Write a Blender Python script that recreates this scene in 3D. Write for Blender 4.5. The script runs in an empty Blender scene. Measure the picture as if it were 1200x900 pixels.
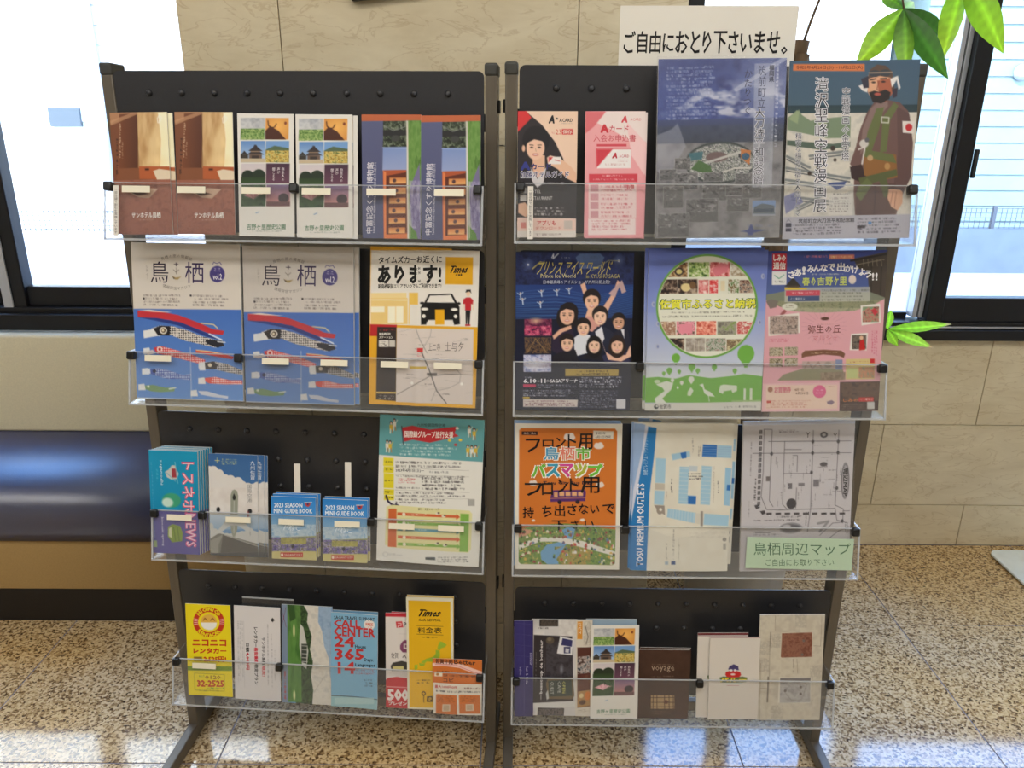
import bpy, bmesh, math, random
import numpy as np
from mathutils import Vector, Matrix

# ---------------------------------------------------------------- camera, world, lights, exposure
scene = bpy.context.scene
COL = scene.collection
CAMH = 1.36438
PITCH, ROLL, FPX = 0.33203, 0.005778, 901.03
cam_data = bpy.data.cameras.new('camera')
cam_data.sensor_width = 36.0
cam_data.lens = FPX / 1200.0 * 36.0
cam_data.clip_start = 0.02
cam = bpy.data.objects.new('camera', cam_data)
COL.objects.link(cam)
_f = Vector((0, math.cos(PITCH), -math.sin(PITCH)))
_r = Vector((1, 0, 0))
_u = _r.cross(_f)
_r2 = _r * math.cos(ROLL) + _u * math.sin(ROLL)
_u2 = -_r * math.sin(ROLL) + _u * math.cos(ROLL)
M = Matrix((_r2, _u2, -_f)).transposed().to_4x4()
M.translation = Vector((0, 0, CAMH))
cam.matrix_world = M
scene.camera = cam

scene.view_settings.view_transform = 'Standard'
scene.view_settings.look = 'None'
scene.view_settings.gamma = 1
scene.view_settings.use_curve_mapping = False
scene.view_settings.exposure = 0.0

world = bpy.data.worlds.new('sky')
scene.world = world
world.use_nodes = True
wn = world.node_tree.nodes; wl = world.node_tree.links
wn.clear()
wo = wn.new('ShaderNodeOutputWorld'); bg = wn.new('ShaderNodeBackground')
tc = wn.new('ShaderNodeTexCoord'); sx = wn.new('ShaderNodeSeparateXYZ'); cr = wn.new('ShaderNodeValToRGB')
cr.color_ramp.elements[0].position = 0.0; cr.color_ramp.elements[0].color = (0.80, 0.92, 1.0, 1)
cr.color_ramp.elements[1].position = 0.75; cr.color_ramp.elements[1].color = (0.20, 0.44, 1.0, 1)
wl.new(tc.outputs['Generated'], sx.inputs[0]); wl.new(sx.outputs['Z'], cr.inputs[0])
wl.new(cr.outputs[0], bg.inputs[0]); wl.new(bg.outputs[0], wo.inputs[0])
bg.inputs[1].default_value = 8.5

def light(name, kind, loc, energy, color, **kw):
    d = bpy.data.lights.new(name, kind); d.energy = energy; d.color = color
    for k, v in kw.items():
        if k not in ('rot',): setattr(d, k, v)
    o = bpy.data.objects.new(name, d); COL.objects.link(o); o.location = loc
    if 'rot' in kw: o.rotation_euler = kw['rot']
    return o
sun = light('sun', 'SUN', (0, -5, 10), 9.0, (1.0, 0.95, 0.88), angle=0.01, rot=(math.radians(42), 0, math.radians(-28)))
for lx in (-1.5, 0.1, 1.6):
    for ly in (-0.75, 0.30):
        light('ceiling_lamp_light', 'AREA', (lx, ly, 2.66), 12.6, (1.0, 0.975, 0.93), shape='RECTANGLE', size=1.2, size_y=0.35)

for px_, sx_ in ((-1.93, 2.5), (1.82, 2.72)):
    po = light('window_portal', 'AREA', (px_, 2.40, 1.56), 1.0, (1, 1, 1), shape='RECTANGLE', size=sx_, size_y=1.5, rot=(math.radians(90), 0, 0))
    po.data.cycles.is_portal = True; po.rotation_euler = (math.radians(-90), 0, 0)

# ---------------------------------------------------------------- helpers
def lin(c):
    c = np.asarray(c, float) / 255.0
    return np.where(c <= 0.04045, c / 12.92, ((c + 0.055) / 1.055) ** 2.4)

MATS = {}
def principled(name, col, rough=0.5, metal=0.0, spec=0.5, **kw):
    m = bpy.data.materials.new(name); m.use_nodes = True
    b = m.node_tree.nodes['Principled BSDF']
    c = lin(col)
    b.inputs['Base Color'].default_value = (*c, 1)
    b.inputs['Roughness'].default_value = rough
    b.inputs['Metallic'].default_value = metal
    b.inputs['Specular IOR Level'].default_value = spec
    for k, v in kw.items(): b.inputs[k.replace('_', ' ')].default_value = v
    MATS[name] = m
    return m

def noise_tint(m, scale=40.0, amt=0.12, bump=0.0, stretch=(1, 1, 1), rough_amt=0.0):
    """procedural grain: modulates the base colour and adds a fine bump"""
    nt = m.node_tree; n = nt.nodes; l = nt.links; b = n['Principled BSDF']
    t = n.new('ShaderNodeTexCoord'); mp = n.new('ShaderNodeMapping'); mp.inputs['Scale'].default_value = stretch
    ns = n.new('ShaderNodeTexNoise'); ns.inputs['Scale'].default_value = scale; ns.inputs['Detail'].default_value = 5
    l.new(t.outputs['Object'], mp.inputs[0]); l.new(mp.outputs[0], ns.inputs['Vector'])
    base = b.inputs['Base Color'].default_value[:3]
    r = n.new('ShaderNodeValToRGB')
    r.color_ramp.elements[0].position = 0.3; r.color_ramp.elements[1].position = 0.7
    r.color_ramp.elements[0].color = (*[c * (1 - amt) for c in base], 1)
    r.color_ramp.elements[1].color = (*[min(1, c * (1 + amt)) for c in base], 1)
    l.new(ns.outputs['Fac'], r.inputs[0]); l.new(r.outputs[0], b.inputs['Base Color'])
    if bump:
        bp = n.new('ShaderNodeBump'); bp.inputs['Strength'].default_value = bump; bp.inputs['Distance'].default_value = 0.002
        l.new(ns.outputs['Fac'], bp.inputs['Height']); l.new(bp.outputs[0], b.inputs['Normal'])
    return m

noise_tint(principled('board', (42, 42, 45), 0.42, 0.0, 0.5), 300, 0.06, 0.08)
noise_tint(principled('pole', (104, 96, 84), 0.38, 0.3, 0.5), 120, 0.06, 0.0, (1, 1, .1))
principled('pole_cap', (58, 58, 54), 0.55)
principled('black_plastic', (17, 17, 18), 0.35)
noise_tint(principled('window_black', (22, 24, 29), 0.38, 0.2), 60, 0.1)
principled('alu', (196, 200, 208), 0.35, 0.5)
principled('gasket', (40, 42, 46), 0.6)
noise_tint(principled('cream_vinyl', (216, 205, 174), 0.5, 0, 0.4), 220, 0.05, 0.25)
noise_tint(principled('navy_vinyl', (22, 34, 78), 0.33, 0, 0.9, IOR=1.75), 260, 0.10, 0.18)
noise_tint(principled('tan_vinyl', (176, 144, 92), 0.5, 0, 0.3), 200, 0.06, 0.2)
noise_tint(principled('plinth', (22, 17, 14), 0.5), 30, 0.25, 0.1, (1, 1, 12))
noise_tint(principled('paint', (205, 198, 182), 0.7), 60, 0.03)
noise_tint(principled('ceiling_paint', (225, 222, 214), 0.8), 60, 0.03)
principled('white_paper', (226, 219, 208), 0.6, 0, 0.3)
principled('sticker', (235, 228, 205), 0.55, 0, 0.3)
noise_tint(principled('bark', (98, 76, 54), 0.85), 50, 0.35, 0.8, (1, 1, .3))
noise_tint(principled('pot', (190, 186, 178), 0.4), 20, 0.06)
noise_tint(principled('soil', (52, 38, 28), 0.9), 90, 0.4, 0.9)
noise_tint(principled('mat_pale', (236, 244, 240), 0.45, 0, 0.4), 25, 0.05, 0.05)
principled('mat_edge', (40, 40, 42), 0.7)
noise_tint(principled('siding_blue', (124, 144, 143), 0.6), 3, 0.04)
noise_tint(principled('siding_white', (226, 224, 216), 0.6), 3, 0.03)
noise_tint(principled('asphalt', (146, 150, 156), 0.9), 9, 0.08)
noise_tint(principled('concrete', (92, 104, 116), 0.85), 6, 0.12)
noise_tint(principled('concrete_overexposed', (196, 198, 200), 0.85), 6, 0.06)  # lighter copy of concrete, left-hand overexposure put into its colour
principled('fence_wire', (80, 86, 96), 0.5, 0.5)
principled('dark_glass', (70, 82, 92), 0.15)
principled('pipe_grey', (165, 172, 180), 0.5)
principled('paper_edge', (222, 220, 214), 0.7, 0, 0.2)

def print_material():
    m = bpy.data.materials.new('printed_paper'); m.use_nodes = True
    n = m.node_tree.nodes; b = n['Principled BSDF']
    a = n.new('ShaderNodeAttribute'); a.attribute_name = 'Col'
    m.node_tree.links.new(a.outputs['Color'], b.inputs['Base Color'])
    b.inputs['Roughness'].default_value = 0.42
    b.inputs['Specular IOR Level'].default_value = 0.35
    MATS['print'] = m
print_material()

def clear_material(name, tint, veil, rough, f0=0.05):
    """thin clear plastic or glass: straight transmission, a mirror coat and a whitish veil imitating reflected light"""
    m = bpy.data.materials.new(name); m.use_nodes = True
    n = m.node_tree.nodes; l = m.node_tree.links; n.clear()
    out = n.new('ShaderNodeOutputMaterial'); tr = n.new('ShaderNodeBsdfTransparent'); gl = n.new('ShaderNodeBsdfGlossy')
    df = n.new('ShaderNodeBsdfDiffuse'); m1 = n.new('ShaderNodeMixShader'); m2 = n.new('ShaderNodeMixShader')
    tr.inputs[0].default_value = (*tint, 1); gl.inputs['Roughness'].default_value = rough
    df.inputs[0].default_value = (0.8, 0.82, 0.84, 1)
    lw = n.new('ShaderNodeLayerWeight'); lw.inputs[0].default_value = .5
    pw = n.new('ShaderNodeMath'); pw.operation = 'POWER'; pw.inputs[1].default_value = 5
    ma = n.new('ShaderNodeMath'); ma.operation = 'MULTIPLY_ADD'; ma.inputs[1].default_value = 1 - f0; ma.inputs[2].default_value = f0
    l.new(lw.outputs['Facing'], pw.inputs[0]); l.new(pw.outputs[0], ma.inputs[0])
    m1.inputs[0].default_value = veil
    l.new(tr.outputs[0], m1.inputs[1]); l.new(df.outputs[0], m1.inputs[2])
    l.new(ma.outputs[0], m2.inputs[0]); l.new(m1.outputs[0], m2.inputs[1]); l.new(gl.outputs[0], m2.inputs[2])
    l.new(m2.outputs[0], out.inputs[0])
    MATS[name] = m
clear_material('acrylic', (0.988, 0.99, 0.992), 0.03, 0.05, 0.02)  # veil: whitish window reflection on the lips, put in as diffuse colour
clear_material('acrylic_edge', (0.75, 0.77, 0.79), 0.45, 0.1)
clear_material('film', (0.985, 0.985, 0.99), 0.012, 0.15, 0.03)
clear_material('glass', (0.97, 0.985, 0.99), 0.0, 0.0)

def granite():
    m = bpy.data.materials.new('granite'); m.use_nodes = True
    n = m.node_tree.nodes; l = m.node_tree.links; b = n['Principled BSDF']
    t = n.new('ShaderNodeTexCoord'); g = n.new('ShaderNodeNewGeometry')
    nz = n.new('ShaderNodeTexNoise'); nz.inputs['Scale'].default_value = 55; nz.inputs['Detail'].default_value = 3
    ad = n.new('ShaderNodeMix'); ad.data_type = 'VECTOR'; ad.inputs['Factor'].default_value = 0.012
    l.new(g.outputs['Position'], nz.inputs['Vector'])
    l.new(g.outputs['Position'], ad.inputs[4]); l.new(nz.outputs['Color'], ad.inputs[5])
    v = n.new('ShaderNodeTexVoronoi'); v.inputs['Scale'].default_value = 200
    l.new(ad.outputs[1], v.inputs['Vector'])
    sp = n.new('ShaderNodeSeparateColor'); l.new(v.outputs['Color'], sp.inputs[0])
    n2 = n.new('ShaderNodeTexNoise'); n2.inputs['Scale'].default_value = 130; n2.inputs['Detail'].default_value = 2
    l.new(g.outputs['Position'], n2.inputs['Vector'])
    mx = n.new('ShaderNodeMath'); mx.operation = 'MULTIPLY_ADD'; mx.inputs[1].default_value = 0.55
    l.new(sp.outputs[0], mx.inputs[0])
    m3 = n.new('ShaderNodeMath'); m3.operation = 'MULTIPLY'; m3.inputs[1].default_value = 0.62
    l.new(n2.outputs['Fac'], m3.inputs[0]); l.new(m3.outputs[0], mx.inputs[2])
    r = n.new('ShaderNodeValToRGB'); e = r.color_ramp.elements
    stops = [(0.24, (70, 56, 44)), (0.36, (116, 94, 70)), (0.46, (162, 138, 104)), (0.58, (198, 176, 140)), (0.78, (222, 206, 176))]
    e[0].position = stops[0][0]; e[0].color = (*lin(stops[0][1]), 1)
    e[1].position = stops[-1][0]; e[1].color = (*lin(stops[-1][1]), 1)
    for p, c in stops[1:-1]:
        q = e.new(p); q.color = (*lin(c), 1)
    l.new(mx.outputs[0], r.inputs[0])
    # slow drift from ochre to grey between parts of the stone
    n4 = n.new('ShaderNodeTexNoise'); n4.inputs['Scale'].default_value = 1.6
    l.new(g.outputs['Position'], n4.inputs['Vector'])
    r4 = n.new('ShaderNodeValToRGB'); r4.color_ramp.elements[0].position = .4; r4.color_ramp.elements[1].position = .6
    r4.color_ramp.elements[0].color = (1.0, .85, .60, 1); r4.color_ramp.elements[1].color = (.98, .95, .90, 1)
    l.new(n4.outputs['Fac'], r4.inputs[0])
    mm = n.new('ShaderNodeMix'); mm.data_type = 'RGBA'; mm.blend_type = 'MULTIPLY'; mm.inputs['Factor'].default_value = 1
    l.new(r.outputs[0], mm.inputs[6]); l.new(r4.outputs[0], mm.inputs[7])
    l.new(mm.outputs[2], b.inputs['Base Color'])
    b.inputs['Roughness'].default_value = 0.09
    b.inputs['IOR'].default_value = 1.8
    MATS['granite'] = m
granite()
principled('grout', (128, 128, 142), 0.6)

def marble():
    m = bpy.data.materials.new('marble'); m.use_nodes = True
    n = m.node_tree.nodes; l = m.node_tree.links; b = n['Principled BSDF']
    g = n.new('ShaderNodeNewGeometry')
    mp = n.new('ShaderNodeMapping'); mp.inputs['Scale'].default_value = (1, 1, 2.6); l.new(g.outputs['Position'], mp.inputs[0])
    a = n.new('ShaderNodeTexNoise'); a.inputs['Scale'].default_value = 5.0; a.inputs['Detail'].default_value = 8; a.inputs['Roughness'].default_value = .62; a.inputs['Distortion'].default_value = .6
    l.new(mp.outputs[0], a.inputs['Vector'])
    r = n.new('ShaderNodeValToRGB'); e = r.color_ramp.elements
    e[0].position = .3; e[0].color = (*lin((206, 190, 156)), 1)
    e[1].position = .72; e[1].color = (*lin((226, 213, 182)), 1)
    l.new(a.outputs['Fac'], r.inputs[0])
    v = n.new('ShaderNodeTexNoise'); v.inputs['Scale'].default_value = 9; v.inputs['Detail'].default_value = 8; v.inputs['Distortion'].default_value = 1.1
    l.new(mp.outputs[0], v.inputs['Vector'])
    s = n.new('ShaderNodeMath'); s.operation = 'SUBTRACT'; s.inputs[1].default_value = .5; l.new(v.outputs['Fac'], s.inputs[0])
    ab = n.new('ShaderNodeMath'); ab.operation = 'ABSOLUTE'; l.new(s.outputs[0], ab.inputs[0])
    r2 = n.new('ShaderNodeValToRGB'); e2 = r2.color_ramp.elements
    e2[0].position = 0.0; e2[0].color = (.62, .50, .36, 1); e2[1].position = .02; e2[1].color = (1, 1, 1, 1)
    l.new(ab.outputs[0], r2.inputs[0])
    mm = n.new('ShaderNodeMix'); mm.data_type = 'RGBA'; mm.blend_type = 'MULTIPLY'; mm.inputs['Factor'].default_value = .4
    l.new(r.outputs[0], mm.inputs[6]); l.new(r2.outputs[0], mm.inputs[7]); l.new(mm.outputs[2], b.inputs['Base Color'])
    b.inputs['Roughness'].default_value = 0.32
    MATS['marble'] = m
marble()

def leaf_material():
    m = bpy.data.materials.new('leaf'); m.use_nodes = True
    n = m.node_tree.nodes; l = m.node_tree.links; n.clear()
    out = n.new('ShaderNodeOutputMaterial'); d = n.new('ShaderNodeBsdfPrincipled'); t = n.new('ShaderNodeBsdfTranslucent'); mx = n.new('ShaderNodeMixShader')
    a = n.new('ShaderNodeAttribute'); a.attribute_name = 'Col'
    gm = n.new('ShaderNodeMix'); gm.data_type = 'RGBA'; gm.blend_type = 'MULTIPLY'; gm.inputs['Factor'].default_value = 1; gm.inputs[7].default_value = (1.3, 1.25, .8, 1)
    l.new(a.outputs['Color'], d.inputs['Base Color']); l.new(a.outputs['Color'], gm.inputs[6]); l.new(gm.outputs[2], t.inputs[0])
    d.inputs['Roughness'].default_value = .4
    mx.inputs[0].default_value = .3
    l.new(d.outputs[0], mx.inputs[1]); l.new(t.outputs[0], mx.inputs[2]); l.new(mx.outputs[0], out.inputs[0])
    MATS['leaf'] = m
leaf_material()

def tag(o, label=None, cat=None, group=None, kind=None):
    if label: o['label'] = label
    if cat: o['category'] = cat
    if group: o['group'] = group
    if kind: o['kind'] = kind
    return o

def empty(name, loc=(0, 0, 0), rotz=0.0, **kw):
    o = bpy.data.objects.new(name, None); COL.objects.link(o)
    o.location = loc; o.rotation_euler = (0, 0, rotz); o.empty_display_size = 0.05
    return tag(o, **kw)

def link(name, me, parent=None, **kw):
    o = bpy.data.objects.new(name, me); COL.objects.link(o)
    if parent is not None: o.parent = parent
    return tag(o, **kw)

class MB:
    """bmesh collector; xf maps local coordinates (for the leaning stands)"""
    def __init__(s, xf=None): s.bm = bmesh.new(); s.xf = xf; s.mats = []
    def _mi(s, m):
        if m not in s.mats: s.mats.append(m)
        return s.mats.index(m)
    def box(s, x0, x1, y0, y1, z0, z1, m, bev=0.0, seg=2):
        r = bmesh.ops.create_cube(s.bm, size=1.0)
        vs = r['verts']
        for v in vs:
            v.co = Vector((x0 + (v.co.x + .5) * (x1 - x0), y0 + (v.co.y + .5) * (y1 - y0), z0 + (v.co.z + .5) * (z1 - z0)))
        fs = set(f for v in vs for f in v.link_faces)
        mi = s._mi(m)
        for f in fs: f.material_index = mi
        if bev:
            es = set(e for v in vs for e in v.link_edges)
            q = bmesh.ops.bevel(s.bm, geom=list(es), offset=bev, segments=seg, affect='EDGES', profile=.5)
            for f in q['faces']: f.material_index = mi; f.smooth = True
        return s
    def prism(s, pts, z0, z1, m, axes='xy'):
        """extrude polygon pts in the given plane along the third axis"""
        def P(a, b, c):
            return {'xy': (a, b, c), 'xz': (a, c, b), 'yz': (c, a, b)}[axes]
        lo = [s.bm.verts.new(P(a, b, z0)) for a, b in pts]; hi = [s.bm.verts.new(P(a, b, z1)) for a, b in pts]
        n = len(pts); mi = s._mi(m); fs = [s.bm.faces.new(lo[::-1]), s.bm.faces.new(hi)]
        for i in range(n): fs.append(s.bm.faces.new((lo[i], lo[(i + 1) % n], hi[(i + 1) % n], hi[i])))
        for f in fs: f.material_index = mi
        return s
    def tube(s, pts, rad, m, n=10):
        mi = s._mi(m); rings = []
        pts = [Vector(p) for p in pts]
        if not hasattr(rad, '__len__'): rad = [rad] * len(pts)
        for i, p in enumerate(pts):
            t = (pts[min(i + 1, len(pts) - 1)] - pts[max(i - 1, 0)]).normalized()
            a = t.orthogonal().normalized() if i == 0 else (prev - t * prev.dot(t)).normalized()
            prev = a; b = t.cross(a)
            rings.append([s.bm.verts.new(p + (a * math.cos(2 * math.pi * k / n) + b * math.sin(2 * math.pi * k / n)) * rad[i]) for k in range(n)])
        for r0, r1 in zip(rings, rings[1:]):
            for k in range(n):
                f = s.bm.faces.new((r0[k], r0[(k + 1) % n], r1[(k + 1) % n], r1[k])); f.smooth = True; f.material_index = mi
        for r in (rings[0][::-1], rings[-1]):
            f = s.bm.faces.new(r); f.material_index = mi
        return s
    def dome(s, c, r, h, m, n=10, axis='y'):
        mi = s._mi(m); c = Vector(c); rings = []
        for k in range(4):
            a = k / 4 * math.pi / 2
            rr, hh = r * math.cos(a), h * math.sin(a)
            rings.append([s.bm.verts.new(c + Vector((rr * math.cos(t), -hh, rr * math.sin(t)))) for t in [2 * math.pi * j / n for j in range(n)]])
        top = s.bm.verts.new(c + Vector((0, -h, 0)))
        for r0, r1 in zip(rings, rings[1:]):
            for k in range(n):
                f = s.bm.faces.new((r0[k], r0[(k + 1) % n], r1[(k + 1) % n], r1[k])); f.smooth = True; f.material_index = mi
        for k in range(n):
            f = s.bm.faces.new((rings[-1][k], rings[-1][(k + 1) % n], top)); f.smooth = True; f.material_index = mi
        return s
    def mesh(s, name):
        if s.xf:
            for v in s.bm.verts: v.co = Vector(s.xf(*v.co))
        bmesh.ops.recalc_face_normals(s.bm, faces=s.bm.faces[:])
        me = bpy.data.meshes.new(name); s.bm.to_mesh(me); s.bm.free()
        for m in s.mats: me.materials.append(MATS[m])
        return me
    def build(s, name, parent=None, **kw): return link(name, s.mesh(name), parent, **kw)

# ---------------------------------------------------------------- setting
RX0, RX1, RY0, RY1, CZ = -3.2, 3.2, -3.0, 2.3, 2.7
PX0, PX1, PY = -0.658, 0.339, 1.65
fl = MB().box(RX0, RX1, RY0, RY1 + .1, -.12, -.0015, 'grout').build('floor', kind='structure')
xs = [-1.242 + .588 * k for k in range(-4, 8)]
ys = [1.345 + .515 * k for k in range(-9, 3)]
random.seed(3)
for i in range(len(xs) - 1):
    for j in range(len(ys) - 1):
        x0, x1, y0, y1 = max(xs[i], RX0) + .0018, min(xs[i + 1], RX1) - .0018, max(ys[j], RY0) + .0018, min(ys[j + 1], RY1) - .0018
        if x1 - x0 < .02 or y1 - y0 < .02: continue
        MB().box(x0, x1, y0, y1, -.0015, 0, 'granite').build('floor_tile', fl)
cl = MB().box(RX0, RX1, RY0, RY1, CZ, CZ + .1, 'ceiling_paint').build('ceiling', kind='structure')
MB().box(RX0 - .1, RX0, RY0, RY1, 0, CZ, 'paint').build('wall_left', kind='structure')
MB().box(RX1, RX1 + .1, RY0, RY1, 0, CZ, 'paint').build('wall_right', kind='structure')
MB().box(RX0, RX1, RY0 - .1, RY0, 0, CZ, 'paint').build('wall_front', kind='structure')
wb = MB()
wb.box(RX0, RX1, 2.312, 2.45, 0, .725, 'paint')
wb.box(RX0, RX1, 2.312, 2.45, 2.35, CZ, 'paint')
wb.box(-.9, .44, 2.312, 2.45, .725, 2.35, 'paint')
wb = wb.build('wall_back', kind='structure')
def slabs(parent, rows, x0, x1, y, name='stone_slab'):
    for z0, z1, js in rows:
        e = [x0] + [j for j in js if x0 < j < x1] + [x1]
        for a, b in zip(e, e[1:]):
            MB().box(a + .001, b - .001, y, y + .012, z0 + .001, z1 - .001, 'marble', .0008, 1).build(name, parent)
slabs(wb, [(0, .152, [.93, 1.514, 2.1, 2.69]), (.152, .440, [.61, 1.2, 1.79, 2.38]), (.440, .726, [.90, 1.493, 2.08, 2.67])], PX1, RX1, 2.30)
slabs(wb, [(0, .152, [-2.6, -2.0, -1.4]), (.152, .440, [-2.3, -1.7, -1.1]), (.440, .726, [-2.6, -2.0, -1.4])], RX0, PX0, 2.30)
wp = MB().box(PX0 + .012, PX1 - .012, PY + .012, 2.30, 0, CZ, 'paint').build('wall_pillar', kind='structure')
rows = [(0, .152, [-.459, .126])] + [(.152 + .29 * k, min(.442 + .29 * k, CZ), [-.459, .126] if k % 1 == 0 else []) for k in range(9)]
slabs(wp, rows, PX0, PX1, PY)
for xx in (PX0, PX1 - .012):
    for k, (z0, z1, _) in enumerate(rows):
        MB().box(xx, xx + .012, PY + .013, 2.30, z0 + .001, z1 - .001, 'marble', .0008, 1).build('stone_slab', wp)

# ceiling lamps (behind the camera side of the room)
for lx in (-1.5, 0.1, 1.6):
    for ly in (-0.75, 0.30):
        MB().box(lx - .64, lx + .64, ly - .2, ly + .2, CZ - .025, CZ, 'ceiling_paint', .004).build('lamp_housing', cl)

# windows
def window(name, x0, x1, z0, z1, y=2.3): return empty(name, (0, 0, 0), kind='structure')
w1 = window('window_1', 0, 0, 0, 0)
MB().box(RX0, PX0 - .0, 2.272, 2.40, .745, .795, 'window_black', .004).build('window_sill', w1)
MB().box(RX0, PX0, 2.292, 2.36, .782, .812, 'window_black', .003).build('track', w1)
MB().box(RX0, PX0, 2.300, 2.306, .797, .800, 'alu').build('track_line', w1)
MB().box(-1.487, -.66, 2.315, 2.35, .812, .872, 'window_black', .003).build('bottom_rail', w1)
MB().box(RX0, -1.487, 2.335, 2.37, .812, .862, 'window_black', .003).build('bottom_rail', w1)
MB().box(-1.556, -1.485, 2.30, 2.352, .80, 2.35, 'window_black', .004).build('sash_stile', w1)
MB().box(-1.553, -1.524, 2.294, 2.30, .80, 2.35, 'alu', .002).build('stile_strip', w1, label='pale aluminium strip')
MB().box(-1.56, -1.535, 2.27, 2.302, 1.18, 1.30, 'bark', .006).build('latch', w1, label='brown sliding latch')
MB().box(RX0, -.66, 2.30, 2.37, 2.29, 2.35, 'window_black').build('top_rail', w1)
MB().box(-1.487, -.66, 2.330, 2.334, .87, 2.29, 'glass').build('window_pane', w1)
MB().box(RX0, -1.54, 2.350, 2.354, .86, 2.29, 'glass').build('window_pane', w1)
w2 = window('window_2', 0, 0, 0, 0)
MB().box(PX1, RX1, 2.272, 2.40, .728, .762, 'window_black', .004).build('window_sill', w2)
MB().box(PX1, RX1, 2.290, 2.36, .758, .782, 'window_black', .003).build('track', w2)
MB().box(PX1, RX1, 2.284, 2.290, .766, .770, 'alu').build('track_line', w2)
MB().box(.44, .515, 2.295, 2.36, .76, 2.35, 'window_black', .003).build('window_jamb', w2)
MB().box(.515, 1.232, 2.345, 2.37, .772, .80, 'window_black', .002).build('bottom_rail', w2)
MB().box(1.30, RX1, 2.300, 2.34, .775, .856, 'window_black', .003).build('bottom_rail', w2)
MB().box(1.268, 1.317, 2.295, 2.35, .775, 2.35, 'window_black', .003).build('sash_stile', w2)
MB().box(1.236, 1.2495, 2.318, 2.37, .79, 2.35, 'alu', .002).build('sash_stile', w2, label='pale aluminium stile')
MB().box(1.2495, 1.2535, 2.325, 2.365, .79, 2.35, 'gasket').build('gasket', w2)
MB().box(1.2535, 1.268, 2.318, 2.37, .79, 2.35, 'alu', .002).build('sash_stile', w2, label='pale aluminium stile')
MB().box(1.318, 1.328, 2.285, 2.30, 1.21, 1.29, 'gasket', .003).build('latch', w2)
MB().box(.44, RX1, 2.30, 2.37, 2.29, 2.35, 'window_black').build('top_rail', w2)
MB().box(.515, 1.236, 2.355, 2.359, .80, 2.29, 'glass').build('window_pane', w2)
MB().box(1.317, RX1, 2.316, 2.320, .856, 2.29, 'glass').build('window_pane', w2)

# bench under the left window
bn = empty('bench', (-1.9, 2.0, 0), label='long wall bench with cream backrest, glossy navy seat and tan base', cat='bench')
bx = lambda m: m
def bench_part(name, pts, m, bev=.0):
    b = MB(); b.prism(pts, RX0 + .002 + 1.9, PX0 - .004 + 1.9, m, 'yz')
    if bev:
        bmesh.ops.bevel(b.bm, geom=[e for e in b.bm.edges if abs((e.verts[0].co - e.verts[1].co).x) > .5], offset=bev, segments=5, affect='EDGES', profile=.5)
        for f in b.bm.faces: f.smooth = len(f.verts) == 4
    if name == 'seat_cushion':
        for f in b.bm.faces: f.smooth = len(f.verts) == 4 and abs(f.calc_area()) > .01 and f.calc_center_median().z > .27
    return b.build(name, bn)
bench_part('plinth', [(-.14, 0), (-.14, .105), (.16, .105), (.16, 0)], 'plinth')
bench_part('base_panel', [(-.145, .106), (-.145, .264), (.24, .264), (.24, .106)], 'tan_vinyl', .004)
bench_part('seat_cushion', [(-.155, .266), (-.168, .30), (-.172, .345), (-.165, .378), (-.148, .402), (-.12, .420), (-.08, .436), (-.03, .447), (.03, .454), (.10, .457), (.17, .456), (.24, .454), (.24, .266)], 'navy_vinyl', .0)
bench_part('backrest', [(.165, .454), (.225, .745), (.262, .745), (.262, .454)], 'cream_vinyl', .012)

# picture frame hanging low edge at the top of the photo
pf = empty('picture_frame', (-.30, PY, 1.578), label='black picture frame on the stone pillar, only its lower corner in view', cat='picture frame')
pf.rotation_euler = (0, math.radians(-7), 0)
b = MB()
for a in ((-.012, .30, 0, .018), (-.012, .30, .40, .418), (-.012, .006, .018, .40), (.282, .30, .018, .40)):
    b.box(a[0], a[1], -.018, -.001, a[2], a[3], 'black_plastic', .002)
b.build('frame', pf)
MB().box(.006, .282, -.008, -.002, .018, .40, 'white_paper').build('picture_sheet', pf)

# pale mat on the floor at the right
def rounded(x0, x1, y0, y1, r, n=6):
    p = []
    for cx, cy, a0 in ((x1 - r, y1 - r, 0), (x0 + r, y1 - r, 90), (x0 + r, y0 + r, 180), (x1 - r, y0 + r, 270)):
        for k in range(n + 1):
            a = math.radians(a0 + 90 * k / n); p.append((cx + r * math.cos(a), cy + r * math.sin(a)))
    return p
fm = empty('floor_mat', (1.83, 2.02, 0), label='pale flat mat with rounded corners and dark underside on granite floor', cat='mat')
MB().prism(rounded(-.235, .235, -.235, .225, .03), .0005, .006, 'mat_edge').build('underside', fm)
MB().prism(rounded(-.24, .24, -.24, .23, .032), .006, .012, 'mat_pale').build('mat_surface', fm)

# ---------------------------------------------------------------- outside
MB().box(-16, 16, 2.46, 20, -.16, -.06, 'asphalt').build('ground_outside', kind='structure')
def house(name, x0, x1, y, h, m, lab, boards_from, boards_to, z_from=0):
    t = empty(name, ((x0 + x1) / 2, y, -.06), label=lab, cat='building')
    cx = (x0 + x1) / 2
    MB().box(x0 - cx, x1 - cx, .03, 4, 0, h, m).build('wall', t)
    MB().box(x0 - cx - .04, x1 - cx + .04, -.2, 4.2, h, h + .12, 'pipe_grey').build('roof', t)
    me = None
    k = 0; z = z_from
    while z < min(h, z_from + .172 * 24):
        if me is None:
            b = MB(); b.prism([(.03, 0), (-.004, 0), (.012, .170), (.03, .170)], boards_from - cx, boards_to - cx, m, 'yz'); me = b.mesh('siding_board')
        o = link('siding_board', me, t); o.location = (0, 0, z)
        z += .172; k += 1
    return t
h1 = house('neighbour_building', -14, -.2, 7.9, 9.0, 'siding_white', 'tall bright white building beyond the left window', -14, -.2)
for a in ((-4.50, -4.20, 1.27, 1.44),):
    b = MB().box(a[0] + 7.1, a[1] + 7.1, -.03, .01, a[2] + .06, a[3] + .06, 'dark_glass').build('window', h1)
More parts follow.
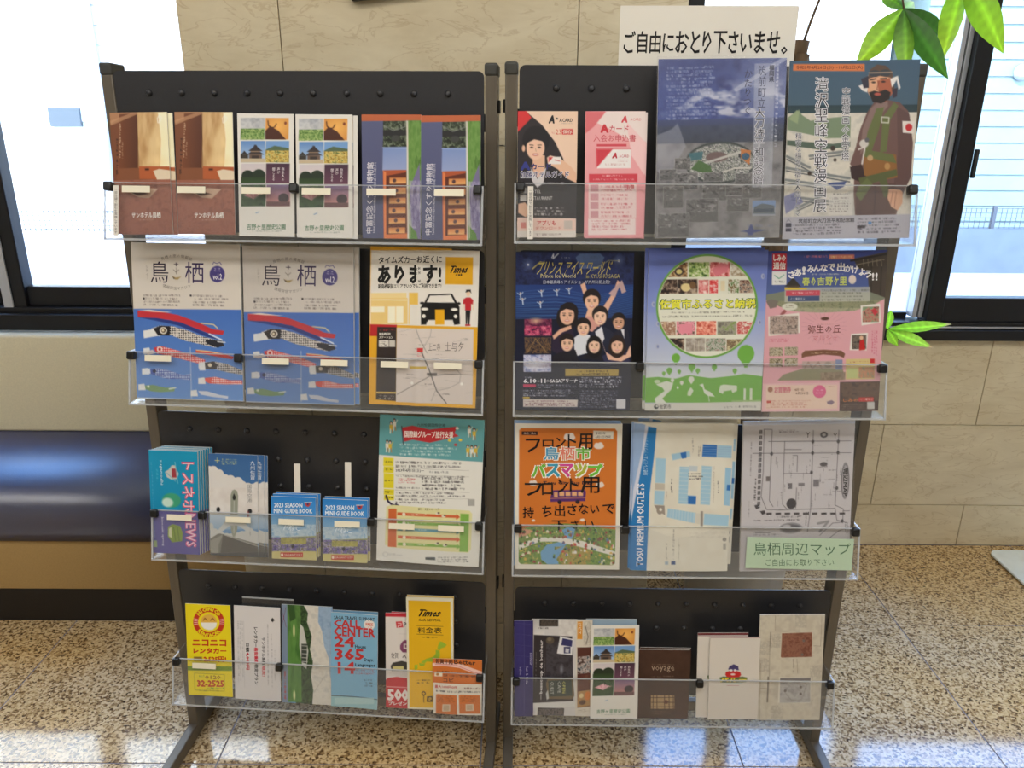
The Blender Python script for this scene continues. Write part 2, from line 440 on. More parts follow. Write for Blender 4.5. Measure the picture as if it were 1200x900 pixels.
MB().tube([(-3.96 + 7.1, -.04, .45), (-3.96 + 7.1, -.04, 2.6)], .035, 'pipe_grey').build('downpipe', h1)
h2 = house('garden_building', .3, 4.15, 9.2, 3.6, 'siding_white', 'low white building beyond the right window behind the plant', .3, 4.15)
h3 = house('siding_house', 4.40, 12, 9.0, 3.6, 'siding_blue', 'pale blue house with horizontal siding at the right', 4.40, 12)
MB().dome((5.5 - 8.2, -.01, 1.87 + .06), .085, .07, 'pipe_grey', 14).build('vent_hood', h3)
def low_fence(x0, x1, y, zb, lab, km='concrete'):
    t = empty('mesh_fence', ((x0 + x1) / 2, y, -.06), label=lab, cat='fence'); cx = (x0 + x1) / 2
    MB().box(x0 - cx, x1 - cx, 0, .12, 0, zb + .06, km).build('kerb_wall', t)
    b = MB(); n = int((x1 - x0) / .05)
    for k in range(n + 1):
        x = x0 - cx + (x1 - x0) * k / n; b.box(x - .002, x + .002, .05, .055, zb + .06, zb + .26, 'fence_wire')
    for k in range(5): b.box(x0 - cx, x1 - cx, .048, .056, zb + .072 + .045 * k, zb + .077 + .045 * k, 'fence_wire')
    b.build('wire_mesh', t)
    for k in range(int((x1 - x0) / 1.2) + 1):
        MB().box(x0 - cx + 1.2 * k - .015, x0 - cx + 1.2 * k + .015, .04, .07, zb + .06, zb + .28, 'fence_wire').build('post', t)
low_fence(-12, -.3, 7.3, .33, 'low wire mesh fence on kerb outside the left window', 'concrete_overexposed')
low_fence(-.1, 10, 7.6, .37, 'low wire mesh fence on kerb outside the right window')
# ---------------------------------------------------------------- leaflet stands
RK = [dict(p=(-.38809, 1.39920), yaw=-.067832, lean=.039396, hs=[1.15786, .84908, .51828, .16866], W=.71307, wt=.6727, off=.0034),
      dict(p=(.34294, 1.38577), yaw=-.009474, lean=.016472, hs=[1.16606, .85160, .51605, .15645], W=.71561, wt=.6774, off=-.0015)]
DD = [.0987, .0951, .0931, .0924]; LIP = [.0956, .0951, .0972, .0968]; LB = .0243
HR = 1.45307
def rack_xf(k):
    l = RK[k]['lean']; cl_, sl_ = math.cos(l), math.sin(l)
    return lambda u, w, v: (u, v * sl_ - w * cl_, v * cl_ + w * sl_)      # boxes are given as (u, w, v)
def rack_axes(k):
    yw = RK[k]['yaw']; l = RK[k]['lean']
    u = Vector((math.cos(yw), math.sin(yw), 0)); back = Vector((-math.sin(yw), math.cos(yw), 0))
    v = Vector((0, 0, math.cos(l))) + back * math.sin(l); w = Vector((0, 0, math.sin(l))) - back * math.cos(l)
    return Vector((*RK[k]['p'], 0)), u, v, w

CLIPS = {(0, 0): [-.325, .009, .33], (0, 1): [-.328, -.121, .33], (0, 2): [-.327, -.228, .115, .329], (0, 3): [-.324, -.099, .329],
         (1, 0): [-.33, .328], (1, 1): [-.11, .328], (1, 2): [-.329, -.119, .328], (1, 3): [-.33, .055, .327]}
STRIPS = {(0, 0): [-.274, -.174, -.058, .049, .163, .281], (0, 1): [-.276, -.05, .061, .174, .273],
          (0, 2): [-.275, -.154, -.046, .067, .176, .274], (0, 3): [-.263]}
peg_me = MB().dome((0, 0, 0), .0062, .0055, 'board', 12).mesh('peg')
RACKS = []
for k in range(2):
    d = RK[k]; xf = rack_xf(k)
    lab = ['black leaflet stand on the left, with fuller leaflet trays', 'black leaflet stand on the right, with posters and maps in its trays'][k]
    rk = empty('leaflet_stand', (*d['p'], 0), d['yaw'], label=lab, cat='display stand', group='leaflet stands')
    RACKS.append(rk)
    Wh = d['W'] / 2
    for s in (-1, 1):
        a, b = sorted((s * Wh, s * (Wh - .0215)))
        q = MB(xf).box(a, b, -.045, 0, .034, HR - .016, 'pole', .002).build('pole', rk)
        MB(xf).box(a - .001, b + .001, -.047, .002, HR - .018, HR + .004, 'pole_cap', .0045, 3).build('pole_cap', q)
        for hz in (1.375, .42):
            MB(xf).box(s * Wh - (.004 if s < 0 else 0), s * Wh + (.004 if s > 0 else 0), -.03, -.012, hz, hz + .022, 'black_plastic', .001).build('bolt', q)
        f = MB()
        f.box(a, b, -.30, .13, .006, .036, 'pole', .003)
        f.build('foot_bar', rk)
        for yy in (-.29, .12):
            MB().box(a + .002, b - .002, yy - .012, yy + .012, 0, .0065, 'black_plastic', .001).build('foot_pad', rk)
    MB(xf).box(-Wh + .022, Wh - .022, -.034, -.018, .10, .125, 'pole', .002).build('cross_bar', rk)
    for i in range(4):
        h = d['hs'][i]; top = h + [.2855, .286, .284, .272][i]; bot = h + .003
        b = MB(xf)
        pts = []
        r = .010
        for cx, cy, a0 in ((.3335 - r, top - r, 0), (-.3335 + r, top - r, 90), (-.3335 + r, bot + r, 180), (.3335 - r, bot + r, 270)):
            for j in range(5):
                a = math.radians(a0 + 22.5 * j); pts.append((cx + r * math.cos(a), cy + r * math.sin(a)))
        b.prism(pts, -.003, -.0005, 'board', 'xz')
        bd = b.build('board', rk)
        l = d['lean']
        for rr in range(3 if i else 2):
            for c in range(10):
                o = link('peg', peg_me, bd); P = xf(-.27 + .06 * c, -.0006, top - .037 - .0592 * rr)
                o.location = P; o.rotation_euler = (-l, 0, 0)
        for s in (-1, 1):
            for zz in (top - .07, bot + .05):
                u0, u1 = sorted((s * .3305, s * (Wh - .021)))
                MB(xf).box(u0, u1, -.02, -.003, zz - .03, zz, 'black_plastic', .001).build('bracket', bd)
        # clear tray
        dp, lp, hw, of = DD[i], LIP[i], d['wt'] / 2, d['off']
        t = MB(xf)
        th = .003
        t.box(of - hw, of + hw, 0, dp, h - th, h, 'acrylic')
        t.prism([(dp, h), (dp - th, h), (dp - th - LB, h + lp - .0015), (dp - LB, h + lp - .0015)], of - hw, of + hw, 'acrylic', 'yz')
        for s in (-1, 1):
            u0, u1 = sorted((of + s * hw, of + s * (hw - th)))
            t.prism([(.001, h), (dp - th - .0002, h), (dp - th - LB - .0002, h + lp - .0015), (.001, h + lp - .0015)], u0, u1, 'acrylic', 'yz')
        tr = t.build('tray', rk, label='clear acrylic tray')
        e = MB(xf)
        e.prism([(dp - LB, h + lp - .0015), (dp - th - LB, h + lp - .0015), (dp - th - LB, h + lp), (dp - LB, h + lp)], of - hw, of + hw, 'acrylic_edge', 'yz')
        e.box(of - hw, of + hw, dp - .0005, dp + .0006, h - th, h + .0008, 'acrylic_edge')
        for s in (-1, 1):
            u0, u1 = sorted((of + s * (hw + .0004), of + s * (hw - th)))
            e.prism([(dp + .0006, h - th), (dp - .0016, h - th), (dp - .0016 - LB, h + lp), (dp + .0006 - LB, h + lp)], u0, u1, 'acrylic_edge', 'yz')
            e.box(u0, u1, 0, dp - LB, h + lp - .0014, h + lp, 'acrylic')
        e.build('tray_edge', tr)
        cl_ang = math.atan2(LB, lp)
        def onlip(u0, u1, s0, s1, m, name, out=.0006, inn=0.0, bev=.0):
            def X(u, w, v):      # w: out of the lip, v: along the lip
                ww = dp - v * math.sin(cl_ang) + w * math.cos(cl_ang); vv = h + v * math.cos(cl_ang) + w * math.sin(cl_ang)
                return xf(u, ww, vv)
            return MB(X).box(u0, u1, -inn, out, s0, s1, m, bev, 2).build(name, tr)
        for u in CLIPS[(k, i)]:
            onlip(u - .0075, u + .0075, lp - .012, lp + .004, 'black_plastic', 'tray_clip', .006, .009, .003)
        for u in STRIPS.get((k, i), []):
            onlip(u - .0255, u + .0255, .081, .0925, 'sticker', 'label_strip', .0009, -.0001, .0)

# ---------------------------------------------------------------- printed matter
KALB = 1.0
def vnoise(X, Y, seed=0):
    xi = np.floor(X).astype(np.int64); yi = np.floor(Y).astype(np.int64); fx = X - xi; fy = Y - yi
    fx = fx * fx * (3 - 2 * fx); fy = fy * fy * (3 - 2 * fy)
    def h(a, b):
        n = (a * 374761393 + b * 668265263 + seed * 974634777) & 0xffffffff
        n = ((n ^ (n >> 13)) * 1274126177) & 0xffffffff
        return ((n ^ (n >> 16)) & 0xffff) / 65535.0
    return (h(xi, yi) * (1 - fx) + h(xi + 1, yi) * fx) * (1 - fy) + (h(xi, yi + 1) * (1 - fx) + h(xi + 1, yi + 1) * fx) * fy
def fbm(X, Y, seed=0): return (vnoise(X, Y, seed) * .5 + vnoise(X * 2.1, Y * 2.1, seed + 1) * .3 + vnoise(X * 4.3, Y * 4.3, seed + 2) * .2)

_tc = {}
def glyphs(s, off):
    if (s, off) in _tc: return _tc[(s, off)]
    c = bpy.data.curves.new('t', 'FONT'); c.body = s; c.resolution_u = 1; c.offset = off
    o = bpy.data.objects.new('t', c); COL.objects.link(o)
    ev = o.evaluated_get(bpy.context.evaluated_depsgraph_get()); m = ev.to_mesh()
    co = np.zeros(len(m.vertices) * 3); m.vertices.foreach_get('co', co); co = co.reshape(-1, 3)[:, :2].copy()
    m.calc_loop_triangles()
    tri = np.zeros(len(m.loop_triangles) * 3, int); m.loop_triangles.foreach_get('vertices', tri); tri = tri.reshape(-1, 3).copy()
    ev.to_mesh_clear(); bpy.data.objects.remove(o); bpy.data.curves.remove(c)
    _tc[(s, off)] = (co, tri); return co, tri

class Paint:
    """colours for a printed face. Coordinates are free design units; the four corners name the sheet's corners in them."""
    def __init__(s, TL, TR, BR, BL, w, h, dpm=800, bend=None, base=(225, 220, 212)):
        s.q = [np.array(p, float) for p in (TL, TR, BR, BL)]; s.w, s.h = w, h; s.bend = bend or (lambda a, b: 0 * a)
        s.nx = max(8, int(w * dpm)); s.ny = max(8, int(h * dpm))
        S, Tt = np.meshgrid(np.linspace(0, 1, s.nx + 1), np.linspace(0, 1, s.ny + 1))
        s.gs, s.gt = S, Tt
        s.X, s.Y = s.fwd(S, Tt)
        s.img = np.zeros((s.ny + 1, s.nx + 1, 3)) + np.array(base, float)
        s.aa = max(abs(s.q[1][0] - s.q[0][0]) / s.nx, 1e-6)
        s.cl = None; s.tx = []; s.lay = 0
    def fwd(s, a, b):
        TL, TR, BR, BL = s.q
        P = [TL[i] * (1 - a) * (1 - b) + TR[i] * a * (1 - b) + BR[i] * a * b + BL[i] * (1 - a) * b for i in (0, 1)]
        return P[0], P[1]
    def inv(s, x, y):
        a = np.full_like(x, .5); b = np.full_like(x, .5); TL, TR, BR, BL = s.q
        for _ in range(6):
            fx, fy = s.fwd(a, b); rx, ry = x - fx, y - fy
            ax = [(TR[i] - TL[i]) * (1 - b) + (BR[i] - BL[i]) * b for i in (0, 1)]
            bx = [(BL[i] - TL[i]) * (1 - a) + (BR[i] - TR[i]) * a for i in (0, 1)]
            D = ax[0] * bx[1] - ax[1] * bx[0]
            a = a + (rx * bx[1] - ry * bx[0]) / D; b = b + (ry * ax[0] - rx * ax[1]) / D
        return a, b
    # masks
    def mR(s, x0, y0, x1, y1):
        c = lambda v: np.clip(v / s.aa + .5, 0, 1)
        return c(s.X - x0) * c(x1 - s.X) * c(s.Y - y0) * c(y1 - s.Y)
    def mE(s, cx, cy, rx, ry, soft=1.0):
        r = np.sqrt(((s.X - cx) / rx) ** 2 + ((s.Y - cy) / ry) ** 2)
        return np.clip((1 - r) * min(rx, ry) / (s.aa * soft) + .5, 0, 1)
    def mP(s, pts):
        pts = np.array(pts, float); xa, ya = pts.min(0) - 3 * s.aa; xb, yb = pts.max(0) + 3 * s.aa
        out = np.zeros_like(s.X); sel = (s.X >= xa) & (s.X <= xb) & (s.Y >= ya) & (s.Y <= yb)
        x, y = s.X[sel], s.Y[sel]
        if x.size == 0: return out
        ins = np.zeros(x.shape, bool); dist = np.full(x.shape, 1e9)
        for (ax, ay), (bx, by) in zip(pts, np.roll(pts, -1, 0)):
            if ay != by:
                cnd = ((ay > y) != (by > y)) & (x < (bx - ax) * (y - ay) / (by - ay) + ax); ins ^= cnd
            ex, ey = bx - ax, by - ay; L2 = ex * ex + ey * ey + 1e-12
            t = np.clip(((x - ax) * ex + (y - ay) * ey) / L2, 0, 1)
            dist = np.minimum(dist, np.hypot(x - ax - t * ex, y - ay - t * ey))
        out[sel] = np.clip(np.where(ins, dist, -dist) / s.aa + .5, 0, 1); return out
    def mL(s, pts, w):
        dist = np.full(s.X.shape, 1e9); pts = np.array(pts, float)
        for (ax, ay), (bx, by) in zip(pts[:-1], pts[1:]):
            ex, ey = bx - ax, by - ay; L2 = ex * ex + ey * ey + 1e-12
            t = np.clip(((s.X - ax) * ex + (s.Y - ay) * ey) / L2, 0, 1)
            dist = np.minimum(dist, np.hypot(s.X - ax - t * ex, s.Y - ay - t * ey))
        return np.clip((w / 2 - dist) / s.aa + .5, 0, 1)
    def put(s, m, c, a=1.0):
        if s.cl is not None: m = m * s.cl
        m = (m * a)[..., None]; s.img = s.img * (1 - m) + np.asarray(c, float) * m; return s
    def R(s, x0, y0, x1, y1, c, c2=None, ax='y', a=1.0):
        m = s.mR(x0, y0, x1, y1)
        if c2 is not None:
            t = (s.Y - y0) / (y1 - y0) if ax == 'y' else (s.X - x0) / (x1 - x0)
            t = np.clip(t, 0, 1)[..., None]; c = np.array(c, float) * (1 - t) + np.array(c2, float) * t
        return s.put(m, c, a)
    def E(s, cx, cy, rx, ry, c, a=1.0, soft=1.0): return s.put(s.mE(cx, cy, rx, ry, soft), c, a)
    def P(s, pts, c, a=1.0): return s.put(s.mP(pts), c, a)
    def L(s, pts, w, c, a=1.0): return s.put(s.mL(pts, w), c, a)
    def N(s, x0, y0, x1, y1, sc, cols, seed=0, a=1.0, sy=1.0):
        f = np.clip((fbm(s.X / sc, s.Y / (sc * sy), seed) - .25) / .5, 0, .999) * (len(cols) - 1)
        i = f.astype(int); t = (f - i)[..., None]; C = np.array(cols, float)
        return s.put(s.mR(x0, y0, x1, y1), C[i] * (1 - t) + C[np.minimum(i + 1, len(cols) - 1)] * t, a)
    def Mi(s, x0, y0, x1, y1, n, c, a=.6, seed=1, v=False, fill=.72):
        """small print: lines of unreadable marks"""
        X, Y = (s.Y, s.X) if v else (s.X, s.Y)
        if v: lo, hi, l0, l1 = y0, y1, x0, x1
        else: lo, hi, l0, l1 = x0, x1, y0, y1
        pitch = (l1 - l0) / n; ph = (Y - l0) / pitch; row = np.floor(ph); fr = ph - row
        ink = (fr > .18) & (fr < .82)
        u = (X - lo) / (pitch * .36)
        k = vnoise(u + row * 17.3, row * 9.1 + 0.5, seed) * .6 + vnoise(u * 2.3, Y / pitch * 3.1, seed + 5) * .4
        end = lo + (hi - lo) * (.8 + .2 * vnoise(row * 3.7, row * 0 + seed, 9)) if n > 1 else hi
        return s.put(s.mR(x0, y0, x1, y1) * ink * (X < end) * np.clip((k - (1 - fill) * 1.25) * 2.2, 0, 1), c, a)
    def T(s, t, x0, y0, x1, y1, c, off=0.0, rot=0, v=False, sh=0.0, lift=0):
        s.lay += 1
        c_ = tuple(c)
        if v:
            n = len(t); ch = (y1 - y0) / n
            for i, g in enumerate(t):
                if g in ' 　': continue
                co, tri = glyphs('｜' if g == 'ー' else g, 0)
                if len(co) == 0: continue
                x = x0 + (co[:, 0]) * (x1 - x0); y = y0 + i * ch + (.88 - co[:, 1]) * ch
                s._add(x, y, tri, c_, off * (x1 - x0))
            return s
        co, tri = glyphs(t, 0); mn, mx = co.min(0), co.max(0)
        bo = off * (((x1 - x0) if rot == 0 else (y1 - y0)) / (mx[0] - mn[0]) + ((y1 - y0) if rot == 0 else (x1 - x0)) / (mx[1] - mn[1])) * .5
        a = (co[:, 0] - mn[0]) / (mx[0] - mn[0]); b = (mx[1] - co[:, 1]) / (mx[1] - mn[1])
        a = a + sh * (1 - b)
        if sh: a = a / (1 + sh)
        if rot == 0: x = x0 + a * (x1 - x0); y = y0 + b * (y1 - y0)
        elif rot == 90: x = x0 + b * (x1 - x0); y = y1 - a * (y1 - y0)
        else: x = x1 - b * (x1 - x0); y = y0 + a * (y1 - y0)
        s._add(x, y, tri, c_, bo); return s
    def _add(s, x, y, tri, c, o):
        for q, (dx, dy) in enumerate([(0, 0)] if o <= 0 else [(0, 0), (.8, .8), (-.8, .8), (.8, -.8), (-.8, -.8)]):
            s.tx.append((x + dx * o, y + dy * o, tri, c, s.lay + q * .2))
    def arc(s, t, cx, cy, r, a0, a1, size, c, off=0.0, inside=False):
        """characters along an arc; angles in degrees, 0 = up, clockwise"""
        s.lay += 1; n = len(t)
        for i, g in enumerate(t):
            if g == ' ': continue
            A = math.radians(a0 + (a1 - a0) * (i + .5) / n); co, tri = glyphs(g, 0)
            lx = (co[:, 0] - (co[:, 0].max() + co[:, 0].min()) / 2) * size; ly = (co[:, 1] - .36) * size
            if inside: B = A + math.pi
            else: B = A
            x = cx + math.sin(A) * r + lx * math.cos(B) + ly * math.sin(B); y = cy - math.cos(A) * r + lx * math.sin(B) - ly * math.cos(B)
            s._add(x, y, tri, tuple(c), off * size)
        return s
    def mesh(s, name):
        w, h = s.w, s.h; nx, ny = s.nx, s.ny
        x = (s.gs - .5) * w; y = (1 - s.gt) * h; z = s.bend(s.gs, 1 - s.gt)
        V = [np.stack([x, y, z], -1).reshape(-1, 3)]
        C = [lin(np.clip(s.img, 0, 255)).reshape(-1, 3) * KALB]
        ii = (np.arange(ny)[:, None] * (nx + 1) + np.arange(nx)[None, :]).reshape(-1)
        quads = np.stack([ii, ii + nx + 1, ii + nx + 2, ii + 1], -1)
        nv = len(V[0]); tris = []
        for (tx, ty, tri, c, lay) in s.tx:
            a, b = s.inv(tx, ty); a = np.clip(a, 0, 1); b = np.clip(b, 0, 1)
            V.append(np.stack([(a - .5) * w, (1 - b) * h, s.bend(a, 1 - b) + .00008 + .000025 * lay], -1))
            C.append(np.tile(lin(c) * KALB, (len(a), 1))); tris.append(tri + nv); nv += len(a)
        V = np.concatenate(V); C = np.clip(np.concatenate(C), 0.002, .92)
        me = bpy.data.meshes.new(name)
        tris = np.concatenate(tris) if tris else np.zeros((0, 3), int)
        me.vertices.add(len(V)); me.vertices.foreach_set('co', V.astype(np.float32).ravel())
        nl = len(quads) * 4 + len(tris) * 3
        me.loops.add(nl); me.loops.foreach_set('vertex_index', np.concatenate([quads.ravel(), tris.ravel()]).astype(np.int32))
        me.polygons.add(len(quads) + len(tris))
        st = np.concatenate([np.arange(len(quads)) * 4, len(quads) * 4 + np.arange(len(tris)) * 3])
        me.polygons.foreach_set('loop_start', st.astype(np.int32))
        me.update(calc_edges=True); me.validate()
        at = me.color_attributes.new('Col', 'FLOAT_COLOR', 'POINT')
        at.data.foreach_set('color', np.concatenate([C, np.ones((len(C), 1))], 1).astype(np.float32).ravel())
        me.materials.append(MATS['print']); return me

def block_mesh(name, w, h, thick, bend, m='paper_edge', nx=14, ny=4, gap=.00035):
    bend = bend or (lambda a, b: 0 * a)
    S, Tt = np.meshgrid(np.linspace(0, 1, nx + 1), np.linspace(0, 1, ny + 1))
    x = (S - .5) * w; y = Tt * h; z = bend(S, Tt)
    F = np.stack([x, y, z - gap], -1).reshape(-1, 3); B = np.stack([x, y, z - gap - thick], -1).reshape(-1, 3)
    n = (nx + 1) * (ny + 1); faces = []
    for j in range(ny):
        for i in range(nx):
            a = j * (nx + 1) + i
            faces.append((a, a + 1, a + nx + 2, a + nx + 1)); faces.append((n + a, n + a + nx + 1, n + a + nx + 2, n + a + 1))
    for i in range(nx):
        a = i; faces.append((a, n + a, n + a + 1, a + 1)); a = ny * (nx + 1) + i; faces.append((a, a + 1, n + a + 1, n + a))
    for j in range(ny):
        a = j * (nx + 1); b = a + nx + 1; faces.append((a, b, n + b, n + a)); a += nx; b = a + nx + 1; faces.append((a, n + a, n + b, b))
    me = bpy.data.meshes.new(name); me.from_pydata(np.concatenate([F, B]).tolist(), [], faces); me.materials.append(MATS[m]); return me

SLP = .17
def tray_matrix(k, i, a, b, rot, n=0.0):
    O, u, v, w = rack_axes(k)
    B = (v - w * SLP).normalized(); N = u.cross(B)
    if N.dot(w) < 0: N = -N
    P = O + v * (RK[k]['hs'][i] + .004) + w * .078 + u * a + B * b + N * n
    r = math.radians(rot); c, s_ = math.cos(r), math.sin(r)
    U2 = u * c + B * s_; B2 = B * c - u * s_
    M = Matrix((U2, B2, N)).transposed().to_4x4(); M.translation = P; return M

def sheet(name, k, i, c, w, h, rot, paint, label, cat='leaflet', group=None, n=0.0, thick=.0012, bend=None, sleeve=None, page_label=None, cover_me=None, block_me=None):
    """one printed thing standing in tray i of stand k; c is its centre in the tray plane"""
    r = math.radians(rot)
    b0 = max(c[1] - h / 2 * math.cos(r), .001 + abs(math.sin(r)) * w / 2); a0 = c[0] + math.sin(r) * h / 2
    root = empty(name, label=label, cat=cat, group=group)
    root.matrix_world = tray_matrix(k, i, a0, b0, rot, n)
    if bend and paint: paint.bend = bend
    me = cover_me or paint.mesh(name + '_cover')
    link('cover', me, root)
    bm_ = block_me or (block_mesh(name + '_pages', w, h, thick, bend, nx=60, gap=.0009) if bend else block_mesh(name + '_pages', w, h, thick, None, nx=2, ny=2))
    link('pages', bm_, root)
    if sleeve:
        link('plastic_sleeve', block_mesh('plastic_sleeve', w + sleeve, h + sleeve * .7, .0002, bend, 'film', gap=-.0022), root, label='clear plastic sleeve')
    root['_k'] = 0; del root['_k']
    SH[name + str(len(SH))] = root
    return root
SH = {}
def copy_sheet(src, dx, dy, dz, label, rot=0.0):
    """another copy of a leaflet, with copies of its parts"""
    o = src.copy(); COL.objects.link(o); o['label'] = label
    o.matrix_world = src.matrix_world @ Matrix.Translation((dx, dy, dz)) @ Matrix.Rotation(math.radians(rot), 4, 'Z')
    for ch in list(src.children):
        c = ch.copy(); COL.objects.link(c); c.parent = o; c.matrix_parent_inverse = Matrix()
    return o
# ---------------------------------------------------------------- designs, read off in the units of enlarged views
W_ = (228, 224, 216)
def put(name, k, i, c, wh, rot, P_, label, **kw): return sheet(name, k, i, c, wh[0], wh[1], rot, P_, label, **kw)
TRI = (.100, .2095); A4 = (.210, .297)
def fold(amp): return lambda a, b: amp * np.sin(a * math.pi)
def curl(amp): return lambda a, b: amp * (a - .5) ** 2 * 4

# --- hotel leaflet
p = Paint((103, 292), (378, 298), (405, 850), (140, 848), .104, .2095)
p.R(0, 0, 500, 900, (150, 98, 70)).R(95, 285, 420, 610, (132, 80, 52))
p.P([(103, 292), (235, 292), (110, 345)], (176, 128, 92)).P([(103, 345), (190, 300), (150, 420), (140, 600), (110, 600)], (118, 70, 46), .7)
p.R(150, 300, 250, 545, (118, 68, 42), (84, 46, 30), 'x').P([(105, 330), (225, 292), (245, 292), (245, 300), (110, 350)], (196, 150, 112), .7)
p.P([(235, 292), (378, 292), (392, 545), (247, 545)], (196, 158, 108))
p.N(240, 292, 395, 545, 30, [(176, 132, 80), (206, 168, 116), (226, 196, 146)], 4, .6, 3)
p.P([(335, 300), (378, 296), (392, 545), (345, 545), (350, 420)], (252, 240, 206)).E(340, 440, 30, 60, (255, 232, 176), .6, 20).E(330, 520, 40, 20, (250, 220, 160), .6, 12)
p.P([(245, 538), (390, 542), (393, 600), (247, 596)], (178, 92, 50)).R(273, 548, 293, 557, (70, 34, 20))
p.P([(312, 560), (340, 552), (396, 560), (400, 618), (352, 626), (330, 600)], (226, 208, 180)).P([(330, 600), (352, 626), (400, 618), (400, 604)], (176, 150, 120))
p.R(100, 600, 500, 900, (158, 100, 80), (128, 76, 62)).N(100, 600, 500, 900, 18, [(140, 84, 66), (168, 108, 88), (120, 70, 56)], 7, .45)
p.P([(202, 658), (270, 636), (335, 642), (292, 684), (246, 680)], (196, 164, 138)).P([(206, 656), (250, 652), (290, 664), (240, 672)], (92, 60, 46))
p.Mi(148, 340, 160, 502, 1, (232, 206, 176), .8, 3, True).Mi(134, 410, 148, 572, 1, (46, 26, 18), .9, 5, True).Mi(160, 420, 172, 500, 1, (220, 190, 160), .6, 8, True)
p.L([(335, 345), (332, 325), (340, 312), (346, 320), (338, 345)], 3, (250, 244, 226)).L([(340, 345), (350, 335), (354, 320), (346, 318)], 3, (250, 244, 226))
p.T('サンホテル鳥栖', 212, 748, 347, 775, (250, 244, 236), .015).Mi(245, 778, 318, 786, 1, (240, 230, 214), .7)
A1 = put('leaflet', 0, 0, (-.268, .106), (.104, .2095), 1.0, p, 'brown hotel leaflet with glowing curtain, leftmost of the pair on the top left tray', group='brown hotel leaflets', n=.004)
copy_sheet(A1, .008, -.001, -.003, 'copy of the brown hotel leaflet showing as a strip behind the leftmost one')
copy_sheet(A1, .1135, -.0008, -.0005, 'brown hotel leaflet with glowing curtain, beside the white four-row photo leaflet', -1.0)

# --- history park leaflet
def park():
    p = Paint((25, 293), (283, 297), (293, 862), (45, 855), .100, .2095, base=(226, 222, 214))
    for (x0, x1, k) in ((42, 152, 0), (155, 262, 1)):
        for j, (y0, y1) in enumerate(((314, 412), (418, 516), (521, 612), (618, 718))):
            d = j * 3; a, b = x0 + d, x1 + d
            if k == 0 and j == 0: p.R(a, y0, b, y1, (168, 170, 176), (208, 208, 204)).N(a, y0, b, y0 + 45, 20, [(150, 152, 160), (214, 214, 212)], 2, .6).N(a, y0 + 48, b, y1, 7, [(70, 106, 44), (128, 160, 86), (170, 188, 120)], 3)
            if k == 1 and j == 0:
                p.cl = p.mR(a, y0, b, y1); p.R(a, y0, b, y1, (206, 136, 62)).E(a + 60, y0 + 40, 45, 40, (244, 186, 96), .9, 25).P([(a, y1), (a, y1 - 40), (a + 22, y1 - 62), (a + 60, y1 - 40), (a + 95, y1)], (74, 36, 20))
                p.L([(a + 12, y0 + 14), (a + 14, y0 + 34), (a + 26, y0 + 44), (a + 42, y0 + 42), (a + 50, y0 + 28)], 5, (74, 34, 18)).E(a + 92, y0 + 24, 6, 7, (130, 60, 30)); p.cl = None
            if k == 0 and j == 1:
                p.R(a, y0, b, y1, (96, 138, 196), (186, 206, 226)).R(a + 44, y0 + 40, a + 88, y0 + 84, (150, 124, 100)).P([(a + 34, y0 + 46), (a + 56, y0 + 28), (a + 62, y0 + 18), (a + 70, y0 + 18), (a + 76, y0 + 28), (a + 98, y0 + 46)], (54, 46, 46)).P([(a + 28, y0 + 62), (a + 44, y0 + 50), (a + 88, y0 + 50), (a + 106, y0 + 62)], (64, 54, 52)).R(a + 38, y0 + 62, a + 96, y0 + 82, (110, 88, 74)).R(a + 50, y0 + 66, a + 82, y0 + 80, (60, 50, 46)).P([(a + 2, y0 + 60), (a + 16, y0 + 44), (a + 30, y0 + 60)], (50, 44, 40)).R(a, y0 + 60, a + 34, y0 + 80, (60, 54, 46)).R(a, y0 + 80, b, y1, (196, 178, 148))
            if k == 1 and j == 1: p.R(a, y0, b, y1, (116, 158, 208)).P([(a, y0 + 40), (a + 40, y0 + 22), (b, y0 + 34), (b, y1), (a, y1)], (84, 104, 76)).N(a, y0 + 44, b, y1, 8, [(136, 112, 44), (196, 166, 76), (216, 196, 120), (110, 120, 60)], 6)
            if k == 0 and j == 2: p.R(a, y0, b, y1, (206, 196, 200), (220, 206, 200)).E(a + 30, y0 + 56, 28, 26, (34, 48, 34)).E(a + 80, y0 + 54, 30, 28, (38, 52, 36)).R(a, y0 + 62, b, y1, (44, 62, 36), (60, 84, 48))
            if k == 1 and j == 2:
                p.R(a, y0, b, y1, (68, 44, 62), (106, 66, 84)).T('弥生人の', a + 70, y0 + 18, a + 84, y0 + 82, (236, 226, 226), 0, 0, True).T('声が', a + 50, y0 + 18, a + 64, y0 + 48, (236, 226, 226), 0, 0, True).T('聞こえる', a + 28, y0 + 18, a + 42, y0 + 80, (236, 226, 226), 0, 0, True)
            if k == 0 and j == 3:
                p.N(a, y0, b, y1, 10, [(34, 54, 34), (62, 90, 54), (44, 66, 44)], 9)
                for t in range(-3, 4): p.P([(a + 55, y0 + 66), (a + 55 + t * 13 - 8, y0 + 36 - abs(t) * -4), (a + 55 + t * 11, y0 + 22 + abs(t) * 7), (a + 55 + t * 13 + 8, y0 + 40)], (226, 160, 172) if t % 2 else (240, 190, 196))
            if k == 1 and j == 3: p.R(a, y0, b, y1, (120, 98, 134), (206, 140, 128)).E(a + 78, y0 + 62, 24, 22, (56, 42, 48)).R(a, y0 + 78, b, y1, (104, 72, 74))
    p.T('吉野ヶ里歴史公園', 78, 800, 252, 826, (72, 128, 88), .012).Mi(98, 829, 238, 838, 1, (90, 110, 100), .7)
    p.L([(118, 750), (132, 744)], 3, (90, 140, 190))
    return p
B1 = put('leaflet', 0, 0, (-.044, .106), TRI, -.4, park(), 'white leaflet with eight small photos, third in the top left tray', group='white history park leaflets', n=.001)
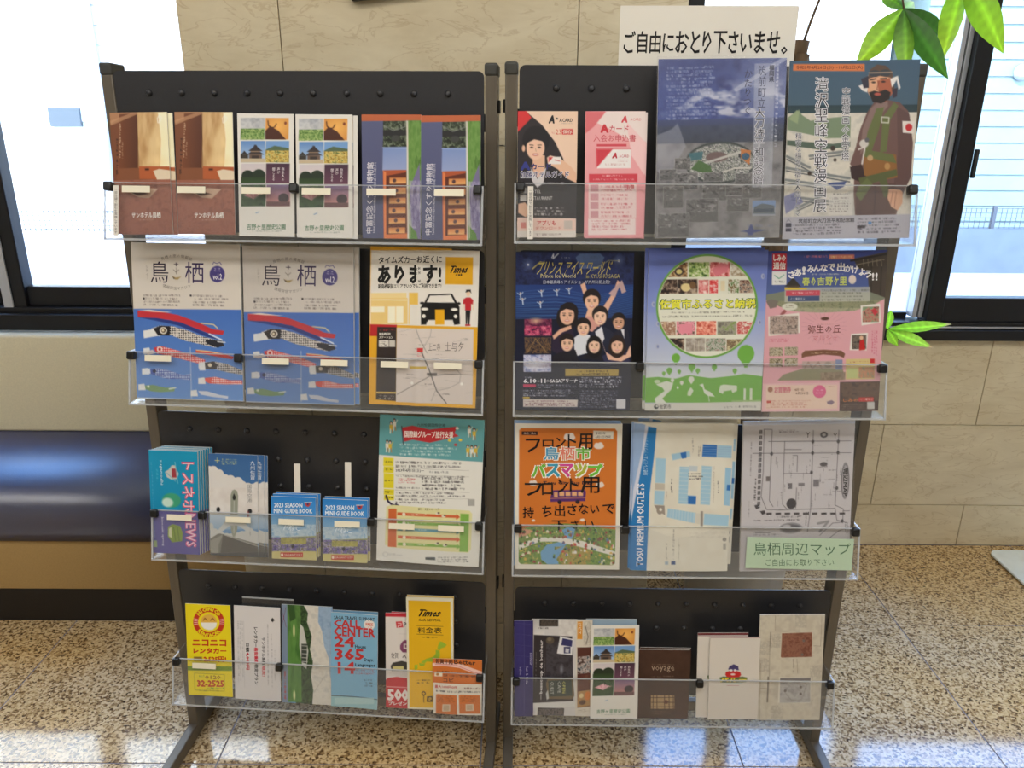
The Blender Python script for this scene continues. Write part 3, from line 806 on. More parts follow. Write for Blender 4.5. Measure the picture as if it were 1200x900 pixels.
B2 = copy_sheet(B1, .1045, 0, .0, 'white leaflet with eight small photos, left of the blue museum leaflets', .3)
copy_sheet(B1, .1125, -.0008, -.003, 'white photo leaflet mostly hidden, showing a strip left of the museum leaflets', .3)

# --- medicine museum
p = Paint((327, 297), (590, 300), (600, 870), (340, 862), .1035, .2095)
p.R(300, 280, 640, 900, (88, 92, 128), (78, 82, 116)).R(300, 280, 640, 327, (186, 96, 56))
p.R(424, 328, 533, 445, (40, 46, 34)).N(424, 328, 533, 445, 9, [(20, 24, 18), (56, 66, 46), (120, 130, 110)], 11).R(424, 368, 540, 394, (34, 34, 34)).L([(424, 345), (470, 372), (530, 350)], 3, (120, 122, 118)).E(480, 405, 20, 14, (60, 60, 58))
p.R(424, 445, 535, 552, (124, 146, 196), (150, 162, 200)).L([(424, 448), (530, 452)], 2, (170, 184, 220))
p.P([(426, 550), (530, 550), (545, 870), (436, 870)], (176, 84, 46)).P([(440, 576), (530, 560), (540, 840), (446, 850)], (96, 42, 26))
for j in range(6): p.R(456, 585 + j * 46, 530, 612 + j * 46, (206, 128, 72), (232, 176, 110)).E(478 + 9 * (j % 3), 598 + j * 46, 8, 9, (90, 60, 60))
p.P([(428, 552), (440, 560), (446, 860), (436, 866)], (224, 130, 76)).R(440, 846, 545, 866, (216, 122, 70))
p.P([(532, 327), (590, 327), (604, 900), (545, 900), (533, 560)], (96, 132, 62)).N(532, 327, 604, 640, 16, [(72, 112, 40), (116, 156, 76), (92, 136, 56)], 12, .8, 4)
p.P([(588, 520), (600, 900), (560, 820), (545, 640)], (118, 110, 146)).N(545, 600, 604, 820, 9, [(96, 88, 130), (150, 142, 176), (190, 184, 206)], 13, .7, 4).P([(545, 800), (580, 840), (586, 872), (545, 872)], (92, 136, 58))
p.P([(526, 327), (533, 327), (548, 872), (540, 872)], (214, 208, 196)).L([(546, 600), (552, 860)], 3, (200, 196, 180))
p.T('中冨記念くすり博物館', 355, 514, 384, 840, (226, 222, 230), .008, 90).T('NAKATOMI MEMORIAL MEDICINE MUSEUM', 387, 516, 397, 838, (206, 204, 216), 0, 90)
C1 = put('leaflet', 0, 0, (.178, .106), (.1035, .2095), .2, p, 'slate blue museum leaflet with orange top band, left one of its pair', group='slate blue museum leaflets', n=.0)
copy_sheet(C1, .1045, -.001, -.0005, 'slate blue museum leaflet with orange top band, at the right pole', .5)

# --- city magazine with carp streamers
def koi(p, pts, body, dark, head, scl=True, eye=True):
    """carp streamer: pts = upper outline then lower outline"""
    m = p.mP(pts); p.put(m, body)
    if scl:
        X = p.X; Y = p.Y; g = (np.sin((X + Y) / 3.4) * np.sin((X - Y) / 3.4)) > .12
        p.put(m * g * (X > head[0] + 30), dark)
    p.P([(head[0] - 34, head[1] - 12), (head[0] - 4, head[1] - 16), (head[0] + 2, head[1] + 16), (head[0] - 34, head[1] + 16)], (226, 226, 224))
    if eye: p.E(head[0] + 26, head[1] - 8, 17, 16, (232, 226, 214)).E(head[0] + 26, head[1] - 8, 11, 11, dark).E(head[0] + 26, head[1] - 8, 6, 6, (216, 190, 130)).L([(head[0] + 44, head[1] - 26), (head[0] + 52, head[1] - 6), (head[0] + 44, head[1] + 14)], 3, (230, 226, 216))
p = Paint((68, 38), (583, 38), (607, 792), (78, 775), .208, .292, 760)
p.R(0, 0, 700, 348, (214, 206, 196)).R(0, 346, 700, 900, (70, 112, 190), (112, 156, 214))
p.T('鳥', 160, 122, 245, 222, (44, 30, 56), -.012).T('栖', 325, 122, 413, 222, (52, 36, 86), -.012)
p.E(478, 178, 36, 39, (72, 62, 128)).L([(456, 132), (462, 122), (476, 128), (490, 122), (498, 134)], 3, (72, 62, 128)).T('vol.2', 458, 176, 500, 204, (232, 228, 236), .02).Mi(460, 146, 496, 168, 2, (220, 214, 230), .8)
p.L([(283, 128), (283, 142)], 4, (60, 46, 60)).L([(274, 135), (292, 135)], 4, (60, 46, 60)).L([(270, 160), (282, 172), (295, 160)], 2.5, (120, 110, 100)).L([(283, 150), (283, 180)], 2, (120, 110, 100))
p.P([(262, 190), (280, 196), (306, 192), (290, 206), (276, 206)], (170, 146, 92)).P([(262, 190), (276, 200), (270, 204)], (90, 76, 60))
p.arc('鳥栖の旅の情報誌', 285, 260, 165, -27, 27, 17, (120, 110, 104)).arc('情報発信マガジン', 285, 88, 160, 205, 155, 17, (120, 112, 104), 0, True)
p.T('シティー', 136, 140, 150, 206, (150, 140, 130), 0, 0, True)
p.E(124, 297, 5, 5, (40, 34, 40)).E(351, 281, 5, 5, (40, 34, 40)).Mi(120, 274, 300, 334, 4, (110, 100, 96), .75, 3).Mi(360, 274, 540, 334, 4, (110, 100, 96), .75, 4)
p.P([(92, 354), (180, 354), (290, 374), (400, 414), (455, 440), (512, 448), (505, 468), (440, 462), (360, 432), (250, 398), (150, 388), (92, 386)], (196, 52, 62)).P([(92, 386), (180, 388), (300, 408), (420, 456), (500, 494), (430, 478), (290, 424), (180, 402)], (44, 60, 130)).P([(92, 354), (150, 350), (260, 362), (170, 360)], (236, 220, 206)).L([(400, 412), (460, 418), (480, 436)], 5, (222, 206, 150)).L([(440, 464), (500, 492)], 7, (214, 226, 240))
koi(p, [(156, 440), (200, 424), (262, 428), (330, 446), (400, 474), (470, 492), (512, 500), (500, 514), (516, 520), (470, 530), (400, 514), (320, 496), (250, 470), (160, 476)], (222, 214, 206), (34, 30, 36), (152, 462)); p.P([(166, 440), (200, 426), (250, 428), (246, 472), (190, 472)], (34, 30, 36)).E(216, 448, 18, 17, (226, 220, 206)).E(216, 448, 11, 11, (90, 70, 50)).E(214, 448, 6, 6, (232, 220, 190)).P([(420, 490), (500, 496), (512, 518), (480, 530), (430, 512)], (44, 44, 52)).L([(480, 500), (516, 504)], 5, (222, 226, 230)).P([(118, 450), (168, 442), (190, 474), (120, 486)], (226, 226, 224))
koi(p, [(166, 532), (200, 522), (270, 540), (350, 562), (420, 590), (410, 612), (330, 592), (250, 572), (180, 558)], (214, 60, 62), (240, 200, 196), (150, 546), True, False); p.E(196, 538, 13, 12, (240, 220, 210)).E(196, 538, 7, 7, (190, 40, 40)).P([(120, 556), (160, 540), (178, 556), (140, 566)], (220, 206, 204))
koi(p, [(144, 634), (190, 630), (250, 644), (310, 664), (352, 656), (342, 676), (352, 688), (300, 682), (230, 682), (170, 664), (146, 656)], (70, 92, 168), (190, 204, 232), (140, 644), True, False); p.P([(118, 636), (146, 630), (148, 656), (118, 656)], (224, 228, 234)).E(168, 644, 9, 8, (30, 36, 70))
koi(p, [(114, 714), (160, 710), (220, 724), (270, 722), (264, 742), (200, 746), (150, 742), (112, 728)], (122, 156, 108), (78, 116, 82), (120, 720), False, False); p.E(136, 718, 6, 6, (220, 226, 200)).L([(240, 730), (272, 724)], 6, (214, 222, 216))
p.L([(346, 530), (350, 775)], 3, (200, 206, 216)).P([(372, 540), (430, 544), (500, 556), (560, 574), (550, 586), (470, 572), (374, 554)], (206, 60, 56)).L([(376, 542), (440, 548), (500, 560)], 5, (228, 206, 150))
koi(p, [(414, 600), (460, 596), (520, 606), (604, 642), (604, 662), (540, 652), (470, 636), (418, 626)], (196, 190, 186), (44, 40, 44), (420, 614), True, False); p.P([(416, 602), (460, 596), (482, 614), (470, 634), (420, 634)], (56, 50, 52)).E(442, 614, 10, 9, (220, 206, 180)).P([(388, 620), (416, 612), (420, 640), (390, 640)], (230, 230, 228))
koi(p, [(418, 676), (470, 672), (540, 688), (600, 688), (602, 708), (520, 708), (440, 704), (414, 692)], (220, 84, 74), (242, 206, 200), (418, 690), True, False); p.P([(388, 686), (416, 680), (420, 704), (390, 702)], (230, 226, 224))
koi(p, [(384, 740), (430, 742), (490, 760), (532, 766), (530, 778), (460, 770), (396, 758)], (206, 210, 222), (70, 90, 150), (380, 750), False, False)
p.P([(60, 770), (620, 790), (620, 800), (60, 800)], (206, 204, 206))
D1 = put('magazine', 0, 1, (-.221, .147), (.208, .292), 0, p, 'city magazine with carp streamers on its blue cover, at the left edge', cat='magazine', group='carp streamer magazines', n=.0, thick=.006, bend=curl(.0))
copy_sheet(D1, -.0035, .0018, -.0075, 'second carp streamer magazine copy just showing behind the leftmost one')
D2 = copy_sheet(D1, .2125, -.0015, -.001, 'city magazine with carp streamers in a clear plastic sleeve, middle of the tray')
link('plastic_sleeve', block_mesh('plastic_sleeve', .216, .296, .0002, None, 'film', gap=-.0012), D2, label='clear plastic sleeve')
copy_sheet(D1, .2205, -.001, -.009, 'carp streamer magazine copy showing as a blue strip behind the sleeved one')

# --- car sharing poster
p = Paint((65, 57), (573, 80), (553, 822), (62, 808), .200, .291, 760)
ORG = (226, 168, 40)
p.R(0, 0, 700, 900, ORG).P([(68, 76), (575, 84), (565, 438), (64, 424)], (232, 226, 216)).P([(445, 50), (600, 50), (600, 88), (445, 82)], (60, 46, 40))
p.T('タイムズカーお近くに', 104, 106, 398, 138, (24, 20, 18), .02).T('あります!', 102, 150, 394, 232, (18, 16, 15), .04).T('新鳥栖駅前エリアでいつでもご利用できます!', 102, 234, 396, 256, (30, 24, 20), .02)
p.P([(416, 112), (543, 116), (541, 242), (414, 238)], (232, 172, 24)).T('Times', 430, 154, 526, 186, (16, 14, 12), .028, 0, False, .18).T('CAR', 462, 190, 494, 202, (30, 22, 10), .03)
p.R(68, 276, 235, 310, (240, 214, 150)).R(68, 300, 240, 424, (236, 204, 130)).R(68, 340, 132, 368, (250, 240, 214)).L([(66, 308), (235, 310)], 3, (250, 246, 230)).R(148, 340, 220, 416, (250, 240, 214)).L([(184, 340), (184, 416)], 3, (236, 204, 130)).R(246, 276, 290, 332, (238, 196, 92)).R(244, 332, 250, 424, (238, 208, 140))
p.P([(318, 322), (338, 284), (446, 282), (468, 322), (480, 344), (482, 424), (456, 428), (452, 412), (330, 412), (326, 426), (304, 426), (302, 344)], (20, 18, 18)).P([(328, 322), (344, 290), (440, 288), (458, 324)], (232, 226, 216)).E(308, 325, 9, 6, (20, 18, 18)).E(476, 328, 9, 6, (20, 18, 18)).E(320, 353, 16, 7, (240, 236, 226)).E(456, 356, 16, 7, (240, 236, 226)).E(316, 386, 8, 9, (240, 236, 226)).E(462, 388, 8, 9, (240, 236, 226)).R(368, 356, 410, 426, (232, 172, 24)).R(380, 372, 398, 388, (244, 226, 170)).R(334, 404, 450, 416, (232, 226, 216)).R(368, 356, 410, 424, (232, 172, 24))
p.E(521, 280, 10, 15, (236, 206, 176)).P([(508, 276), (512, 264), (532, 264), (534, 280), (526, 272), (514, 276)], (20, 18, 18)).P([(498, 308), (512, 300), (530, 300), (544, 312), (542, 334), (534, 330), (534, 360), (506, 360), (506, 330), (496, 330)], (190, 36, 46)).P([(508, 360), (532, 360), (526, 428), (519, 428), (520, 380), (516, 424), (509, 424)], (24, 20, 22)).L([(500, 334), (496, 356)], 5, (236, 206, 176)).L([(541, 334), (543, 356)], 5, (236, 206, 176)).R(506, 425, 530, 433, (190, 36, 46))
p.P([(66, 424), (190, 426), (190, 440), (98, 440), (98, 480), (64, 480)], (186, 40, 44)).P([(190, 440), (545, 450), (540, 806), (186, 796)], (216, 204, 196)).P([(98, 436), (188, 438), (186, 792), (94, 786)], (52, 42, 40))
p.T('新鳥栖駅前', 108, 464, 160, 476, (236, 230, 220), .02).T('ステーション', 108, 480, 172, 492, (236, 230, 220), .02).R(106, 500, 152, 532, (226, 220, 210)).Mi(110, 504, 150, 528, 3, (40, 34, 30), .8).Mi(106, 446, 182, 456, 1, (210, 60, 60), .8).R(154, 500, 182, 532, (206, 200, 190)).R(96, 748, 188, 756, (226, 190, 100)).Mi(104, 762, 182, 786, 2, (226, 220, 210), .8)
gm = p.mP([(190, 440), (545, 450), (540, 806), (186, 796)]); p.cl = gm
p.L([(192, 760), (260, 720), (340, 672), (420, 660), (545, 664)], 3, (110, 104, 100)).L([(300, 540), (340, 640), (375, 740), (420, 800)], 5, (100, 96, 94)).L([(280, 446), (300, 500), (330, 560)], 3, (150, 144, 140)).L([(350, 790), (370, 740), (430, 728), (480, 700), (486, 660), (440, 610)], 2, (150, 144, 140)).L([(350, 446), (345, 480), (300, 560)], 2, (160, 154, 150))
for j in range(16): 
    x = 200 + (j * 97) % 330; y = 460 + (j * 61) % 320; p.L([(x, y), (x + 60 + j * 3, y + (j % 5) * 7 - 14)], 1.4, (184, 176, 168))
for j in range(12):
    x = 205 + (j * 83) % 300; y = 470 + (j * 47) % 310; p.Mi(x, y, x + 34, y + 8, 1, (90, 84, 80), .7, j)
p.T('上二寺', 336, 515, 392, 550, (110, 104, 100), .0).T('士与夕', 412, 508, 500, 552, (120, 112, 108)).R(286, 536, 312, 556, (206, 60, 60)).Mi(284, 560, 312, 578, 2, (206, 90, 90), .8).R(250, 624, 328, 636, (206, 172, 60)).P([(330, 655), (376, 655), (376, 668), (330, 668)], (60, 54, 52), .7).E(262, 704, 7, 7, (244, 240, 232)).E(490, 706, 7, 7, (244, 240, 232))
p.cl = None
E_ = put('poster', 0, 1, (.226, .1475), (.200, .291), -.7, p, 'yellow and white poster with a black car front above a street map', cat='poster', n=.0, thick=.0008, bend=lambda a, b: .004 * np.exp(-((a - .46) / .05) ** 2))

# --- hot spring news magazines: thick pile
p = Paint((80, 240), (330, 245), (338, 783), (72, 780), .100, .212)
p.R(0, 200, 400, 560, (20, 150, 190), (14, 140, 184)).R(0, 556, 400, 900, (92, 86, 150))
p.T('トスネホ', 250, 300, 312, 560, (216, 70, 110), .05, -90).T('NEWS', 262, 566, 318, 742, (206, 92, 140), .05, -90)
p.T('トスネホ', 252, 302, 310, 558, (240, 200, 206), .0, -90).T('NEWS', 264, 568, 316, 740, (236, 206, 220), .0, -90)
p.P([(160, 352), (180, 340), (196, 318), (214, 316), (222, 340), (232, 360), (222, 386), (196, 392), (170, 380)], (196, 196, 190)).R(196, 334, 222, 380, (160, 60, 70)).L([(168, 356), (214, 400)], 4, (120, 170, 190)).L([(214, 300), (226, 410)], 4, (120, 190, 206))
p.T('suganoshi', 132, 290, 150, 420, (206, 232, 240), 0, -90).Mi(112, 340, 126, 402, 1, (160, 210, 226), .6, 2, True)
p.T('kinosaki spring', 128, 590, 144, 742, (216, 212, 232), 0, -90).Mi(86, 300, 96, 730, 1, (140, 180, 214), .5, 3, True).R(84, 715, 102, 750, (150, 170, 120)).P([(166, 640), (190, 625), (232, 634), (246, 672), (240, 714), (186, 722), (162, 690)], (128, 150, 62)).P([(170, 650), (184, 640), (186, 700), (168, 690)], (206, 206, 170)).L([(196, 640), (206, 712)], 3, (70, 96, 40)).L([(216, 640), (226, 712)], 3, (70, 96, 40))
p.E(190, 500, 50, 38, (70, 160, 110), .85, 3).E(168, 512, 30, 24, (214, 232, 222), .9, 3)
F1 = put('booklet', 0, 2, (-.286, .109), (.100, .212), -.3, p, 'turquoise and purple news booklet at the front of the thick pile, left edge', cat='booklet', group='turquoise news booklets', n=.004, thick=.004)
lb = ['second', 'third', 'fourth', 'fifth', 'sixth', 'rearmost']
for j in range(6): copy_sheet(F1, .0026 * (j + 1), .0006 * (j + 1) - .0003 * (j % 2), -.0048 * (j + 1), lb[j] + ' turquoise news booklet from the front in the thick pile')

# --- airport leaflet
p = Paint((383, 240), (640, 248), (645, 795), (398, 775), .100, .2095)
p.R(0, 200, 800, 900, (52, 96, 150), (96, 140, 186))
def cloud(p, pts, c, r=24):
    p.P(pts, c)
    for x, y in pts[:-2]: p.E(x, y + r * .7, r, r, c)
cloud(p, [(385, 312), (410, 312), (440, 330), (470, 355), (500, 360), (540, 370), (560, 390), (590, 400), (640, 395), (650, 640), (390, 640)], (220, 216, 212))
p.N(385, 420, 660, 640, 60, [(206, 196, 190), (230, 226, 222)], 5, .5).R(385, 560, 700, 660, (176, 196, 214), (110, 150, 190), a=.75)
cloud(p, [(395, 610), (420, 640), (450, 655), (480, 665), (560, 655), (600, 640), (650, 660), (650, 720), (395, 700)], (196, 196, 192), 18)
p.P([(395, 690), (440, 660), (470, 668), (640, 720), (650, 800), (395, 780)], (122, 120, 112)).P([(462, 668), (640, 730), (646, 765), (450, 765)], (92, 88, 82)).P([(462, 668), (440, 720), (440, 770), (395, 760), (395, 700)], (150, 148, 138)).L([(470, 670), (645, 735)], 3, (190, 188, 180)).R(395, 766, 660, 800, (76, 76, 76))
p.P([(500, 460), (508, 434), (520, 428), (534, 436), (540, 462), (536, 640), (524, 680), (512, 680), (502, 640)], (150, 154, 140)).P([(510, 470), (518, 448), (528, 470), (524, 484), (514, 484)], (40, 44, 44)).L([(519, 490), (518, 660)], 3, (190, 192, 184))
p.P([(504, 560), (536, 560), (620, 660), (600, 664), (540, 620), (500, 620), (440, 664), (424, 658)], (196, 198, 196)).E(437, 534, 10, 13, (34, 36, 40)).E(600, 545, 11, 13, (34, 36, 40)).E(592, 560, 4, 16, (150, 60, 60))
p.L([(418, 277), (442, 277)], 3, (214, 206, 120)).L([(430, 264), (430, 290)], 3, (214, 206, 120)).Mi(450, 266, 540, 300, 3, (206, 204, 130), .8)
p.T('九州佐賀', 602, 276, 628, 378, (226, 232, 240), .0, 0, True).T('国際空港', 586, 400, 612, 500, (150, 150, 150), 0, 0, True).Mi(596, 540, 606, 680, 1, (120, 120, 120), .6, 4, True)
G1 = put('leaflet', 0, 2, (-.165, .107), TRI, -.6, p, 'blue airport leaflet with a parked plane under white clouds, front copy', group='blue airport leaflets', n=.002)
copy_sheet(G1, .0185, -.0008, -.004, 'blue airport leaflet showing as a strip right of the front copy')
copy_sheet(G1, .0125, .0004, -.002, 'blue airport leaflet sandwiched between the front and rear copies')

# --- small season guide booklets
p = Paint((77, 432), (283, 438), (287, 727), (78, 718), .0905, .128)
p.R(0, 400, 400, 520, (36, 124, 204), (70, 144, 210)).R(0, 518, 400, 640, (92, 150, 200), (176, 196, 206))
p.N(70, 560, 300, 625, 26, [(150, 176, 200), (206, 214, 216), (120, 160, 200)], 5, .7).P([(70, 622), (300, 612), (300, 740), (70, 740)], (150, 152, 96)).N(70, 620, 300, 690, 13, [(70, 64, 120), (140, 120, 186), (84, 90, 84), (184, 170, 206), (110, 100, 60)], 6).N(120, 624, 240, 650, 7, [(196, 186, 80), (150, 150, 70)], 7, .8).R(70, 684, 300, 740, (196, 186, 120), (206, 196, 140)).E(176, 662, 6, 9, (40, 36, 50))
p.T('2023 SEASON', 92, 462, 222, 482, (226, 236, 244), .03).T('MINI GUIDE BOOK', 90, 488, 268, 508, (226, 236, 244), .03)
p.L([(134, 584), (152, 548), (160, 556), (150, 574)], 4, (230, 238, 244)).T('ねこ', 158, 556, 212, 590, (230, 238, 244), .0).Mi(140, 592, 206, 606, 1, (226, 232, 240), .7)
p.P([(233, 460), (262, 458), (256, 474), (248, 480), (238, 474)], (196, 60, 50)).L([(232, 460), (266, 458)], 3, (240, 236, 226)).E(247, 466, 5, 5, (40, 50, 110))
p.R(118, 690, 224, 712, (186, 50, 40)).T('SAGANTOSU', 136, 696, 218, 706, (236, 220, 200), .0).E(126, 701, 6, 7, (236, 220, 200))
H1 = put('booklet', 0, 2, (-.042, .066), (.0905, .128), 0, p, 'small blue season guide booklet with lavender field, left one', cat='booklet', group='small season guide booklets', n=.005, thick=.003)
copy_sheet(H1, .0035, .0045, -.005, 'small season guide booklet behind the left front one', .6)
copy_sheet(H1, .0055, .0065, -.009, 'small season guide booklet furthest back in the left pile', -.5)
H2 = copy_sheet(H1, .1035, -.001, 0, 'small blue season guide booklet with lavender field, right one', -.4)
copy_sheet(H1, .108, .0025, -.005, 'small season guide booklet behind the right front one', .3)

def tab(k, i, u, b, w, h, rot, n, label):
    o = MB().box(-w / 2, w / 2, 0, h, -.0008, .0008, 'white_paper').build('divider_strip', None, label=label, cat='strip', group='white upright strips')
    o.matrix_world = tray_matrix(k, i, u, b, rot, n)
tab(0, 2, -.039, .004, .0125, .190, 0, -.012, 'white upright strip behind the left pile of small booklets')
tab(0, 2, .064, .004, .0125, .197, 0, -.012, 'white upright strip, taller, behind the right pile of small booklets')

# --- group travel flyer
p = Paint((588, 48), (1075, 65), (1038, 755), (560, 722), .205, .295, 760)
p.R(500, 700, 1100, 800, (226, 224, 218)).R(500, 0, 1100, 800, (226, 224, 216)).P([(580, 40), (1080, 60), (1064, 258), (578, 232)], (98, 160, 164))
p.P([(692, 106), (740, 96), (820, 112), (946, 96), (936, 128), (956, 140), (820, 172), (740, 160), (700, 170)], (190, 46, 52)).L([(690, 100), (696, 182)], 4, (60, 50, 60))
p.T('国際線グループ旅行支援', 704, 120, 930, 150, (240, 230, 220), .02).T('九州佐賀国際空港', 762, 84, 894, 100, (60, 70, 70), .0)
for q_, (x, y, c1) in enumerate(((640, 105, (214, 180, 60)), (656, 92, (226, 222, 210)), (620, 190, (226, 222, 210)), (634, 192, (214, 180, 60)), (1004, 116, (226, 222, 210)), (1026, 128, (214, 180, 60)), (996, 205, (214, 180, 60)), (1014, 208, (226, 222, 210)), (1032, 206, (214, 180, 60)))):
    p.E(x, y - 20, 6, 7, (60, 46, 40)).E(x, y - 16, 4, 5, (236, 206, 180)).P([(x - 8, y - 10), (x + 8, y - 10), (x + 7, y + 12), (x - 7, y + 12)], c1).L([(x - 3, y + 10), (x - 5, y + 28)], 4, (236, 230, 216)).L([(x + 3, y + 10), (x + 6, y + 27)], 4, (180, 130, 70)).L([(x + 6, y - 6), (x + 14, y - 20)], 3, c1)
for a, b, c1 in ((912, 160, (226, 190, 60)), (962, 158, (226, 190, 60)), (940, 180, (190, 60, 60)), (948, 104, (240, 240, 230))): p.E(a, b, 8, 6, c1)
p.Mi(680, 176, 960, 234, 4, (226, 236, 234), .8, 4)
for j, (y0, y1) in enumerate(((244, 282), (284, 314), (316, 384), (388, 416), (418, 440))): p.P([(602, y0), (650, y0 + 2), (648, y1 + 1), (600, y1)], (222, 206, 40)); p.Mi(606, (y0 + y1) / 2 - 6, 644, (y0 + y1) / 2 + 6, 1, (60, 60, 40), .8, j)
p.Mi(658, 256, 1000, 290, 2, (60, 56, 56), .8, 11).T('2023年4月1日(土)～', 658, 294, 792, 310, (40, 36, 40), .02).Mi(810, 300, 906, 314, 1, (90, 90, 90), .7)
p.Mi(658, 322, 980, 334, 1, (70, 66, 66), .8, 12).Mi(670, 336, 760, 362, 3, (190, 60, 60), .7, 13).Mi(780, 328, 990, 392, 4, (60, 56, 56), .85, 14).Mi(658, 376, 770, 388, 1, (70, 66, 66), .8, 15).Mi(656, 398, 990, 426, 2, (80, 76, 76), .8, 16).Mi(654, 430, 910, 456, 2, (70, 66, 66), .8, 17)
for y in (290, 320, 392, 424): p.L([(655, y), (1000, y + 8)], 1.2, (170, 166, 160))
p.R(993, 432, 1024, 464, (170, 168, 162))
p.L([(612, 420), (620, 446), (640, 462), (662, 466)], 9, (50, 40, 70)).P([(655, 452), (682, 470), (650, 478)], (50, 40, 70))
p.P([(612, 470), (640, 462), (1000, 486), (1012, 500), (1004, 670), (990, 686), (620, 660), (602, 648)], (222, 216, 160)).T('観光・支援のルート例', 762, 474, 860, 486, (90, 80, 60))
p.P([(622, 480), (660, 480), (656, 660), (616, 658)], (206, 104, 56)).P([(958, 500), (998, 502), (990, 682), (950, 680)], (130, 176, 76))
for y, c1 in ((504, (206, 96, 56)), (545, (130, 176, 76)), (575, (90, 150, 170)), (612, (206, 104, 66)), (645, (130, 176, 76))):
    p.P([(664, y - 8), (940, y + 4), (940, y - 2), (956, y + 12), (938, y + 24), (938, y + 16), (662, y + 6)], c1); p.E(694, y + 1, 8, 8, (236, 226, 206)); p.Mi(710, y - 3, 800, y + 7, 1, (240, 234, 220), .8, int(y))
for x, y in ((852, 500), (880, 512), (910, 580), (930, 584), (846, 642), (884, 650)): p.E(x, y, 10, 6, (226, 220, 200)).E(x + 5, y - 3, 5, 4, (80, 60, 50))
p.E(604, 694, 14, 12, (206, 204, 200)).E(604, 694, 9, 8, (226, 224, 216)).T('空港.saga', 618, 688, 684, 702, (190, 190, 188)).P([(792, 706), (838, 706), (838, 720), (792, 718)], (70, 76, 76)).Mi(848, 702, 1010, 734, 3, (90, 90, 90), .8, 30)
put('flyer', 0, 2, (.230, .151), (.205, .295), -1.5, p, 'teal and white group travel flyer with route arrows, right end of third tray', cat='flyer', n=.0, thick=.0006, bend=lambda a, b: .003 * np.sin(a * 3.1))

# --- rental car card
p = Paint((133, 175), (383, 183), (388, 692), (145, 682), .098, .206)
YL = (236, 216, 26)
p.R(0, 0, 500, 900, YL)
RD = (196, 52, 24)
p.E(263, 276, 87, 82, RD).E(263, 276, 60, 56, YL).E(263, 276, 46, 43, (224, 176, 74)).P([(218, 278), (308, 278), (304, 300), (284, 318), (262, 320), (238, 314), (222, 298)], (236, 234, 226))
p.L([(232, 266), (242, 254), (254, 266)], 4, (120, 50, 20)).L([(272, 266), (284, 254), (295, 266)], 4, (120, 50, 20))
p.arc('NICONICO', 263, 276, 72, -56, 56, 27, YL, .05).arc('RENTACAR', 263, 276, 72, 232, 128, 27, YL, .05, True)
for s_ in (-1, 1):
    for j in range(4): p.L([(263 + s_ * 62, 262 + j * 9), (263 + s_ * 82, 258 + j * 10)], 3.5, (236, 196, 206))
p.T('ニコニコ', 172, 374, 356, 406, RD, .05).T('レンタカー', 176, 420, 356, 448, RD, .05).R(176, 468, 222, 492, (150, 120, 60)).T('2,525円!', 232, 466, 354, 496, RD, .05)
p.R(140, 520, 390, 545, (120, 150, 40)).R(168, 500, 300, 532, (214, 206, 120)).L([(178, 560), (344, 566), (342, 660), (180, 656), (178, 560)], 2, (150, 140, 30))
p.T('0120-', 238, 572, 336, 592, (150, 110, 30), .02).T('32-2525', 194, 600, 340, 634, (196, 70, 20), .05).Mi(196, 568, 232, 584, 1, (90, 120, 60), .8).Mi(240, 638, 340, 650, 1, (60, 140, 90), .9).Mi(196, 650, 320, 664, 1, (120, 120, 60), .7)
put('flyer', 0, 3, (-.254, .112), (.098, .206), .2, p, 'bright yellow rental car flyer with a round smiling face logo', cat='flyer', n=.0)

# --- white rental list
p = Paint((403, 185), (660, 195), (657, 720), (405, 703), .100, .2095, base=(216, 212, 212))
p.P([(606, 262), (618, 250), (630, 262), (618, 274)], (30, 28, 30))
p.T('サンホテル鳥栖', 556, 360, 574, 512, (40, 36, 40), .02, -90).T('限定!', 556, 520, 574, 578, (200, 50, 60), .03, -90)
p.T('レンタカー', 514, 304, 534, 412, (30, 28, 30), .03, -90).T('格安乗車', 514, 416, 534, 506, (204, 40, 60), .04, -90).T('特定プラン', 514, 510, 534, 624, (30, 28, 30), .03, -90)
p.T('日額', 468, 392, 486, 440, (30, 28, 30), .03, -90).T('4,000円', 468, 444, 486, 540, (204, 40, 60), .04, -90)
p.Mi(586, 286, 596, 630, 1, (110, 106, 110), .6, 3, True).Mi(606, 340, 616, 640, 1, (120, 116, 120), .5, 4, True).Mi(622, 430, 634, 600, 1, (150, 146, 150), .6, 5, True).Mi(420, 270, 456, 640, 3, (150, 148, 152), .5, 6, True).L([(412, 270), (412, 640)], 1.5, (190, 188, 190)).L([(458, 270), (458, 640)], 1.5, (190, 188, 190))
K1 = put('sheet', 0, 3, (-.148, .111), TRI, -.6, p, 'white rental price sheet with sideways black and red lettering', cat='flyer', n=.001)
cp = empty('leaflet_pocket', label='empty clear pocket standing behind the white rental price sheet', cat='pocket')
cp.matrix_world = tray_matrix(0, 3, -.128, .004, -.6, -.006)
link('pocket_sheet', block_mesh('pocket_sheet', .112, .228, .0006, None, 'film'), cp)
link('pocket_rim', block_mesh('pocket_rim', .112, .003, .001, None, 'acrylic_edge'), cp).location = (0, .226, 0)

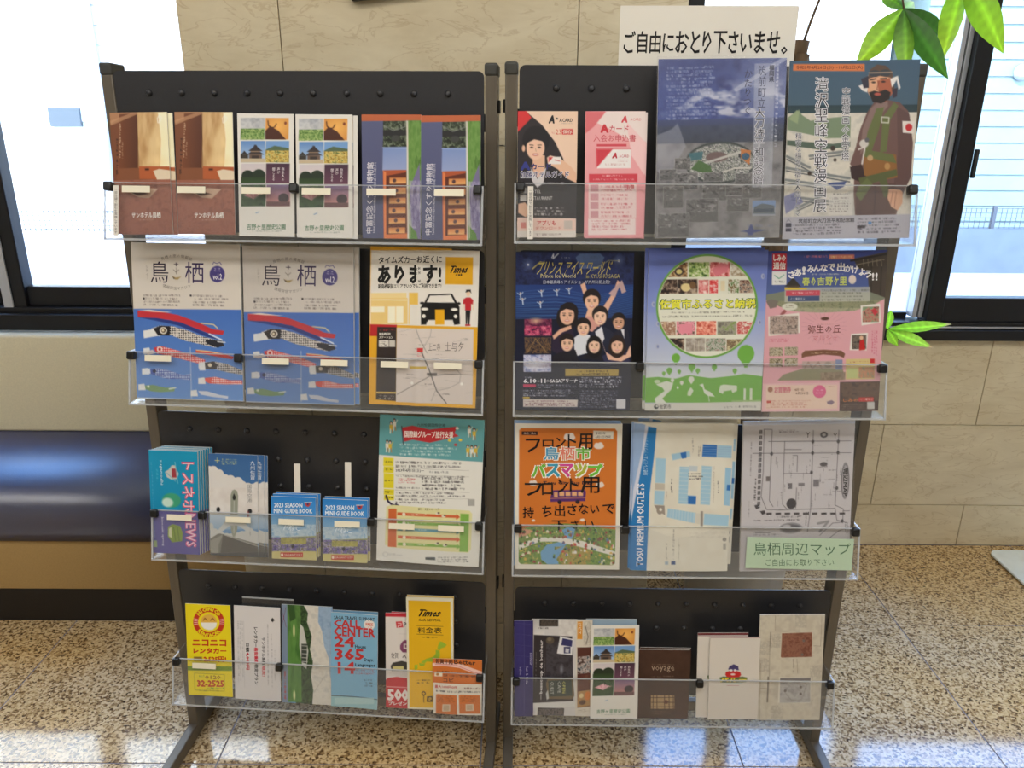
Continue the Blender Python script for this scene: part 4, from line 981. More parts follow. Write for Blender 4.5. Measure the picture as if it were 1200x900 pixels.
# --- golf leaflet
p = Paint((665, 205), (948, 215), (940, 765), (665, 745), .109, .220)
p.R(600, 100, 1000, 900, (74, 128, 196), (104, 156, 206))
p.P([(790, 200), (872, 205), (868, 300), (890, 350), (900, 430), (925, 500), (930, 600), (940, 640), (940, 770), (820, 770)], (206, 202, 194)).N(790, 205, 945, 770, 34, [(186, 184, 180), (226, 220, 208), (206, 198, 186)], 21, .5)
p.P([(715, 200), (786, 205), (812, 250), (806, 300), (832, 380), (820, 450), (836, 520), (824, 600), (836, 680), (828, 770), (740, 770)], (38, 62, 38)).N(715, 205, 840, 770, 9, [(24, 44, 26), (50, 76, 44), (70, 96, 54)], 22, .0)
p.cl = p.mP([(715, 200), (786, 205), (812, 250), (806, 300), (832, 380), (820, 450), (836, 520), (824, 600), (836, 680), (828, 770), (740, 770)]); p.N(700, 200, 850, 780, 9, [(24, 44, 26), (50, 76, 44), (74, 100, 58)], 22, .9); p.cl = None
p.P([(695, 205), (735, 210), (750, 300), (770, 420), (770, 745), (694, 742)], (70, 116, 54)).N(695, 205, 772, 745, 30, [(60, 106, 44), (104, 150, 72), (84, 132, 60)], 23, .7, 4).P([(700, 205), (736, 210), (744, 280), (712, 300)], (50, 84, 40))
p.E(733, 348, 6, 34, (206, 210, 150)).E(731, 706, 6, 26, (206, 210, 150)).P([(768, 310), (786, 330), (812, 460), (800, 560), (776, 540), (762, 430)], (196, 196, 190)).P([(774, 420), (806, 420), (800, 530), (772, 520)], (60, 66, 60))
for j in range(5): p.L([(776, 430 + j * 22), (806, 432 + j * 22)], 3, (206, 206, 200))
p.P([(655, 195), (697, 200), (696, 760), (655, 755)], (124, 140, 164)).Mi(672, 570, 688, 730, 1, (186, 56, 56), .9, 3, True).L([(662, 220), (690, 330)], 1.2, (120, 40, 50)).L([(690, 220), (664, 330)], 1.2, (120, 40, 50)).L([(840, 690), (900, 600)], 1.6, (160, 150, 144))
put('leaflet', 0, 3, (-.041, .112), (.109, .220), -.5, p, 'golf course leaflet with green fairway, dark trees and white cloud', n=-.002)

# --- call center leaflet
p = Paint((47, 210), (318, 213), (307, 777), (40, 750), .1005, .2095)
p.R(0, 100, 400, 900, (126, 176, 206)).P([(40, 690), (310, 715), (310, 790), (40, 770)], (150, 190, 196)).L([(44, 690), (110, 694), (200, 700), (310, 714)], 4, (50, 60, 66))
p.T('SAGA TRAVEL SUPPORT', 64, 228, 300, 248, (40, 44, 56), .02)
p.T('CALL', 64, 250, 216, 290, (198, 50, 48), .032).T('CENTER', 64, 292, 300, 344, (198, 50, 48), .032).T('24', 66, 346, 180, 404, (198, 50, 48), .032).T('365', 66, 418, 232, 478, (198, 50, 48), .032).T('14', 84, 496, 180, 560, (198, 50, 48), .032)
p.T('Hours', 184, 392, 246, 412, (40, 60, 76), .03).T('Days.', 236, 468, 290, 492, (40, 60, 76), .03).T('Languages', 184, 500, 298, 522, (40, 60, 76), .03)
p.E(268, 270, 32, 30, (232, 226, 220)).T('FREE', 248, 260, 290, 276, (214, 90, 60), .02).Mi(254, 280, 284, 290, 1, (214, 90, 60), .8).Mi(184, 526, 298, 566, 4, (190, 60, 60), .7, 3).Mi(232, 590, 290, 640, 3, (60, 60, 60), .6, 4).R(60, 704, 290, 742, (176, 206, 206), a=.8)
put('leaflet', 0, 3, (.062, .1045), (.1005, .2095), -.5, p, 'light blue call centre leaflet with large red lettering', n=.001, bend=lambda a, b: .004 * a ** 2)
p2 = Paint((47, 210), (318, 213), (307, 777), (40, 750), .1005, .2095, 200, base=(112, 156, 186))
put('leaflet', 0, 3, (.060, .1085), (.1005, .2095), -.3, p2, 'plain blue top edge of a leaflet behind the call centre one', n=-.006)

# --- red white points leaflet
p = Paint((363, 203), (625, 208), (618, 765), (355, 757), .099, .211)
p.R(0, 100, 800, 900, (222, 214, 208)).R(300, 190, 700, 224, (190, 40, 56))
p.P([(420, 252), (456, 250), (462, 284), (424, 288)], (204, 52, 60)).L([(432, 262), (450, 262), (450, 274), (434, 274), (432, 284)], 4, (240, 230, 226)).T('P', 466, 256, 482, 280, (60, 60, 64), .02).T('ay', 486, 256, 520, 284, (60, 60, 64), .02).L([(436, 322), (600, 326)], 2, (200, 194, 190))
p.P([(442, 390), (456, 366), (470, 358), (520, 360), (520, 430), (456, 430), (442, 414)], (126, 64, 100)).R(462, 380, 560, 410, (222, 214, 208)).R(470, 386, 480, 402, (126, 64, 100))
p.T('佐賀', 390, 432, 430, 466, (60, 50, 50), .0).L([(456, 460), (466, 446), (474, 462)], 4, (60, 50, 50)).P([(386, 512), (400, 492), (450, 480), (486, 490), (486, 540), (390, 540)], (70, 66, 60)).P([(398, 514), (460, 510), (460, 534), (398, 536)], (206, 196, 130))
p.P([(350, 600), (370, 582), (420, 574), (640, 600), (640, 780), (340, 780)], (196, 44, 52)).L([(352, 634), (620, 640)], 6, (226, 150, 150)).T('500', 368, 652, 484, 712, (236, 226, 222), .05).T('円', 488, 660, 540, 712, (236, 226, 222), .03).T('プレゼント', 370, 722, 500, 742, (236, 226, 222), .03)
N1 = put('leaflet', 0, 3, (.177, .1075), (.099, .211), .3, p, 'red and white campaign leaflet half hidden by the tall yellow one', n=-.0056)
copy_sheet(N1, .011, .0015, -.003, 'red campaign leaflet edge rising behind the first copy', -.3)

# --- tall yellow car rental price list
p = Paint((487, 108), (757, 112), (755, 765), (484, 757), .0985, .247)
p.R(0, 0, 900, 900, (226, 220, 196)).P([(500, 126), (742, 130), (744, 752), (496, 748)], (228, 178, 24))
p.T('Times', 546, 178, 696, 216, (20, 18, 16), .03, 0, False, .18).T('CAR RENTAL', 556, 230, 686, 244, (30, 24, 18), .02).L([(546, 270), (698, 274)], 2.5, (110, 84, 20)).L([(546, 320), (698, 324)], 2.5, (110, 84, 20)).T('料金表', 552, 280, 690, 314, (40, 32, 16), .01).Mi(574, 332, 664, 344, 1, (60, 46, 20), .8)
GJ = (150, 180, 50)
p.P([(668, 384), (680, 360), (696, 364), (718, 380), (704, 394), (684, 400), (678, 412), (664, 404)], GJ).P([(654, 410), (674, 412), (680, 440), (664, 470), (640, 480), (600, 478), (588, 490), (566, 484), (600, 462), (640, 450), (654, 430)], GJ).P([(530, 500), (548, 496), (546, 522), (530, 528)], GJ).P([(556, 488), (590, 492), (584, 504), (560, 504)], GJ)
p.Mi(540, 582, 626, 610, 2, (70, 54, 24), .8).E(580, 666, 12, 12, (30, 24, 18)).E(580, 666, 7, 7, (228, 178, 24)).L([(580, 678), (580, 718)], 3, (30, 24, 18)).P([(600, 684), (632, 682), (630, 716), (598, 716)], (30, 26, 20)).T('逆', 604, 688, 626, 712, (228, 178, 24), .02)
O1 = put('price_list', 0, 3, (.223, .129), (.0985, .247), .9, p, 'tall yellow car rental price list with white border, front copy', cat='leaflet', n=.0)
p2 = Paint((0, 0), (10, 0), (10, 24), (0, 24), .0985, .247, 200, base=(206, 160, 40)).R(.0, .0, 10, .5, (226, 214, 180))
put('price_list', 0, 3, (.2235, .1325), (.0985, .247), .5, p2, 'yellow price list edge rising behind the tall front copy', cat='leaflet', n=-.0026)

# --- orange coupon leaflet, folded and curled
p = Paint((632, 600), (922, 600), (918, 787), (640, 765), .102, .068)
p.R(0, 0, 1100, 900, (222, 214, 200)).T('最大1000円OFF', 642, 610, 776, 628, (190, 50, 50), .02).T('お得クーポン', 816, 616, 914, 630, (120, 50, 50), .02).Mi(650, 636, 912, 652, 1, (40, 36, 40), .9, 4)
for x0 in (650, 786):
    p.P([(x0, 664), (x0 + 10, 660), (x0 + 124, 664), (x0 + 126, 776), (x0 + 4, 770)], (206, 112, 44)); p.Mi(x0 + 8, 668, x0 + 116, 704, 4, (120, 60, 20), .8, x0); p.R(x0 + 40, 716, x0 + 86, 756, (214, 196, 170)); p.R(x0 + 46, 721, x0 + 80, 752, (190, 166, 136))
PC = put('coupon_leaflet', 0, 3, (.283, .036), (.102, .068), .6, p, 'orange curled coupon leaflet in front at the right end of bottom tray', n=.006, thick=.0005, bend=lambda a, b: .002 * np.sin(a * 3.14))
p = Paint((620, 452), (924, 440), (880, 606), (634, 596), .104, .055)
p.R(500, 300, 1000, 700, (206, 112, 48)).T('Better', 752, 446, 880, 476, (70, 40, 30), .02).T('佐賀牛肉', 640, 452, 742, 480, (80, 40, 26), .03).Mi(650, 520, 870, 560, 2, (90, 46, 26), .85, 4).T('コピ', 688, 566, 740, 588, (60, 30, 20), .02).R(640, 530, 682, 556, (236, 222, 200)).E(656, 544, 8, 8, (180, 120, 60)).L([(770, 545), (870, 550)], 3, (120, 60, 30)).P([(620, 480), (700, 470), (800, 476), (916, 520), (906, 562), (860, 530), (780, 500), (690, 492), (624, 498)], (236, 196, 186)).L([(640, 486), (760, 482), (905, 540)], 3, (190, 90, 90))
up = link('cover', p.mesh('coupon_top'), PC, label='orange upper flap with pale pink stripe'); up.location = (-.001, .0665, -.0012)
lw = link('pages', block_mesh('coupon_top_back', .104, .055, .0004, None), PC); lw.location = (-.001, .0665, -.0013)
# ---------------------------------------------------------------- right stand
def head(p, cx, cy, r, skin=(226, 188, 160), hair=(34, 26, 26), tilt=0, long=False, smile=True):
    """a printed portrait head"""
    if long: p.E(cx, cy + r * .35, r * 1.15, r * 1.35, hair)
    p.E(cx + tilt, cy - r * .25, r * 1.02, r * 1.05, hair); p.E(cx, cy + r * .12, r * .78, r * .98, skin, 1, 1.5)
    p.P([(cx - r * .85, cy - r * .1), (cx - r * .7, cy - r * .95), (cx + r * .4, cy - r * 1.05), (cx + r * .9, cy - r * .2), (cx + r * .55, cy - r * .45), (cx - r * .1, cy - r * .6), (cx - r * .6, cy - r * .35)], hair)
    for s_ in (-1, 1):
        p.E(cx + s_ * r * .33, cy + r * .08, r * .13, r * .07, (50, 36, 34)); p.L([(cx + s_ * r * .2, cy - r * .12), (cx + s_ * r * .48, cy - r * .14)], max(1.0, r * .07), (70, 50, 44))
    p.L([(cx, cy + r * .15), (cx + r * .05, cy + r * .4)], max(.8, r * .06), tuple(c * .8 for c in skin))
    p.E(cx, cy + r * .66, r * .26, r * .08 if not smile else r * .12, (196, 110, 104)); 
    if smile: p.E(cx, cy + r * .64, r * .18, r * .05, (240, 230, 224))

# --- card member hotel guide
p = Paint((62, 280), (328, 280), (320, 830), (62, 828), .1005, .2085)
p.R(0, 200, 400, 900, (44, 38, 42)).P([(95, 280), (330, 280), (330, 580), (290, 560), (262, 480), (226, 410), (170, 340), (128, 306)], (232, 200, 176)).P([(60, 280), (98, 280), (124, 308), (60, 372)], (206, 50, 52))
p.T('A', 200, 300, 228, 332, (28, 26, 32), .05, 0, False, .2).E(236, 312, 4, 4, (28, 26, 32)).T('ACARD', 246, 312, 306, 327, (60, 56, 60), .02).Mi(246, 330, 306, 335, 1, (120, 110, 106), .7).T('Vol.', 212, 368, 228, 378, (214, 130, 120)).T('23', 231, 358, 256, 380, (206, 60, 56), .0).R(258, 357, 281, 380, (206, 44, 50)).R(283, 357, 306, 380, (206, 44, 50)).T('保存', 261, 361, 303, 377, (232, 206, 190), .02)
p.P([(60, 640), (70, 560), (120, 520), (190, 520), (250, 560), (322, 590), (322, 740), (280, 770), (60, 720)], (38, 34, 38)).P([(128, 470), (182, 470), (184, 540), (160, 580), (130, 540)], (222, 178, 150)).P([(120, 520), (150, 572), (190, 520), (176, 590), (150, 610), (126, 580)], (206, 200, 200))
p.E(143, 405, 60, 62, (28, 24, 28)); head(p, 141, 432, 52, (232, 190, 164), (28, 24, 28)); p.E(88, 440, 7, 14, (224, 178, 150))
p.P([(192, 480), (206, 470), (252, 482), (300, 520), (322, 550), (322, 590), (280, 570), (240, 530), (196, 506)], (226, 182, 152)).R(198, 476, 254, 508, (232, 224, 220)).P([(200, 478), (218, 478), (200, 500)], (200, 40, 50)).L([(228, 490), (248, 494)], 3, (190, 60, 60))
p.T('A', 78, 500, 116, 532, (50, 56, 130), .06).T('カード', 122, 506, 210, 530, (50, 50, 110), .04).T('加盟ホテルガイド', 76, 538, 290, 568, (232, 228, 232), .06).T('加盟ホテルガイド', 77, 539, 289, 567, (50, 50, 100), .02)
p.T('HOTEL', 110, 620, 166, 634, (206, 200, 196)).T('RESTAURANT', 110, 648, 216, 664, (206, 200, 196)).R(74, 610, 102, 634, (190, 186, 182)).R(74, 640, 102, 668, (214, 210, 206)).Mi(136, 584, 272, 598, 1, (196, 190, 196), .8, 4).Mi(136, 692, 284, 734, 3, (214, 208, 204), .8, 5)
p.P([(60, 740), (322, 746), (322, 830), (60, 830)], (232, 200, 186)).T('アプリも', 150, 754, 232, 776, (200, 44, 50), .02).T('ダウンロード', 142, 780, 256, 794, (200, 80, 70)).R(268, 754, 304, 792, (200, 186, 176)).R(60, 800, 322, 830, (222, 214, 206)).Mi(140, 808, 260, 822, 1, (130, 110, 106), .8).R(78, 762, 100, 788, (214, 130, 120)).P([(66, 680), (96, 674), (120, 706), (100, 740), (66, 720)], (226, 180, 150))
put('leaflet', 1, 0, (-.285, .104), (.1005, .2085), .2, p, 'hotel card guide leaflet with smiling woman holding a card', n=0)

# --- card application
p = Paint((362, 285), (622, 285), (613, 832), (353, 830), .1005, .2085)
p.R(300, 200, 700, 900, (232, 168, 170), (226, 150, 156)).P([(450, 285), (630, 285), (630, 480), (540, 400), (470, 360), (400, 330)], (230, 214, 210)).P([(362, 285), (450, 287), (398, 350), (360, 380)], (214, 110, 116)).P([(540, 330), (625, 420), (620, 560), (560, 470)], (236, 196, 196))
p.T('A', 518, 306, 546, 332, (206, 70, 80), .05, 0, False, .2).T('ACARD', 556, 314, 604, 326, (214, 130, 130), .0).T('A', 428, 342, 460, 374, (200, 50, 62), .06).T('カード', 466, 346, 548, 372, (200, 70, 84), .02).T('入会お申込書', 396, 384, 580, 414, (206, 96, 106), .01)
p.R(410, 424, 540, 434, (206, 70, 84)).R(406, 442, 560, 526, (214, 90, 100)).R(410, 446, 560, 528, (232, 226, 224)).P([(410, 446), (480, 446), (450, 480), (424, 510), (410, 524)], (204, 60, 74)).T('A', 478, 462, 502, 484, (190, 50, 64), .05, 0, False, .2).T('ACARD', 508, 470, 552, 482, (200, 90, 96)).Mi(440, 506, 540, 520, 1, (190, 140, 140), .8).Mi(500, 490, 550, 502, 2, (200, 150, 150), .8)
p.R(376, 552, 588, 588, (204, 66, 80)).Mi(430, 556, 526, 566, 1, (236, 214, 210), .9).Mi(392, 572, 574, 580, 1, (236, 214, 210), .8).R(374, 590, 584, 744, (232, 206, 204)).R(372, 746, 582, 818, (234, 214, 212))
for j in range(4): p.R(382, 598 + j * 38, 418, 628 + j * 38, (206, 150, 156)).Mi(428, 598 + j * 38, 570, 630 + j * 38, 2, (196, 90, 100), .85, 20 + j)
p.T('お得', 542, 600, 574, 618, (200, 50, 60), .02).Mi(388, 750, 574, 800, 4, (196, 100, 110), .8, 31)
R1 = put('leaflet', 1, 0, (-.171, .104), (.1005, .2085), .4, p, 'pink card application leaflet beside the hotel card guide', group='pink application leaflets', n=0)
copy_sheet(R1, .003, -.001, -.004, 'second pink application leaflet showing a sliver behind the front one', -.3)

# --- peace museum poster
p = Paint((32, 220), (472, 228), (462, 848), (25, 843), .212, .292, 760)
p.R(0, 200, 500, 440, (44, 56, 116), (66, 84, 150)).N(0, 200, 500, 440, 60, [(34, 44, 104), (70, 90, 158), (50, 66, 130)], 40, .5)
m = np.clip((fbm(p.X / 70, p.Y / 34, 44) - .47) * 6, 0, 1) * np.clip((p.Y - 290) / 60, 0, 1) * np.clip((440 - p.Y) / 30, 0, 1); p.put(m * np.clip((p.X - 40) / 140, .25, 1), (206, 208, 220), .9)
p.E(420, 330, 70, 70, (200, 204, 220), .55, 60).L([(300, 330), (470, 226)], 14, (214, 216, 226), .5)
p.R(0, 428, 500, 520, (60, 74, 120), (46, 52, 70)).N(0, 450, 500, 520, 14, [(44, 54, 74), (72, 84, 100), (52, 62, 76)], 45, .5).R(0, 510, 500, 900, (96, 96, 100), (150, 148, 148)).N(0, 510, 500, 900, 50, [(90, 90, 94), (160, 158, 158), (190, 188, 186)], 46, .5)
p.P([(28, 480), (80, 460), (100, 440), (112, 470), (130, 520), (60, 640), (28, 600)], (170, 172, 184), .5)
p.E(250, 580, 122, 74, (56, 66, 66)); p.cl = p.mE(250, 580, 116, 66); p.N(100, 500, 400, 680, 9, [(60, 74, 76), (190, 190, 180), (90, 96, 92), (214, 212, 206), (50, 54, 60)], 47); p.E(238, 560, 38, 18, (110, 90, 90)).L([(130, 600), (370, 530)], 8, (196, 194, 188)).L([(180, 640), (300, 600), (380, 600)], 6, (210, 206, 196)).cl = None
p.P([(175, 570), (216, 590), (222, 612), (196, 616), (148, 600)], (74, 110, 60)).P([(320, 534), (356, 540), (352, 590), (322, 566)], (196, 120, 60)).E(338, 560, 14, 12, (50, 90, 120)).P([(140, 545), (190, 540), (186, 566), (146, 572)], (60, 110, 120))
ph = [(92, 562, 146, 600), (40, 600, 98, 638), (92, 614, 172, 672), (54, 662, 122, 736), (190, 655, 284, 712), (134, 706, 246, 788), (272, 668, 328, 696), (304, 620, 362, 660), (276, 698, 354, 752), (330, 660, 396, 706), (34, 756, 144, 840), (194, 614, 260, 644)]
for j, (a, b, c, d) in enumerate(ph):
    p.R(a - 1.5, b - 1.5, c + 1.5, d + 1.5, (176, 174, 172)).N(a, b, c, d, 16, [(60, 60, 62), (128, 126, 126), (90, 90, 92), (160, 158, 156)], 50 + j, 1, .6)
    p.R(a, b + (d - b) * .6, c, d, (84, 84, 84), a=.5)
p.R(366, 716, 446, 770, (170, 176, 190)).R(366, 716, 446, 742, (130, 160, 206)).P([(368, 762), (372, 738), (400, 726), (442, 734), (444, 764)], (96, 108, 118)).R(372, 745, 440, 756, (60, 78, 96))
p.P([(326, 824), (352, 818), (360, 800), (366, 800), (372, 818), (414, 820), (372, 830), (368, 838), (354, 838), (350, 828)], (60, 74, 140)).Mi(340, 795, 440, 812, 1, (120, 130, 160), .7).Mi(330, 832, 410, 840, 1, (110, 120, 150), .7)
WT = (230, 232, 240)
p.Mi(60, 246, 240, 430, 15, (206, 212, 232), .55, 60)
p.R(362, 244, 432, 670, (200, 204, 216), a=.45)
p.T('福岡県', 412, 250, 430, 308, (40, 44, 70), .03, 0, True).T('筑前町立', 374, 250, 404, 396, (60, 66, 96), -.01, 0, True).T('大刀洗平和記念館', 366, 396, 402, 662, (236, 236, 242), .045, 0, True).T('大刀洗平和記念館', 367, 396, 401, 662, (26, 28, 44), .005, 0, True)
p.T('かたりつぐ', 326, 262, 356, 418, (40, 46, 80), .0, 0, True).Mi(434, 250, 448, 530, 1, (232, 234, 244), .9, 61, True).Mi(424, 430, 432, 500, 1, (200, 204, 220), .7, 62, True)
put('poster', 1, 0, (.005, .148), (.212, .292), .8, p, 'blue and grey peace museum poster with an aerial view, tallest on the stand', cat='poster', n=.001, thick=.003, bend=curl(.0), sleeve=.006)

# --- pilot exhibition poster
p = Paint((485, 240), (940, 235), (908, 855), (470, 848), .215, .290, 760)
p.R(400, 200, 1000, 392, (58, 84, 108), (66, 90, 108)).R(400, 388, 1000, 428, (34, 56, 66), (50, 70, 74)).R(400, 415, 1000, 780, (196, 190, 178)).N(400, 415, 1000, 780, 40, [(190, 186, 176), (214, 208, 196), (170, 170, 164)], 70, .6)
p.P([(480, 430), (520, 402), (530, 420), (560, 440), (640, 430), (700, 426), (700, 500), (620, 500), (480, 470)], (116, 134, 108)).P([(484, 434), (512, 404), (522, 410), (516, 450)], (140, 156, 120)).P([(480, 505), (640, 520), (700, 512), (700, 530), (600, 540), (480, 522)], (80, 96, 84)).E(600, 452, 26, 30, (96, 112, 92)).E(600, 452, 18, 22, (150, 160, 130))
for a in ((480, 560, 560, 600), (470, 640, 600, 660), (500, 700, 640, 720), (480, 600, 700, 640), (560, 560, 690, 545), (520, 740, 600, 700)): p.L([(a[0], a[1]), (a[2], a[3])], 9, (110, 116, 118), .9).L([(a[0], a[1] + 10), (a[2], a[3] + 12)], 4, (60, 66, 74), .9)
for a in ((640, 535, 9), (560, 620, 7), (590, 600, 7), (648, 575, 6)): p.E(*a[:2], a[2], a[2], (60, 50, 44))
p.P([(620, 655), (690, 650), (680, 668), (655, 680), (640, 668)], (70, 84, 130)).P([(470, 700), (520, 680), (540, 720), (480, 760)], (90, 96, 150), .7)
CO = (104, 78, 74); CD = (66, 48, 50)
# figure: coat, legs, arms, straps, head
p.P([(756, 415), (780, 380), (830, 372), (870, 380), (900, 410), (912, 470), (906, 540), (896, 640), (880, 700), (862, 776), (720, 768), (714, 690), (716, 610), (700, 590), (720, 530), (734, 470)], CO)
p.P([(860, 392), (904, 420), (918, 520), (912, 640), (884, 700), (850, 690), (866, 560)], (92, 68, 66)).N(740, 380, 915, 770, 26, [(84, 60, 60), (128, 98, 90), (104, 78, 74)], 72, .0)
p.P([(770, 400), (800, 372), (826, 368), (830, 392), (790, 440), (760, 520), (735, 560), (742, 470)], (128, 104, 100)).P([(720, 660), (860, 660), (858, 776), (724, 770)], (86, 62, 58)).L([(790, 670), (786, 770)], 4, CD).L([(740, 690), (738, 765)], 3, CD)
p.P([(700, 600), (740, 592), (760, 640), (740, 655), (706, 640)], (56, 40, 40))
p.P([(745, 560), (790, 550), (860, 560), (866, 640), (800, 650), (750, 630)], (134, 92, 50)).N(745, 550, 866, 650, 14, [(110, 74, 42), (160, 116, 66), (84, 60, 40)], 73, .0)
OL = (96, 104, 62)
p.P([(790, 400), (816, 396), (800, 470), (770, 560), (745, 560), (760, 480)], OL).P([(812, 430), (850, 380), (866, 392), (838, 440), (826, 548), (804, 552)], OL).P([(750, 540), (850, 560), (862, 590), (750, 566)], OL).P([(730, 640), (862, 610), (866, 632), (740, 670)], (84, 90, 56)).P([(730, 670), (760, 640), (780, 660), (740, 720), (722, 700)], OL).P([(800, 640), (826, 640), (846, 700), (820, 710)], (84, 90, 56))
p.L([(808, 430), (834, 432), (832, 450), (808, 448), (808, 430)], 4, (190, 190, 176)).E(748, 520, 16, 14, (196, 192, 186)).E(758, 508, 8, 8, (90, 90, 96)).L([(730, 540), (752, 530), (742, 590)], 5, (206, 200, 196)).E(770, 570, 10, 10, (180, 150, 110)).E(830, 600, 10, 12, (170, 130, 80))
p.P([(880, 444), (922, 446), (920, 488), (882, 484)], (214, 206, 200)).E(903, 466, 12, 13, (186, 44, 50))
p.P([(836, 680), (866, 676), (884, 690), (884, 730), (868, 756), (846, 744), (832, 712)], (206, 158, 128)).L([(850, 690), (842, 735)], 2, (140, 90, 70)).L([(862, 692), (856, 745)], 2, (140, 90, 70)).L([(836, 676), (884, 680)], 7, CD)
p.E(797, 318, 44, 56, (212, 160, 126)).P([(790, 306), (842, 296), (844, 350), (820, 380), (800, 360)], (164, 92, 66)).P([(762, 346), (780, 340), (798, 344), (820, 336), (838, 346), (834, 368), (806, 384), (776, 378)], (38, 30, 30)).E(793, 352, 12, 5, (170, 80, 70)).L([(796, 310), (790, 336), (800, 340)], 3, (130, 70, 54))
p.E(778, 312, 7, 3, (36, 28, 28)).E(812, 310, 7, 3, (36, 28, 28)).L([(766, 304), (786, 300)], 4, (50, 36, 32)).L([(802, 300), (822, 298)], 4, (50, 36, 32))
p.P([(758, 300), (766, 268), (790, 252), (820, 256), (842, 276), (848, 320), (856, 350), (842, 344), (838, 296), (796, 290)], (86, 66, 56)).E(782, 282, 20, 12, (54, 58, 66)).E(818, 280, 20, 12, (54, 58, 66)).L([(762, 280), (842, 278)], 4, (150, 130, 110)).P([(842, 330), (836, 300), (862, 290), (872, 330), (866, 338), (858, 304)], (220, 216, 214)).P([(726, 324), (742, 318), (760, 320), (756, 346), (740, 340)], (220, 214, 210)).P([(844, 336), (862, 330), (860, 360), (846, 366)], (54, 46, 60)).P([(734, 300), (760, 290), (762, 330), (744, 332)], (50, 48, 62))
p.R(400, 770, 1000, 900, (172, 170, 180)).R(628, 694, 712, 766, (206, 202, 196), a=.75).Mi(640, 690, 700, 698, 1, (60, 56, 60), .8).Mi(632, 704, 706, 760, 6, (110, 104, 104), .7, 75)
p.P([(498, 250), (746, 250), (746, 274), (497, 272)], (206, 116, 64)).T('令和5年4月26日(水)～10月22日(火)', 506, 255, 740, 269, (90, 40, 30), .01)
for off, c1 in ((.05, (222, 222, 228)), (.0, (34, 34, 44))):
    p.T('滝沢聖峰空戦漫画展', 574, 292, 622, 758, c1, off, 0, True).T('空戦漫画の金字塔', 668, 328, 698, 580, c1, off, 0, True).T('精密な描写に宿る人間ドラマ', 508, 480, 532, 770, c1, off * .7, 0, True)
p.T('筑前町立大刀洗平和記念館', 524, 778, 718, 794, (34, 32, 44), .01).Mi(504, 796, 700, 836, 4, (70, 66, 76), .8, 76).R(480, 792, 500, 806, (40, 40, 60)).R(480, 810, 500, 822, (40, 40, 60)).Mi(730, 778, 890, 836, 5, (70, 66, 76), .75, 77).E(772, 798, 6, 5, (70, 130, 190)).R(728, 806, 756, 816, (50, 46, 56)).T('人', 480, 776, 500, 790, (130, 130, 140))
put('poster', 1, 0, (.224, .147), (.215, .290), 1.0, p, 'exhibition poster with a bearded pilot in flying gear, right end of top tray', cat='poster', n=.001, thick=.002)

# --- ice show flyer
p = Paint((60, 35), (595, 38), (580, 748), (55, 742), .2115, .287, 780)
p.R(0, 0, 700, 900, (20, 24, 48)).R(0, 180, 700, 330, (30, 60, 120), (30, 50, 100))
for j in range(14): p.L([(50, 214 + j * 9), (240, 196 + j * 10 + (j % 3) * 5), (420, 230 + j * 8), (600, 190 + j * 9)], 3, (90, 150, 206), .35)
p.E(330, 110, 230, 90, (44, 60, 130), .6, 60).N(50, 40, 600, 180, 20, [(20, 24, 56), (44, 60, 120), (24, 30, 70)], 80, .5).P([(330, 60), (350, 44), (440, 44), (460, 60), (440, 110), (350, 110)], (120, 150, 190), .5)
for x, y, r in ((115, 92, 14), (525, 76, 14)): p.E(x, y, r, r, (150, 170, 220), .6, 12).E(x, y, 4, 4, (240, 240, 250))
p.L([(222, 62), (230, 46), (228, 66), (252, 44)], 4, (206, 210, 220)).Mi(262, 58, 306, 66, 1, (190, 190, 200), .8)
GD = (196, 180, 96)
p.T('プリンス アイス ワールド', 150, 74, 500, 136, GD, .0, 0, False, .05).L([(135, 110), (170, 80), (190, 84)], 4, GD).L([(400, 120), (480, 74), (530, 76)], 3, (150, 150, 120)).T('Prince Ice World', 172, 132, 330, 150, (206, 196, 140), .01).T('in KYUSHU SAGA', 378, 134, 530, 152, (170, 160, 100), .01).T('日本最高峰のアイスショーが九州に初上陸!', 184, 160, 486, 176, (206, 210, 224), .0)
for x, y in ((80, 225), (175, 215), (245, 212), (300, 205), (170, 265), (90, 250)): p.L([(x - 14, y - 8), (x, y), (x + 12, y - 12)], 3, (200, 214, 230)).L([(x, y), (x + 2, y + 16)], 4, (210, 220, 234)).E(x, y - 8, 4, 4, (214, 190, 170))
p.P([(352, 180), (372, 170), (392, 250), (430, 280), (420, 340), (372, 330), (386, 290)], (226, 180, 152)).P([(500, 250), (470, 310), (440, 300), (478, 246), (500, 215), (520, 160), (530, 168), (512, 230)], (220, 174, 150)).P([(480, 220), (540, 160), (560, 210), (540, 220), (530, 190), (505, 235)], (190, 160, 160))
p.P([(374, 320), (440, 320), (440, 400), (374, 380)], (206, 150, 140)); head(p, 404, 250, 40, (230, 184, 156))
p.P([(228, 400), (260, 370), (320, 380), (330, 470), (260, 500), (222, 470)], (44, 34, 58)); head(p, 292, 312, 42, (226, 178, 152), (30, 22, 24), 8, True); p.P([(226, 408), (262, 376), (310, 360), (312, 376), (270, 392), (232, 424)], (222, 172, 146))
p.P([(320, 420), (352, 396), (396, 404), (404, 480), (330, 500)], (214, 216, 224)); head(p, 366, 370, 34, (232, 190, 162))
p.P([(396, 400), (430, 366), (470, 370), (510, 400), (500, 480), (404, 470)], (36, 40, 60)).P([(420, 390), (450, 366), (462, 420), (436, 470)], (216, 216, 224)); head(p, 442, 320, 36, (234, 194, 168), (40, 30, 30))
p.P([(500, 400), (530, 376), (570, 384), (582, 470), (520, 480)], (34, 34, 50)).P([(536, 380), (552, 378), (552, 420)], (220, 220, 226)); head(p, 526, 345, 32, (206, 160, 132))
